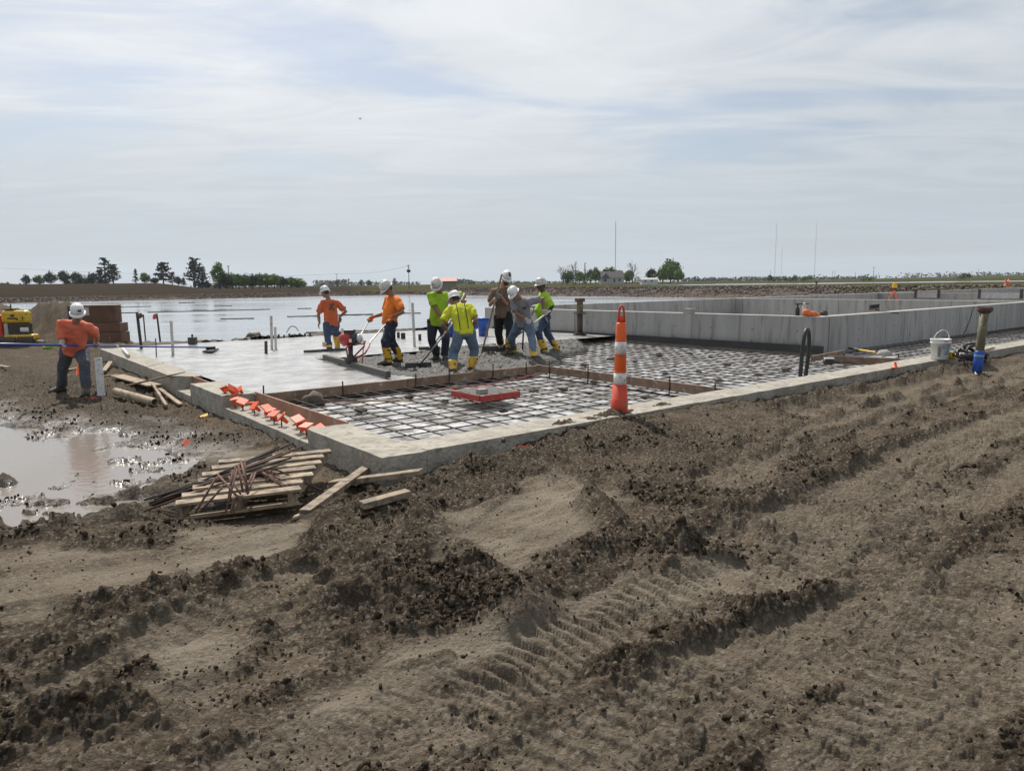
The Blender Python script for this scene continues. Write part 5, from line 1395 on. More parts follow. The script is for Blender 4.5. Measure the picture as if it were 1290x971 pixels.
def hand_prims(b, wrist, grip, axis, grow=0.0, relaxed=False, side=1):
    e = (grip - wrist); L_ = max(e.length, .05); e.normalize()
    a = axis - e * axis.dot(e); a = a.normalized() if a.length > 1e-3 else e.orthogonal().normalized()
    s_ = a.cross(e).normalized() * side                # palm side offset from the tool
    g = grow
    K = grip + s_ * .018 - e * .01
    b.loft([(wrist, a * (.027 + g), s_ * (.021 + g)), (wrist.lerp(K, .4) + s_ * .01, a * (.038 + g), s_ * (.017 + g)), (K, a * (.043 + g), s_ * (.016 + g))], 10)
    for i in range(4):
        o_ = a * (-.032 + .0215 * i); ln = (.88, 1.0, .96, .8)[i]
        if relaxed: pts = [K + o_, K + o_ + e * .038 * ln - s_ * .01, K + o_ * .95 + e * .062 * ln - s_ * .028, K + o_ * .9 + e * .074 * ln - s_ * .048]
        else: pts = [K + o_, K + o_ + e * .036 * ln - s_ * .004, K + o_ + e * .040 * ln - s_ * .034, K + o_ + e * .012 * ln - s_ * .046]
        b.tube(pts, [.0105 + g, .0100 + g, .0095 + g, .0085 + g], 7)
    th = wrist.lerp(K, .45)
    b.tube([th + a * .03, th + a * .052 + e * .022 - s_ * .012, th + a * .045 + e * .05 - s_ * .03], [.0125 + g, .0115 + g, .0095 + g], 7)

def person(label, root, P, k=1.0, sh=.19, belly=0.0, skin=None, shirt=None, pants=None, boots='yellow', gloves=None, hat=None, sleeves='short', hair=True,
           head=(0, 0), face=None, beard=False, stripes=None, logo=None, back_print=False, emblem=None, seed=0, twist=1.0):
    """P: pel, neck, head, hl, hr, fl, fr, facing (all world), optional elbow poles, grip axes, toe directions."""
    t = thing('person', label, 'person', root)
    pel, neck, hd = P['pel'], P['neck'], P['head']
    f = Vector(P['facing']).normalized(); r = f.cross(UP).normalized()     # r: the person's right
    sh *= .93
    spine = (neck - pel); su = spine.normalized()
    r = (r - su * r.dot(su)).normalized(); fw = su.cross(r)
    mid = pel.lerp(neck, .5) - fw * (.03 + .12 * (1 - max(0, su.z)))
    def sp(q): return pel * (1 - q) ** 2 + mid * 2 * q * (1 - q) + neck * q * q
    def tang(q): return ((mid - pel) * 2 * (1 - q) + (neck - mid) * 2 * q).normalized()
    def sec(q, a, c, fo=0.0):
        tg = tang(min(max(q, 0), 1)); ff = tg.cross(r).normalized()
        base = sp(min(max(q, 0), 1)) + tg * (spine.length * (q - min(max(q, 0), 1)))
        return (base + ff * fo, r * a * k * .94, ff * c * k * .95)
    rs = Vector(P.get('sh_right', r)).normalized()
    un = tang(1)
    shL, shR = neck - rs * sh * k - un * .075 * k, neck + rs * sh * k - un * .075 * k
    hL, hR = pel - r * .095 * k - UP * .02, pel + r * .095 * k - UP * .02
    ual, fal, thl, sll = .30 * k, .265 * k, .435 * k, .44 * k
    arms = {}
    for s_, S0, key in ((-1, shL, 'l'), (1, shR, 'r')):
        hand = P['h' + key]; pole = Vector(P.get('e' + key, r * s_ * .8 - f * .5 - UP * .5))
        d0 = (hand - S0).normalized(); wr = hand - d0 * .075
        el, wr2 = ik(S0, wr, ual, fal, pole)
        fd = (wr2 - el).normalized(); hand2 = wr2 + (hand - wr2).normalized() * min(.085, max(.05, (hand - wr2).length))
        arms[key] = (S0, el, wr2, hand2, s_)
    legs = {}
    need = max((P['f' + q] + UP * .10 - Vector(P.get('t' + q, f)).normalized() * .05 - h_).length for q, h_ in (('l', hL), ('r', hR)))
    lk = min(1.0, max(.8, need * P.get('bend', 1.012) / (thl + sll))); thl *= lk; sll *= lk
    for s_, H0, key in ((-1, hL, 'l'), (1, hR, 'r')):
        foot = P['f' + key]; toe = Vector(P.get('t' + key, f)); toe.z = 0; toe.normalize()
        ank = foot + UP * .10 - toe * .05
        kn, ank2 = ik(H0, ank, thl, sll, toe + r * s_ * .15 + Vector((0, 0, .1)))
        legs[key] = (H0, kn, ank, foot, toe, s_)
    # body
    b = MB()
    b.loft([sec(-.1, .09, .085), sec(.02, .155, .11), sec(.3, .14, .10, belly * .5), sec(.6, .16, .115, belly * .4), sec(.85, .155, .1), sec(.96, .09, .07), sec(1.0, .06, .06)], 14)
    hf = Vector(P.get('look', f)).normalized(); hup = Vector(P.get('head_up', (hd - neck).normalized())); hr_ = hf.cross(hup).normalized(); hup = hr_.cross(hf).normalized()
    HR = frame_R(hr_, hf, hup)
    b.tube([neck - un * .05, neck + (hd - neck) * .35, hd - hup * .03 - hf * .015], [.065 * k, .058 * k, .06 * k], 10)
    b.ell(hd + hup * .02 * k, (.076 * k, .095 * k, .108 * k), HR, 14, 10)
    b.ell(hd - hup * .055 * k + hf * .028 * k, (.056 * k, .062 * k, .062 * k), HR, 12, 8)
    b.tube([hd + hf * .088 * k + hup * .012, hd + hf * .112 * k - hup * .03 * k], [.009, .016], 7)
    for s_ in (-1, 1): b.ell(hd + hr_ * s_ * .078 * k - hup * .012 - hf * .008, (.012, .022, .033), HR, 8, 6)
    for key, (S0, el, wr, hand, s_) in arms.items():
        b.tube([neck - un * .06 + rs * s_ * .06, S0, S0.lerp(el, .35), el, el.lerp(wr, .3), wr], [.06 * k, .058 * k, .05 * k, .041 * k, .043 * k, .028 * k], 10)
        ax = Vector(P.get('a' + key, (0, 0, 1)))
        hand_prims(b, wr, hand, ax, 0.0, P.get('relax' + key, False), P.get('side' + key, 1))
    for key, (H0, kn, ank, foot, toe, s_) in legs.items():
        b.tube([H0 + UP * .05, H0.lerp(kn, .3), kn, kn.lerp(ank, .3), ank], [.085 * k, .078 * k, .054 * k, .055 * k, .04 * k], 10)
        b.tube([ank - UP * .04, foot + UP * .05 + toe * .12], [.04, .032], 8)
    fuse(b, 'body', skin, t, .0115, .4, 2)
    # shirt
    q0 = P.get('shirt_low', .02)
    b = MB()
    b.loft([sec(q0 - .10, .178, .135, belly * .5), sec(q0 + .05, .18, .138, belly * .7), sec(.3, .168 , .13 + belly * .45, belly * .9), sec(.58, .182, .135, belly * .5), sec(.8, .188, .128), sec(.93, .155, .1), sec(1.0, .085, .078)], 16)
    for key, (S0, el, wr, hand, s_) in arms.items():
        end = S0.lerp(el, .78) if sleeves == 'short' else el
        b.tube([neck - un * .055 + rs * s_ * .05, S0 - rs * s_ * .01, S0.lerp(el, .4), end], [.075 * k, .079 * k, .074 * k, .072 * k], 12)
    so = fuse(b, 'shirt', shirt, t, .013, .6, 1, .022, 6.5, seed)
    if sleeves == 'undersleeve':
        for key, (S0, el, wr, hand, s_) in arms.items():
            b = MB(); b.tube([S0.lerp(el, .35), el, wr], [.058, .05, .038], 10); b.build('sleeve', m_black, t, smooth=True)
    if sleeves == 'undersleeve':
        pass
    # trousers
    b = MB()
    b.loft([sec(-.16, .10, .10), sec(-.05, .175, .128), sec(.06, .17, .122, belly * .3), sec(.14, .165, .12, belly * .3)], 16)
    for key, (H0, kn, ank, foot, toe, s_) in legs.items():
        endp = ank + (kn - ank) * (.28 if boots == 'yellow' else .04)
        b.tube([H0 + UP * .06, H0.lerp(kn, .35), kn, kn.lerp(endp, .5), endp], [.105 * k, .098 * k, .077 * k, .074 * k, .07 * k], 12)
    fuse(b, 'trousers', pants, t, .014, .5, 2, .018, 6.5, seed + 3)
    b = MB(); b.loft([sec(.075, .176, .13, belly * .35), sec(.125, .174, .128, belly * .35)], 16); b.build('belt', m_black, t, smooth=True)
    # boots
    for key, (H0, kn, ank, foot, toe, s_) in legs.items():
        side = toe.cross(UP)
        up_ = (kn - ank).normalized()
        if boots == 'yellow':
            b = MB(); b.loft([(ank - UP * .05 + toe * .02, side * .062, toe * .085), (ank + up_ * .04, side * .066, toe * .078), (ank + up_ * .16, side * .082, toe * .086), (ank + up_ * .25, side * .090, toe * .092)], 14)
            bo = fuse(b, 'boot', m_bootY, t, .013, .5, 1, .006, 14, seed)
            b = MB(); b.bar(ank + up_ * .2 + side * s_ * .085 - toe * .02, ank + up_ * .2 + side * s_ * .085 + toe * .03, .012, .03); b.build('strap', m_black, bo)
        else:
            bo = None
        b = MB(); z0 = foot.z
        b.loft([(ank + UP * .06, side * .062, toe * .075), (ank + UP * .01 + toe * .01, side * .066, toe * .088)], 12)
        pts = [(foot - toe * .10 + UP * .045, .05, .05), (foot + UP * .055, .054, .06), (foot + toe * .1 + UP * .048, .056, .05), (foot + toe * .185 + UP * .03, .045, .034)]
        b.loft([(c, side * a_, UP * h_) for c, a_, h_ in pts], 12)
        fuse(b, 'boot_foot' if boots == 'yellow' else 'boot', m_bootM, t, .013, .5, 1, .007, 12, seed + 1)
    # gloves
    if gloves:
        for key, (S0, el, wr, hand, s_) in arms.items():
            b = MB(); hand_prims(b, wr, hand, Vector(P.get('a' + key, (0, 0, 1))), .005, P.get('relax' + key, False), P.get('side' + key, 1))
            d = (wr - el).normalized(); b.tube([wr - d * .045, wr + d * .01], [.04, .034], 10); fuse(b, 'glove', gloves, t, .009, .5, 1)
    # head gear and face
    hc = hd + hup * .045 * k - hf * .005
    tilt = Matrix.Rotation(math.radians(-4), 3, 'X')
    b = MB(); prof = [(1.0, 0.0), (1.0, .02), (.985, .045), (.93, .075), (.8, .104), (.6, .122), (.35, .132), (.12, .136), (.01, .136)]
    secs = []
    for rr, z in prof: secs.append((hc + HR @ (tilt @ Vector((0, 0, z * k))), HR @ Vector((.099 * rr * k, 0, 0)), HR @ Vector((0, .122 * rr * k, 0))))
    b.loft(secs, 20); ho = b.build('hard_hat', hat or m_hat, t, smooth=True)
    b = MB(); vs = []; n = 24
    for i in range(n):
        a_ = 2 * math.pi * i / n; fx = max(0, math.sin(a_)) ** 1.5
        for rr, z in ((1.0, .004), (1.17 + .24 * fx, -.012 - .018 * fx), (1.17 + .24 * fx, -.020 - .018 * fx), (1.0, -.006)):
            vs.append(hc + HR @ (tilt @ Vector((.099 * rr * math.cos(a_) * k, .122 * rr * math.sin(a_) * k, z * k))))
    b.add(vs, [(i * 4 + j, ((i + 1) % n) * 4 + j, ((i + 1) % n) * 4 + (j + 1) % 4, i * 4 + (j + 1) % 4) for i in range(n) for j in range(4)]); b.build('brim', hat or m_hat, ho, smooth=True)
    b = MB(); pts = [hc + HR @ (tilt @ Vector((0, .122 * math.cos(a_) * k * 1.005, .137 * math.sin(a_) * k))) for a_ in np.linspace(.35, math.pi - .35, 10)]
    b.tube(pts, .011, 6); b.build('ridge', hat or m_hat, ho, smooth=True)
    if emblem:
        mm, pos, sz = emblem
        az, el_ = pos; n_ = Vector((math.sin(az) * math.cos(el_), math.cos(az) * math.cos(el_), math.sin(el_)))
        c = hc + HR @ (tilt @ Vector((n_.x * .116 * k, n_.y * .141 * k, .02 + n_.z * .13 * k)))
        rr_ = HR @ Vector((math.cos(az), -math.sin(az), 0)); n_w = (HR @ n_).normalized(); u_ = n_w.cross(rr_)
        b = MB(); b.box(c, (sz[0], sz[1], .004), Matrix((rr_, u_, n_w)).transposed()); b.build('emblem', mm, ho)
    if hair:
        b = MB(); b.ell(hd - hf * .022 * k + hup * .012 * k, (.077 * k, .084 * k, .092 * k), HR, 14, 8); b.build('hair', m_hair, t, smooth=True)
    for s_ in (-1, 1):
        b = MB(); b.ell(hd + hf * .084 * k + hr_ * s_ * .031 * k + hup * .008 * k, (.012, .009, .0075), HR, 8, 6); b.build('eye', m_eye, t, smooth=True)
        b = MB(); b.ell(hd + hf * .088 * k + hr_ * s_ * .032 * k + hup * .026 * k, (.018, .007, .004), HR, 8, 5); b.build('eyebrow', m_hair, t, smooth=True)
    b = MB(); b.ell(hd + hf * .089 * k - hup * .062 * k, (.024, .008, .006), HR, 8, 5); b.build('mouth', m_lip, t, smooth=True)
    if beard:
        b = MB(); b.ell(hd + hf * .036 * k - hup * .075 * k, (.062 * k, .064 * k, .055 * k), HR, 12, 8); b.build('beard', m_beard, t, smooth=True)
    # prints and stripes on the shirt back or chest
    def strip(x0, x1, q_a, q_b, sgn, w, m, nm):
        b = MB(); n = 9
        for i in range(n):
            p = []
            for q, x in ((q_a + (q_b - q_a) * i / n, x0 + (x1 - x0) * i / n), (q_a + (q_b - q_a) * (i + 1) / n, x0 + (x1 - x0) * (i + 1) / n)):
                c, a_, f_ = sec(q, .18, .135, 0); cc = math.sqrt(max(0, 1 - (x / .2) ** 2)); p.append(c + r * x + f_ * sgn * (cc + .10))
            b.bar(p[0], p[1], w, .012, up=fw)
        return b.build(nm, m, so)
    if stripes:
        for x in (-.095, .055): strip(x, x + .02, .05, .9, -1, .012, m_black, 'stripe')
    if back_print:
        mp = mat('shirt_print', (0.13, 0.075, 0.05), .9)
        strip(-.05, .06, .55, .82, -1, .05, mp, 'print'); strip(.06, -.02, .5, .78, -1, .03, mp, 'print')
    if logo:
        strip(logo[0], logo[0] + .07, .74, .77, 1, .035, m_black, 'chest_logo')
    return t

def PT(px, py, y): return D(px, py, y)
shirt_coral = cloth('coral_shirt', (0.80, 0.20, 0.115)); shirt_dor = cloth('dark_orange_shirt', (0.55, 0.115, 0.04)); shirt_or = cloth('bright_orange_shirt', (0.80, 0.2, 0.02))
shirt_lime = cloth('lime_shirt', (0.37, 0.60, 0.035)); shirt_yel = cloth('yellow_shirt', (0.56, 0.57, 0.025)); shirt_brown = cloth('brown_shirt', (0.17, 0.115, 0.08)); shirt_grey = cloth('grey_shirt', (0.24, 0.23, 0.25))
jean_d = cloth('dark_jeans', (0.025, 0.032, 0.055), dirt=(0.16, 0.14, 0.12), da=.1); jean_m = cloth('blue_jeans', (0.04, 0.065, 0.12), dirt=(0.16, 0.14, 0.12), da=.1); jean_l = cloth('faded_jeans', (0.13, 0.19, 0.27), (0.08, 0.12, 0.18), dirt=(0.2, 0.17, 0.14), da=.2)
work_grey = cloth('muddy_work_trousers', (0.075, 0.09, 0.115), dirt=(0.13, 0.105, 0.08), da=.3); black_p = cloth('black_trousers', (0.016, 0.015, 0.018))

def tool_bar(b, p, q, r, n=8): b.tube([p, q], r, n)

# 1 coral shirt, left, holding the blue pole
fz = -.37
fl, fr = on_ground(109, 494, fz), on_ground(75, 491, fz)
y0 = (fl.y + fr.y) / 2
float_at = S(1.86, 12.0, .03)
hr1 = PT(78.5, 435, y0 - .52); 
pdir = (float_at + UP * .06 - hr1).normalized()
tq = .5
while tq < 1.1:
    q_ = hr1 + pdir * tq
    if 645 + FPX * q_.x / q_.y > 121.5: break
    tq += .01
hl1 = hr1 + pdir * tq
person('man in a coral orange T-shirt bending over the blue pole at the left', (fl + fr) / 2, dict(
    pel=PT(94, 441, y0 + .05), neck=PT(95, 406.5, y0 - .24), head=PT(98, 396, y0 - .38), hl=hl1, hr=hr1, fl=fl, fr=fr, facing=(.25, -1, 0), look=(.5, -1, -.38), head_up=(0.1, -.25, 1),
    al=pdir, ar=pdir, el=(.5, .9, 0), er=(-.5, .9, 0), bend=1.004, tl=(.5, -1, 0), tr=(-.35, -1, 0)),
    k=1.02, sh=.215, belly=.03, skin=m_skinL, shirt=shirt_coral, pants=work_grey, boots='dark', gloves=m_gloveW, emblem=(m_dark, (-.4, .35), (.05, .035)), seed=1)
t = thing('bull_float', 'long blue poled bull float reaching from the left edge onto the wet slab', 'concrete float', float_at)
pstart = hr1 - pdir * 2.6
b = MB(); b.tube([pstart, hr1 + pdir * 1.5], .021, 10); b.tube([hr1 + pdir * 1.5, float_at + UP * .07], .018, 10); b.build('pole', m_blueP, t, smooth=True)
b = MB(); b.tube([hr1 + pdir * 1.46, hr1 + pdir * 1.54], .025, 10); b.build('coupling', m_alu, t)
b = MB(); b.bar(float_at - UX * .16 - VX * .3, float_at + UX * .16 + VX * .3 , .22, .045); b.build('blade', m_rough, t, bevel=.01)
b = MB(); b.box(float_at + UP * .06, (.2, .12, .07), RU); b.build('bracket', m_black, t, bevel=.01)

# 2 dark orange shirt, back turned
fl, fr = G(415, 445.5, -.08), G(425, 441, -.08); y0 = (fl.y + fr.y) / 2
person('man in a dark orange T-shirt with his back turned on the wet slab', (fl + fr) / 2, dict(
    pel=PT(417.5, 408.5, y0), neck=PT(415, 378.5, y0 + .12), head=PT(409.5, 369, y0 + .18), hl=PT(402, 411, y0 + .15), hr=PT(428, 403, y0 + .30), fl=fl, fr=fr, facing=(-.45, .9, 0), look=(-.95, .4, -.25), head_up=(-.1, .1, 1),
    relaxl=True, relaxr=True, el=(-.2, -.6, 0), er=(1, -.3, 0), al=(-.5, .8, 0), ar=(1, 0, 0)),
    k=.97, sh=.19, skin=m_skinT, shirt=shirt_dor, pants=jean_m, gloves=None, back_print=True, seed=2, emblem=(m_gloveG, (-1.3, .3), (.05, .03)))

# 3 bright orange shirt at the power screed
fl, fr = G(487, 460, -.06), G(501, 456, -.06); y0 = (fl.y + fr.y) / 2
hl3, hr3 = PT(465, 403.5, y0 - .05), PT(490, 404, y0 - .42)
hl3, hr3 = PT(490, 404, y0 - .36), PT(465.5, 403, y0 + .1)
person('man in a bright orange T-shirt steering the power screed', (fl + fr) / 2, dict(
    pel=PT(492.5, 407, y0), neck=PT(495, 373, y0 - .02), head=PT(488, 364, y0 - .08), hl=hl3, hr=hr3, fl=fl, fr=fr, facing=(-.85, -.55, 0), look=(-.8, -.45, -.65), head_up=(-.5, -.3, 1),
    al=(.5, .2, .7), ar=(.8, .1, .6), el=(.8, -.5, -.3), er=(.1, .4, -.8), tl=(-.8, -.6, 0), tr=(-.7, -.6, 0)),
    k=1.03, sh=.205, belly=.05, skin=m_skinT, shirt=shirt_or, pants=jean_d, gloves=m_gloveO, hat=m_hatg, seed=3)
# power screed
sA, sB = G(409, 451.5, .03), G(489.5, 474, .03)
mid_ = sA.lerp(sB, .47)
t = thing('power_screed', 'red engined power screed with a long blade dragged over the wet slab', 'screed', mid_)
b = MB(); b.bar(sA + UP * .03, sB + UP * .03, .09, .11); b.build('blade', m_rough, t, bevel=.01)
ym = mid_.y
eng = PT(441, 427, ym + .15)
b = MB(); b.ell(eng + Vector((-.06, 0, .0)), (.16, .14, .13), None, 14, 10); b.build('engine_cowl', m_red, t, smooth=True)
b = MB(); b.tube([eng + Vector((.06, -.02, .0)), eng + Vector((.16, -.03, .01))], [.13, .12], 14); b.build('starter', m_black, t, smooth=True)
b = MB(); b.tube([eng + Vector((.16, -.04, .01)), eng + Vector((.21, -.05, .01))], [.09, .085], 14); b.build('starter_cap', m_white, t, smooth=True)
b = MB(); b.box(eng + Vector((0, 0, .13)), (.2, .16, .09)); b.build('fuel_tank', m_black, t, bevel=.02)
b = MB(); b.box(eng + Vector((.04, -.15, -.02)), (.05, .02, .06)); b.build('sticker', m_white, t)
b = MB(); b.tube([eng - UP * .1, Vector((mid_.x, mid_.y, .1))], [.05, .035], 10); b.build('drive_shaft', m_dark, t, smooth=True)
b = MB(); b.lathe(mid_ + UP * .05, [(.01, 0), (.12, 0), (.12, .08), (.07, .11), (.05, .16), (.01, .16)], 14); b.build('exciter', m_black, t, smooth=True)
hb_ = PT(464, 441, ym - .05)
for i, (hh, x1) in enumerate(((hr3, 0.0), (hl3, .03))):
    k1 = PT(455 + 12 * i, 421 + 9 * i, (hh.y + ym) / 2); b = MB(); b.tube([Vector((mid_.x + .03, mid_.y, .14)), PT(448 + 12 * i, 447 - 2 * i, ym - .1 * i), PT(459 + 6 * i, 436, ym + .05)], .016, 8); b.build('frame_tube', m_redst, t, smooth=True)
    b = MB(); d = (hh - k1).normalized(); b.tube([PT(459 + 6 * i, 436, ym + .05), k1, hh + d * .05], .0135, 8); b.build('handlebar', m_alu, t, smooth=True)
    b = MB(); b.tube([hh - d * .1, hh + d * .07], .02, 8); b.build('grip', m_black, t, smooth=True)
b = MB(); b.tube([PT(436, 438, ym), PT(438, 449, ym), Vector((mid_.x - .1, mid_.y, .1))], .016, 8); b.tube([PT(436, 438, ym), PT(447, 432, ym + .1)], .014, 8); b.build('frame_tube', m_redst, t, smooth=True)
b = MB(); b.tube([PT(448, 433, ym), PT(459, 433.5, ym + .02), PT(460, 429, ym + .02)], .016, 8); b.build('frame_tube', m_redst, t, smooth=True)
b = MB(); b.tube([PT(458, 437, ym), PT(456, 459, ym - .25)], .011, 8); b.build('kick_stand', m_redst, t, smooth=True)
form('loose dark board lying in the wet slab behind the power screed', G(383, 444, -.01), G(436, 441, -.01), .07, -.02, .09, m_rough)

# 4 lime shirt, head down, raking
fl, fr = G(561, 455, -.06), G(549, 454, -.06); y0 = (fl.y + fr.y) / 2
hr4, hl4 = PT(562.5, 409, y0 - .36), PT(585, 381, y0 - .22)
person('man in a lime green T-shirt with head bowed, raking behind the yellow shirt', (fl + fr) / 2, dict(
    pel=PT(551, 405.5, y0 + .05), neck=PT(555, 369, y0 - .12), head=PT(550.5, 360.5, y0 - .22), hl=hl4, hr=hr4, fl=fl, fr=fr, facing=(.1, -1, 0), look=(-.15, -1, -.8), head_up=(-.15, -.6, 1),
    al=(.5, .3, .7), ar=(.5, .3, .7), el=(.9, .2, .1), er=(-.8, 0, -.6), tl=(.3, -1, 0), tr=(-.4, -1, 0)),
    k=1.05, sh=.215, belly=.05, skin=m_skinT, shirt=shirt_lime, pants=jean_d, boots='dark', gloves=None, hat=m_hatg, seed=4)
def rake(label, top, tip, wdir, blade_w=.5, blade_h=.1, m=None):
    t = thing('concrete_rake', label, 'rake', tip); d = (tip - top).normalized()
    b = MB(); b.tube([top, tip - d * .02], .0165, 8); b.build('handle', m or m_alu, t, smooth=True)
    wdir = Vector(wdir).normalized(); n = wdir.cross(UP)
    b = MB(); b.bar(tip - wdir * blade_w / 2 + UP * .03, tip + wdir * blade_w / 2 + UP * .03, .014, blade_h); b.build('blade', m_rough, t, bevel=.003)
    b = MB(); b.tube([tip - d * .1, tip + UP * .05], .022, 8); b.build('socket', m_dark, t, smooth=True)
tp = G(541, 441, -.02)
rake('pale handled rake held by the bowed man in lime', hl4 + (hl4 - hr4).normalized() * .06, tp, (1, .2, 0))

# 5 yellow shirt, back turned, bending
fl, fr = G(570, 475, -.15), G(595, 472, -.15); y0 = (fl.y + fr.y) / 2
hl5, hr5 = PT(561.5, 419, y0 + .30), PT(571, 409.5, y0 + .28)
person('man in a yellow T-shirt with black stripes bending with his back turned', (fl + fr) / 2, dict(
    pel=PT(585, 419.5, y0 + .0), neck=PT(578, 385.5, y0 + .28), head=PT(572.5, 378.5, y0 + .42), hl=hl5, hr=PT(597, 419, y0 + .25), fl=fl, fr=fr, facing=(-.25, .97, 0), look=(-.75, .65, -.35), head_up=(-.1, .4, 1),
    sh_right=(1, .12, .12), al=(.6, -.3, .7), ar=(.2, .9, .2), el=(-.3, -1, 0), er=(.4, -1, 0), tl=(-.3, 1, 0), tr=(.4, 1, 0), relaxr=True),
    k=1.04, sh=.2, skin=m_skinT, shirt=shirt_yel, pants=jean_l, gloves=None, stripes=True, seed=5)
tp = G(527, 462, -.04)
rake('long pale rake held low by the man in yellow', hl5 + (hl5 - tp).normalized() * .32, tp, (1, .3, 0))

# 6 brown shirt with the upright board
fl, fr = G(641, 446, -.04), G(630.5, 443, -.04); y0 = (fl.y + fr.y) / 2
bt, bb = PT(632.3, 345.5, y0 - .35), G(606.5, 446, -.03)
bd = (bb - bt).normalized()
def on_board(py):
    q = (py - 345.5) / (446 - 345.5); return bt.lerp(bb, q)
hr6, hl6 = on_board(378), on_board(373) + Vector((.03, .02, 0))
person('bearded man in a brown T-shirt leaning on a tall wooden board', (fl + fr) / 2, dict(
    pel=PT(634, 398, y0), neck=PT(632.5, 362.5, y0 - .02), head=PT(637.5, 351.5, y0 - .06), hl=hl6, hr=hr6, fl=fl, fr=fr, facing=(-.2, -1, 0), look=(.4, -1, -.45), head_up=(.15, -.2, 1),
    al=bd, ar=bd, el=(.7, .7, -.8), er=(-.5, .7, -.8), tl=(.2, -1, 0), tr=(-.4, -1, 0)),
    k=1.06, sh=.195, skin=m_skinL, shirt=shirt_brown, pants=black_p, gloves=m_gloveG, beard=True, emblem=(m_black, (-.15, .75), (.05, .10)), seed=6)
b = MB(); b.bar(bt, bb, .042, .09, up=Vector((0, 1, .1))); tag(b.build('screed_board', m_lumber, bevel=.005), 'tall wooden board held upright by the bearded man in brown', 'board')

# 7 grey shirt, bending with a rake
fl, fr = G(674, 458, -.12), G(645, 448, -.08); y0 = (fl.y + fr.y) / 2
hr7, hl7 = PT(666.5, 406, y0 - .34), PT(688, 394.5, y0 - .16)
person('man in a grey T-shirt stooping over a long handled rake', (fl + fr) / 2, dict(
    pel=PT(660, 407.5, y0 + .08), neck=PT(655.5, 376.5, y0 - .18), head=PT(648, 370.5, y0 - .33), hl=hl7, hr=hr7, fl=fl, fr=fr, facing=(-.35, -1, 0), look=(-.65, -.7, -.75), head_up=(-.5, -.4, 1), sh_right=(-1, .35, .1),
    al=(.75, .2, .4), ar=(.75, .2, .4), el=(.8, .1, .5), er=(-.7, -.1, -.6), tl=(.4, -1, 0), tr=(-.8, -.5, 0)),
    k=1.0, sh=.2, skin=m_skinT, shirt=shirt_grey, pants=jean_l, gloves=m_gloveW, logo=(-.13,), seed=7)
tp = G(627, 441, .05)
rake('long pale rake worked by the stooping man in grey', hl7 + (hl7 - hr7).normalized() * .12, tp, (.9, .3, .0), .7, .12)

# 8 lime shirt with black sleeves
fl, fr = G(683, 447, -.08), G(699, 444, -.1); y0 = (fl.y + fr.y) / 2
person('man in a lime green T-shirt over black sleeves standing right of the group', (fl + fr) / 2, dict(
    pel=PT(687, 399, y0), neck=PT(684.5, 369, y0), head=PT(681.5, 359.5, y0 - .03), hl=PT(689, 403, y0 - .26), hr=PT(671, 394, y0 + .22), fl=fl, fr=fr, facing=(-.95, -.25, 0), look=(-1, -.2, -.1),
    relaxl=True, relaxr=True, el=(.6, -.6, 0), er=(.3, .7, 0), al=(0, 1, 0), ar=(0, 1, 0), tl=(-.9, -.4, 0), tr=(-.9, -.2, 0)),
    k=.99, sh=.185, belly=.10, skin=m_skinD, shirt=shirt_lime, pants=jean_m, gloves=m_gloveG, sleeves='undersleeve', seed=8, hat=m_hatg)
q = G(658, 443, -.06); b = MB(); b.tube([q, D(659.5, 416, q.y)], .02, 7); tag(b.build('steel_pin', m_dark, smooth=True), 'thin dark pin standing in the fresh concrete behind the man in grey', 'pin')
HAZE = 0.00007

# ------------------------------------------------------------------ far shore, fields, trees, farm
m_leafA = mat('leaf_dark', (0.05, 0.075, 0.033), 0.7, (0.03, 0.05, 0.024), 0.6, rnd=0.2)
m_leafB = mat('leaf_fresh', (0.15, 0.235, 0.05), 0.7, (0.09, 0.15, 0.035), 0.6, rnd=0.2)
m_leafC = mat('leaf_pine', (0.028, 0.042, 0.03), 0.75, (0.018, 0.028, 0.02), 0.6, rnd=0.15)
m_leafD = mat('leaf_yellowish', (0.13, 0.14, 0.035), 0.75, (0.085, 0.095, 0.025), 0.6)
m_bark = mat('bark', (0.07, 0.055, 0.045), 0.9)
m_barkp = mat('pale_bark', (0.16, 0.14, 0.125), 0.9)
def leaf_mesh(cs, size, rg):
    n = len(cs); nr = rg.normal(size=(n, 3)); nr /= np.linalg.norm(nr, axis=1)[:, None]
    tmp = rg.normal(size=(n, 3)); a = np.cross(nr, tmp); a /= np.linalg.norm(a, axis=1)[:, None]; b_ = np.cross(nr, a)
    s_ = size * rg.uniform(.6, 1.3, (n, 1)); v = np.stack([cs + a * s_, cs + b_ * s_ * .7, cs - a * s_ * .9, cs - b_ * s_ * .8], 1).reshape(-1, 3)
    return v, [(4 * i, 4 * i + 1, 4 * i + 2, 4 * i + 3) for i in range(n)]
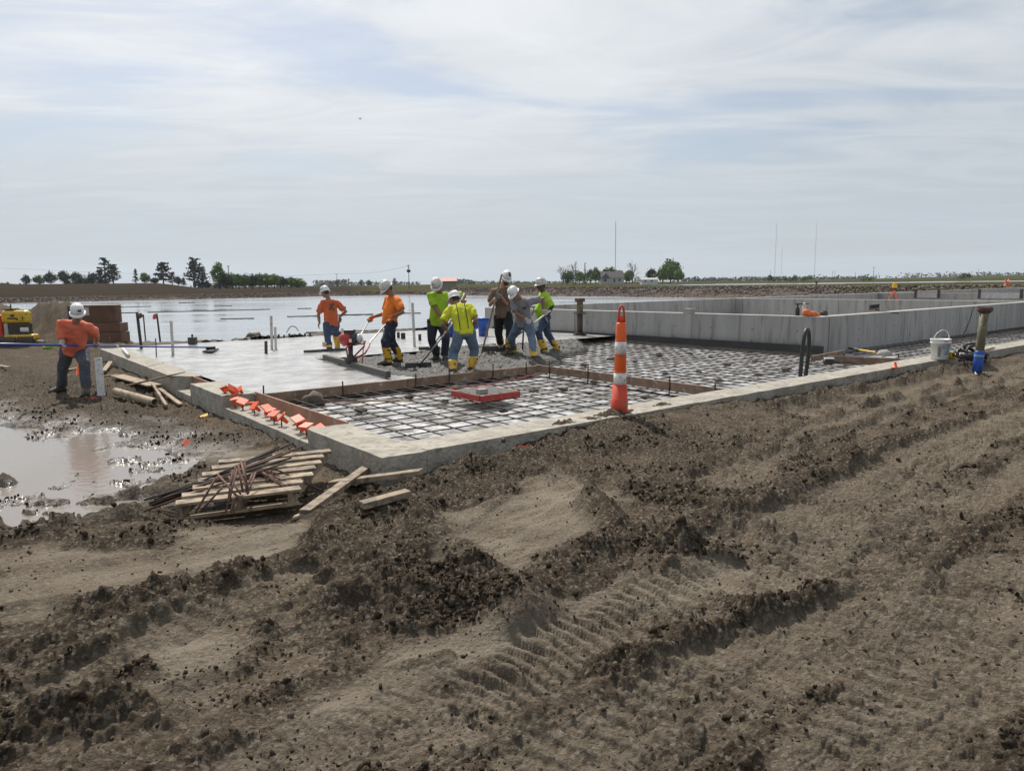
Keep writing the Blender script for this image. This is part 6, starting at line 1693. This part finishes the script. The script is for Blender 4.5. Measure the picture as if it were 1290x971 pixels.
def tree(name, label, grp, px, ytop, hw, dist, kind, m=None, seed=0, dense=1.0, cat='tree', ybase=None):
    rg = np.random.default_rng(1000 + seed)
    top = D(px, ytop, dist); base = Vector((top.x, top.y, gz(top.x, top.y) - .1))
    if ybase: base = Vector((top.x, top.y, min(base.z + 3, D(px, ybase, dist).z)))
    H_ = max(1.5, top.z - base.z); W_ = hw * dist / FPX
    t = thing(name, label, cat, base, grp)
    b = MB(); x0 = Vector((rg.uniform(-.04, .04) * H_, 0, 0)); tr_top = base + UP * H_ * (.8 if kind in ('pine', 'conifer', 'bare') else .55) + x0
    r0 = H_ * .022 + .08
    b.tube([base, base.lerp(tr_top, .3) + x0 * .3, base.lerp(tr_top, .65), tr_top], [r0 * 1.3, r0, r0 * .7, r0 * .25], 7)
    cs = []
    if kind == 'round':
        nl = 7
        for i in range(nl):
            a_ = i * 2.4 + seed; e = base + Vector((math.cos(a_) * W_ * .6, math.sin(a_) * W_ * .6, H_ * rg.uniform(.45, .85))); s0 = base + UP * H_ * rg.uniform(.2, .45)
            b.tube([s0, s0.lerp(e, .5) + UP * H_ * .04, e], [r0 * .5, r0 * .35, r0 * .12], 5)
        ncl = int(60 * dense)
        for i in range(ncl):
            d_ = rg.normal(size=3); d_ /= np.linalg.norm(d_); rr = rg.uniform(.35, 1) ** .6
            zc = .60 + .40 * d_[2] * rr; wz = 1.0 if zc < .75 else 1.0
            taper = 1 - .45 * max(0, (zc - .5) / .5)
            c = np.array([base.x + d_[0] * W_ * rr * taper * .92, base.y + d_[1] * W_ * rr * taper * .92, base.z + H_ * min(.97, zc)])
            cs.append(c + rg.normal(size=(int(16), 3)) * W_ * .16)
    elif kind in ('pine', 'conifer'):
        nl = 26 if kind == 'pine' else 18
        for i in range(nl):
            q = .18 + .8 * i / nl; a_ = i * 2.4 + seed
            w = W_ * ((1.0 - q) ** .5 * 1.1 + .12) * rg.uniform(.35, 1.15) if kind == 'pine' else W_ * (1.02 - q) * rg.uniform(.75, 1.15)
            s0 = base + UP * H_ * q; e = s0 + Vector((math.cos(a_) * w, math.sin(a_) * w, H_ * rg.uniform(-.03, .06)))
            b.tube([s0, e], [r0 * .35, r0 * .1], 4)
            for f in (.45, .75, 1.0):
                p = s0.lerp(e, f); cs.append(np.array(p) + rg.normal(size=(9 if kind == 'pine' else 12, 3)) * np.array([W_ * .13, W_ * .13, H_ * .018]))
    elif kind in ('bare', 'budding'):
        def br(p, d_, l, r_, n):
            e = p + d_ * l; b.tube([p, p.lerp(e, .5) + Vector(rg.normal(size=3)) * l * .05, e], [r_, r_ * .8, r_ * .5], 4, caps=False)
            if kind == 'budding' and n <= 1: cs.append(np.array(e) + rg.normal(size=(4, 3)) * W_ * .1)
            if n:
                for _ in range(3 if n > 1 else 4):
                    nd = (d_ + Vector(rg.normal(size=3)) * .42 + UP * .12).normalized(); br(p.lerp(e, rg.uniform(.55, 1)), nd, l * rg.uniform(.55, .8), r_ * .6, n - 1)
        for i in range(5):
            a_ = i * 1.3 + seed; wr = W_ / H_
            br(base + UP * H_ * rg.uniform(.18, .45), Vector((math.cos(a_) * wr * 1.1, math.sin(a_) * wr * 1.1, .75)).normalized(), H_ * .28, .13, 3)
    elif kind == 'snag':
        b.tube([tr_top, base + UP * H_ * .97 + Vector((rg.normal() * .4, 0, 0))], [r0 * .5, r0 * .2], 5)
        for i in range(22):
            q = i / 22; cs.append(np.array(base + UP * H_ * q * .95) + rg.normal(size=(10, 3)) * np.array([W_ * .4 * (1.2 - q), W_ * .4, H_ * .03]))
    elif kind == 'bush':
        for i in range(int(18 * dense)):
            d_ = rg.normal(size=3); d_ /= np.linalg.norm(d_); c = np.array([base.x + d_[0] * W_ * .75, base.y + d_[1] * W_ * .5, base.z + H_ * (.15 + .7 * abs(d_[2]))]); cs.append(c + rg.normal(size=(12, 3)) * np.array([W_ * .16, W_ * .16, H_ * .1]))
    b.build('trunk', m_barkp if kind in ('bare', 'budding') else m_bark, t)
    if cs:
        cs = np.concatenate(cs); cs[:, 2] = np.maximum(cs[:, 2], base.z + .1)
        v, f_ = leaf_mesh(cs, max(.3, W_ * (.115 if kind != 'bush' else .1)) if kind != 'budding' else .28, rg); c_ = MB(); c_.add([tuple(x) for x in v], f_); c_.build('crown', m or m_leafA, t)
    return t
gl = 'trees on the rise beyond the left shore'
i_ = 0
for px, yt, hw, kind, m, lab in [
    (32, 346.5, 5.5, 'round', m_leafA, 'leftmost small round dark tree on the left horizon'), (48, 348, 7, 'round', m_leafB, 'low pale green tree second on the left horizon'), (63, 344, 7.5, 'round', m_leafA, 'third round dark tree on the left horizon'),
    (79.5, 341.5, 7.5, 'round', m_leafA, 'tallest round dark tree of the left horizon row, with a clear trunk'), (95, 343, 7, 'round', m_leafA, 'pointed dark tree fifth on the left horizon'), (103.5, 344, 4, 'bare', None, 'small bare tree between two dark ones on the left horizon'),
    (115.5, 344.5, 7, 'round', m_leafA, 'squat dark tree just left of the ragged tall conifer'), (131, 323.5, 10, 'pine', m_leafC, 'tall ragged conifer with a thin spire on the left horizon'), (141, 333, 10, 'pine', m_leafC, 'second ragged conifer right against the tall spired one'), (124, 340, 7, 'pine', m_leafC, 'shorter ragged conifer left of the spired one'),
    (170, 339, 4.5, 'conifer', m_leafC, 'slim young conifer standing apart in the gap of the left row'), (181.5, 344.5, 7, 'round', m_leafB, 'pale green domed tree right of the slim conifer'), (194, 351, 5, 'round', m_leafA, 'low dark tree at the foot of the wide flat topped pine'),
    (204, 330.5, 12, 'pine', m_leafC, 'wide flat topped pine left of the middle gap'), (216, 343, 6, 'pine', m_leafC, 'smaller pine clinging to the right side of the flat topped pine'), (224, 349, 5, 'round', m_leafA, 'small round green tree right of the flat topped pine'), (231, 350, 4, 'conifer', m_leafA, 'small pointed tree left of the leaning pine'),
    (243, 325.5, 14, 'pine', m_leafC, 'big spreading pine with open branches standing alone'), (254, 336, 8, 'pine', m_leafC, 'low side pine right of the big spreading pine'), (262, 356, 4, 'bush', m_leafA, 'low dark bush right of the big spreading pine')]:
    i_ += 1; tree('pine_tree' if kind in ('pine', 'conifer') else ('bush' if kind == 'bush' else 'field_tree'), lab, gl, px, yt, hw, 430 + (i_ % 3) * 6, kind, m, seed=i_, dense=1.2, cat='tree' if kind != 'bush' else 'bush')
names_ = ['first', 'second', 'third', 'fourth', 'fifth', 'sixth', 'seventh', 'eighth', 'ninth', 'tenth', 'eleventh']
tree('field_tree', 'tallest tree at the head of the green row, left end', 'green row of trees beyond the lagoon', 274, 330.5, 9, 330, 'round', m_leafB, 40, 1.7)
for k, (px, yt, hw) in enumerate([(284, 344, 7), (292, 345, 6), (300, 346, 6), (308, 346.5, 6.5), (317, 347, 6.5), (326, 345.5, 7), (336, 346, 7), (345, 346.5, 7), (353, 348.5, 6), (366, 350.5, 7), (377, 352.5, 6.5)]):
    tree('field_tree', 'mid green tree, %s along the row right of its tallest tree' % names_[k], 'green row of trees beyond the lagoon', px, yt, hw + 1.6, 330 + k * 3, 'round', m_leafB if k % 4 else m_leafA, 50 + k, 1.7)
gf = 'trees round the farmhouse'
for k, (nm, px, yt, hw, kind, m, lab) in enumerate([
    ('bare_tree', 709, 334, 7, 'bare', None, 'bare pale tree at the left end of the farm grove'), ('bare_tree', 722, 330.5, 8, 'bare', None, 'tallest bare tree left of the farmhouse'), ('field_tree', 725, 340, 5, 'snag', m_leafA, 'dark ivy covered tree under the tallest bare one'), ('field_tree', 737, 330, 3, 'snag', m_leafA, 'slim ivy clad trunk left of the farmhouse'),
    ('field_tree', 750.5, 337, 6, 'round', m_leafB, 'green tree just left of the grey farmhouse'), ('field_tree', 763, 338.5, 6, 'round', m_leafA, 'dark green tree behind the farmhouse roof, left'), ('field_tree', 773, 340, 5, 'round', m_leafA, 'dark green tree behind the farmhouse roof, right'), ('bare_tree', 797, 328.5, 7, 'bare', None, 'bare tree right of the farmhouse'),
    ('field_tree', 789, 343, 6, 'round', m_leafB, 'small green tree at the right corner of the farmhouse'), ('field_tree', 735, 345, 10, 'bush', m_leafB, 'low green shrub between trunk and farmhouse'), ('field_tree', 821, 339.5, 7.5, 'round', m_leafA, 'dark round tree behind the white shed'), ('field_tree', 715, 342, 9, 'round', m_leafB, 'soft green tree under the two bare trees'), ('field_tree', 757, 342, 8, 'round', m_leafB, 'pale green tree at the left corner of the farmhouse'), ('field_tree', 781, 342, 8, 'round', m_leafA, 'dark little tree behind the right half of the farmhouse'), ('field_tree', 803, 347, 5, 'bush', m_leafB, 'low bush between farmhouse and white shed'), ('field_tree', 835, 338, 9, 'round', m_leafB, 'mid sized green tree against the left of the big spreading tree'), ('field_tree', 855, 340, 8, 'round', m_leafB, 'lower green tree against the right of the big spreading tree'), ('field_tree', 730, 342, 7, 'round', m_leafB, 'green tree between the ivy clad trunks of the grove'), ('field_tree', 744, 340, 7, 'round', m_leafA, 'darker green tree left of the house behind the shrub'), ('field_tree', 768, 336.5, 8, 'round', m_leafB, 'tall pale green tree behind the middle of the farmhouse roof'), ('field_tree', 793, 340, 7, 'round', m_leafB, 'pale green tree under the bare tree right of the house'), ('field_tree', 845, 329.5, 14, 'round', m_leafB, 'big spreading pale green tree at the right end of the grove')]):
    tree(nm, lab, gf, px, yt, hw, 415 + k * 2, kind, m, 80 + k, 2.0 if hw > 10 else 1.2)
for k, (px, yt, hw, kind, m, lab) in enumerate([(970, 346.5, 5, 'bush', m_leafA, 'dark green bush leftmost of the clump below the two tall masts'), (980, 348, 6, 'bush', m_leafB, 'low bush second in the clump below the tall masts'), (992, 348.5, 6, 'bush', m_leafB, 'low bush third in the clump below the tall masts'), (1002, 346, 5, 'bush', m_leafA, 'darker bush fourth in the clump below the tall masts'),
                                              (1018, 347, 8, 'bush', m_leafB, 'wide pale bush at the right end of the clump'), (1215, 343.5, 9, 'bush', m_leafD, 'yellowish shrub on the low hill at the right'), (1092, 349, 8, 'bush', m_leafB, 'low shrub by the utility pole on the right')]):
    tree('bush', lab, 'bushes beyond the second pond', px, yt, hw, 440, kind, m, 110 + k, 1.5, 'bush')
for k, (px, yt, hw, lab) in enumerate([(424, 353, 2.5, 'tiny far tree beyond the dark orange shirted man'), (455, 352, 3, 'tiny far tree left of the screed operator head'), (464, 353, 4, 'tiny far clump by the screed operator head'), (497, 350.5, 3, 'tiny pointed far tree right of the screed operator'), (600, 352, 5, 'small bare far tree left of the bearded man'), (612, 351.5, 6, 'wider bare far tree left of the bearded man')]):
    tree('far_tree', lab, 'far trees on the middle horizon', px, yt, hw, 800, 'round' if k < 4 else 'bare', m_leafA, 130 + k, .7)

# far wooded line on the horizon: nobody could count it
def treeline():
    rg = np.random.default_rng(5); b = MB()
    def clump(px0, px1, y0, y1, dist, n):
        for _ in range(n):
            px = rg.uniform(px0, px1); h_ = rg.uniform(.35, 1) ** 1.2; p = D(px, 352, dist + rg.uniform(-80, 80)); zb = gz(p.x, p.y); top = D(px, y0 + (y1 - y0) * (1 - h_), dist).z
            cs = np.array([p.x, p.y, 0]) + rg.normal(size=(7, 3)) * np.array([4, 4, 0]); cs[:, 2] = zb + (top - zb) * rg.uniform(0, 1, 7)
            v, f_ = leaf_mesh(cs, 2.6, rg); b.add([tuple(x) for x in v], f_)
    for a in [(398, 440, 352, 357, 1500, 90), (440, 530, 354.5, 357, 1700, 80), (570, 595, 351.5, 357, 1400, 70), (590, 720, 354, 357, 1700, 110), (860, 965, 349, 354, 1500, 170), (940, 1100, 348, 352.5, 1600, 150), (1000, 1290, 345, 350, 1900, 60), (1130, 1290, 342, 346, 1900, 60), (0, 20, 357, 360, 900, 12), (100, 130, 354, 359, 520, 14), (262, 275, 356, 361, 500, 10)]: clump(*a)
    tag(b.build('distant_woods', m_leafA), kind='stuff')
treeline()

# stones of the lagoon bank: nobody could count them
def riprap():
    rg = np.random.default_rng(9); n = 18000
    side = rg.random(n) < .62; l_ = rg.uniform(0, 1, n); dd = rg.uniform(-.6, 12.5, n)
    u = np.where(side, LAG[1] + dd, LAG[0] + l_ * (LAG[1] - LAG[0] + 10)); v = np.where(side, -25 + l_ * 160, LAG[3] + dd)
    x = ORG.x + u * UX.x + v * VX.x; y = ORG.y + u * UX.y + v * VX.y
    z = ground(x, y); rad = rg.uniform(.06, .17, n)
    ico = bmesh.new(); bmesh.ops.create_icosphere(ico, subdivisions=1, radius=1); iv = np.array([q.co for q in ico.verts]); jf = np.array([[q.index for q in f_.verts] for f_ in ico.faces]); ico.free()
    K_ = len(iv); V = np.repeat(iv[None], n, 0) * (1 + .35 * rg.normal(size=(n, K_, 1)).clip(-1, 1)) * rad[:, None, None] * rg.uniform(.6, 1.2, (n, 1, 3)) + np.stack([x, y, z + rad * .2], 1)[:, None]
    F = (jf[None] + (np.arange(n) * K_)[:, None, None]).reshape(-1, 3)
    me = bpy.data.meshes.new('bank_stones'); fast_mesh(me, V.reshape(-1, 3), F)
    at = me.attributes.new('tone', 'FLOAT', 'POINT'); at.data.foreach_set('value', np.repeat(rg.random(n), K_).astype(np.float32))
    tag(link('bank_stones', me, m_stone), kind='stuff')
def fast_mesh(me, V, F):
    V = np.asarray(V, np.float32); k = F.shape[1]
    me.vertices.add(len(V)); me.vertices.foreach_set('co', V.ravel()); me.loops.add(F.size); me.loops.foreach_set('vertex_index', F.ravel().astype(np.int32))
    me.polygons.add(len(F)); me.polygons.foreach_set('loop_start', (np.arange(len(F)) * k).astype(np.int32)); me.update(calc_edges=True)
def tone_mat(name, stops, rough=.9, bump=.6, bscale=30):
    m = bpy.data.materials.new(name); m.use_nodes = True; t = m.node_tree; p = t.nodes['Principled BSDF']
    a = t.nodes.new('ShaderNodeAttribute'); a.attribute_name = 'tone'; r = t.nodes.new('ShaderNodeValToRGB'); t.links.new(a.outputs['Fac'], r.inputs[0])
    r.color_ramp.elements[0].color = (*stops[0], 1); r.color_ramp.elements[1].color = (*stops[-1], 1)
    for i, s_ in enumerate(stops[1:-1]): e = r.color_ramp.elements.new((i + 1) / (len(stops) - 1)); e.color = (*s_, 1)
    n = t.nodes.new('ShaderNodeTexNoise'); n.inputs['Scale'].default_value = bscale; n.inputs['Detail'].default_value = 8; co = t.nodes.new('ShaderNodeTexCoord'); t.links.new(co.outputs['Object'], n.inputs['Vector'])
    x = t.nodes.new('ShaderNodeMix'); x.data_type = 'RGBA'; x.blend_type = 'MULTIPLY'; x.inputs['Factor'].default_value = .6; t.links.new(r.outputs[0], x.inputs['A']); 
    rr = t.nodes.new('ShaderNodeMapRange'); rr.inputs['From Min'].default_value = .3; rr.inputs['From Max'].default_value = .7; rr.inputs['To Min'].default_value = .45; rr.inputs['To Max'].default_value = 1.15; t.links.new(n.outputs['Fac'], rr.inputs['Value'])
    cc = t.nodes.new('ShaderNodeCombineColor'); [t.links.new(rr.outputs[0], cc.inputs[i]) for i in range(3)]; t.links.new(cc.outputs[0], x.inputs['B']); t.links.new(x.outputs['Result'], p.inputs['Base Color'])
    p.inputs['Roughness'].default_value = rough; p.inputs['Specular IOR Level'].default_value = 0.0
    b = t.nodes.new('ShaderNodeBump'); b.inputs['Strength'].default_value = bump; b.inputs['Distance'].default_value = .02; t.links.new(n.outputs['Fac'], b.inputs['Height']); t.links.new(b.outputs[0], p.inputs['Normal'])
    return m
m_stone = tone_mat('bank_stone', [(0.07, 0.058, 0.052), (0.13, 0.102, 0.09), (0.18, 0.15, 0.132), (0.3, 0.27, 0.245)])
m_clod = tone_mat('soil_clod', [(0.03, 0.024, 0.018), (0.055, 0.043, 0.031), (0.085, 0.067, 0.05), (0.14, 0.113, 0.085)], bump=.9, bscale=45)
riprap()

# loose clods and crumbs on the churned soil: nobody could count them
def clods():
    rg = np.random.default_rng(21); N_ = 170000
    a_ = rg.uniform(-math.radians(48), math.radians(48), N_); r = 1.7 * (16 / 1.7) ** rg.random(N_)
    x = r * np.sin(a_); y = r * np.cos(a_); z, wet, dry, rough, *_ = ground(x, y, True)
    u, v = uv_of(x, y)
    clus = sstep(-.1, .5, fbm(x * 1.6, y * 1.6, 3, 400))
    keep = rg.random(N_) < (np.clip(.45 * rough * clus + .08 * clus + .03, 0, 1) * (1 - .75 * dry))
    keep &= ~((u > -.03) & (v > -.03)) & (z > PUD_Z - .02)
    x, y, z, rough, r, wet = [q[keep] for q in (x, y, z, rough, r, wet)]; n = len(x)
    rad = np.minimum(.0028 * r ** .4 + .0028 * rg.pareto(2.4, n) * (1 + 2.0 * rough), .010 + .008 * rough) * rg.uniform(.7, 1.3, n)
    ico = bmesh.new(); bmesh.ops.create_icosphere(ico, subdivisions=1, radius=1); iv = np.array([q.co for q in ico.verts]); jf = np.array([[q.index for q in f_.verts] for f_ in ico.faces]); ico.free()
    K_ = len(iv); V = np.repeat(iv[None], n, 0) * (1 + .36 * rg.normal(size=(n, K_, 1)).clip(-1.5, 1.4)) * rad[:, None, None] * rg.uniform(.65, 1.25, (n, 1, 3)) + np.stack([x, y, z + rad * .3], 1)[:, None]
    F = (jf[None] + (np.arange(n) * K_)[:, None, None]).reshape(-1, 3)
    me = bpy.data.meshes.new('soil_clods'); fast_mesh(me, V.reshape(-1, 3), F); print('clods', n)
    at = me.attributes.new('tone', 'FLOAT', 'POINT'); at.data.foreach_set('value', np.repeat(np.clip(rg.normal(.62, .2, n) - .25 * rough - .2 * wet, 0, 1), K_).astype(np.float32))
    tag(link('soil_clods', me, m_clod), kind='stuff')
clods()

# buildings
m_roof = mat('grey_shingle', (0.12, 0.115, 0.115), .9); m_siding = mat('pale_siding', (0.45, 0.43, 0.4), .8); m_shedw = mat('white_shed', (0.62, 0.62, 0.6), .7); m_rroof = mat('red_metal_roof', (0.42, 0.13, 0.09), .6); m_glass = mat('dark_window', (0.02, 0.022, 0.025), .15); m_tanw = mat('greenish_wall', (0.28, 0.28, 0.2), .85)
def house(name, label, px0, px1, yb, ye, yr, dist, m_w, m_r, wins=(), gable=None, cat='house', over=.4):
    p0, p1 = D(px0, yb, dist), D(px1, yb, dist); gz0 = min(gz(p0.x, p0.y), gz(p1.x, p1.y)) - .2
    ze, zr = D(px0, ye, dist).z, D(px0, yr, dist).z; c = (p0 + p1) / 2; t = thing(name, label, cat, Vector((c.x, dist, gz0))); dep = max(6, (p1.x - p0.x) * .6)
    b = MB(); b.box((c.x, dist + dep / 2, (gz0 + ze) / 2), (p1.x - p0.x, dep, ze - gz0)); b.build('walls', m_w, t)
    b = MB(); X0, X1, Y0, Y1 = p0.x - over, p1.x + over, dist - over, dist + dep + over; ym_ = dist + dep / 2
    b.add([(X0, Y0, ze + .01), (X1, Y0, ze + .01), (X1, Y1, ze + .01), (X0, Y1, ze + .01), (X0 + .3, ym_, zr), (X1 - .3, ym_, zr)], [(0, 1, 5, 4), (1, 2, 5), (2, 3, 4, 5), (3, 0, 4), (3, 2, 1, 0)]); b.build('roof', m_r, t)
    for x0, x1, y0, y1 in wins:
        a, e = D(x0, y0, dist), D(x1, y1, dist); b = MB(); b.box(((a.x + e.x) / 2, dist - .03, (a.z + e.z) / 2), (e.x - a.x, .1, abs(a.z - e.z))); b.build('window', m_glass, t)
    return t, dep
t, dp = house('farmhouse', 'grey roofed pale farmhouse among trees in the distance', 757.5, 786, 356, 350, 342, 418, m_siding, m_roof, [(761, 764, 351.5, 354.5), (773, 775, 351, 355.5), (779, 782, 351.5, 354)])
a = D(762, 349, 417); b = MB(); g0, g1, ap = D(758, 349.6, 416.5), D(768, 349.6, 416.5), D(763, 343.5, 416.5)
b.add([g0, g1, ap, g0 + Vector((0, 6, 0)), g1 + Vector((0, 6, 0)), ap + Vector((0, 6, 0))], [(0, 1, 2), (1, 4, 5, 2), (0, 2, 5, 3), (3, 5, 4)]); b.build('gable', m_roof, t)
b = MB(); q = D(776, 342, 424); b.box(q, (.9, .9, 2.2)); b.build('chimney', m_rroof, t)
house('shed', 'low white shed right of the farmhouse trees', 808.5, 829, 356.5, 352.5, 350, 410, m_shedw, m_siding, [(812, 814, 353, 355), (820, 822, 353, 355)], cat='shed')
house('pump_house', 'small building with a red roof seen behind the bowed man in lime', 549, 574, 360, 354.5, 350.3, 220, m_tanw, m_rroof, [(556, 558, 356, 358)], cat='building', over=.5)

# poles, masts, wires, a bird
def pole(label, px, yt, dist, r, ybase=None, arm=None, name='utility_pole', cat='pole', can=None, m=None, lean=0, grp=None):
    top = D(px, yt, dist); base = Vector((D(px - lean, yt, dist).x, top.y, gz(top.x, top.y) - .3)); t = thing(name, label, cat, base, grp)
    b = MB(); b.tube([base, top], [r, r * .8], 6); b.build('shaft', m or m_dark, t)
    if arm: 
        for dz, w in arm: b = MB(); b.box(top - UP * dz, (w, .15, .15)); b.build('crossarm', m_dark, t)
    if can: b = MB(); q = top - UP * can + Vector((-.35, 0, 0)); b.lathe(q, [(.01, 0), (.3, 0), (.3, .9), (.01, .95)], 10); b.lathe(q + Vector((.7, 0, 0)), [(.01, 0), (.3, 0), (.3, .9), (.01, .95)], 10); b.build('transformer', m_black, t)
    return t
pole('utility pole with a transformer can between the orange and lime shirted men', 514.5, 333.5, 250, .13, arm=((.35, 1.1), (1.0, .7)), can=2.6)
pole('thin street pole with a bent arm left of the screed operator', 424, 345, 330, .10, arm=((.05, 1.5),))
pole('utility pole on the right horizon', 1101, 336.5, 420, .12, arm=((.2, 1.4),))
pole('short pole left of the bush clump on the right horizon', 971, 340, 500, .1)
pole('left one of a pair of short poles far right of the bushes', 1049, 341, 700, .14); pole('right one of a pair of short poles far right of the bushes', 1052, 341, 700, .14); pole('faint short pole left of the right utility pole', 1078, 342.5, 700, .13); pole('thin pole on the low hill at the far right', 1233, 338, 600, .11)
def mast(label, px, yt, dist, w):
    top = D(px, yt, dist); base = Vector((top.x, top.y, gz(top.x, top.y) - .5)); t = thing('radio_mast', label, 'mast', base)
    b = MB(); n = 24
    for k in range(3): a_ = k * 2.094; o_ = Vector((math.cos(a_) * w, math.sin(a_) * w, 0)); b.tube([base + o_, top + o_ * .7], w * .28, 4)
    b.build('legs', m_alu, t); b = MB()
    for i in range(n):
        for k in range(3):
            a0, a1 = k * 2.094, (k + 1) * 2.094; b.tube([base.lerp(top, i / n) + Vector((math.cos(a0) * w, math.sin(a0) * w, 0)), base.lerp(top, (i + 1) / n) + Vector((math.cos(a1) * w, math.sin(a1) * w, 0))], w * .13, 3)
    b.build('lattice', m_alu, t); b = MB(); b.tube([top, top + UP * (top.z - base.z) * .02], w * .3, 4); b.build('tip', m_redst, t)
mast('tall lattice radio mast rising behind the farmhouse', 775.7, 280, 460, .24); mast('left one of the two tall thin masts on the right', 978.5, 282, 900, .2); mast('faint lower mast just right of the left tall one', 985.5, 312, 1300, .22); mast('right one of the two tall thin masts on the right', 1029, 282, 900, .2)
q = D(287.5, 335.5, 420); b = MB(); b.tube([Vector((q.x, q.y, gz(q.x, q.y))), q], .25, 5); b.box(q, (1.6, .2, .5)); tag(b.build('antenna_pole', m_alu), 'small pale antenna pole poking above the green tree row', 'antenna')
cable('thin power line running from the street pole to the left edge of the sky', [D(424, 345.2, 330), D(300, 349, 335), D(150, 344, 345), D(-40, 336, 350)], .035, m_dark, 'power_line', 'wire')
cable('thin power line from the street pole to the transformer pole', [D(424, 345.2, 330), D(470, 343.5, 290), D(514.5, 335, 250)], .03, m_dark, 'power_line', 'wire')
q = D(453.5, 150, 60); t = thing('bird', 'tiny dark bird flying high in the left half of the sky', 'bird', q)
b = MB(); b.ell(q, (.05, .16, .05), None, 8, 6); b.build('body', m_black, t, smooth=True)
b = MB(); b.add([q + Vector((0, .06, .02)), q + Vector((-.28, .0, .1)), q + Vector((0, -.05, .02)), q + Vector((.28, 0, .1)), q + Vector((0, .06, .03)), q + Vector((-.28, .0, .11)), q + Vector((0, -.05, .03)), q + Vector((.28, 0, .11))], [(0, 1, 2), (0, 2, 3), (4, 6, 5), (4, 7, 6)]); b.build('wings', m_black, t)

# ------------------------------------------------------------------ the air
hzm = bpy.data.materials.new('haze'); hzm.use_nodes = True; t_ = hzm.node_tree; t_.nodes.clear()
o_ = t_.nodes.new('ShaderNodeOutputMaterial'); v_ = t_.nodes.new('ShaderNodeVolumePrincipled'); v_.inputs['Color'].default_value = (.86, .92, 1.0, 1); v_.inputs['Density'].default_value = HAZE; v_.inputs['Anisotropy'].default_value = .3
t_.links.new(v_.outputs[0], o_.inputs['Volume'])
b = MB(); b.box((0, 0, 84), (13000, 13000, 176)); tag(b.build('haze', hzm, org=(0, 0, 0)), kind='stuff')
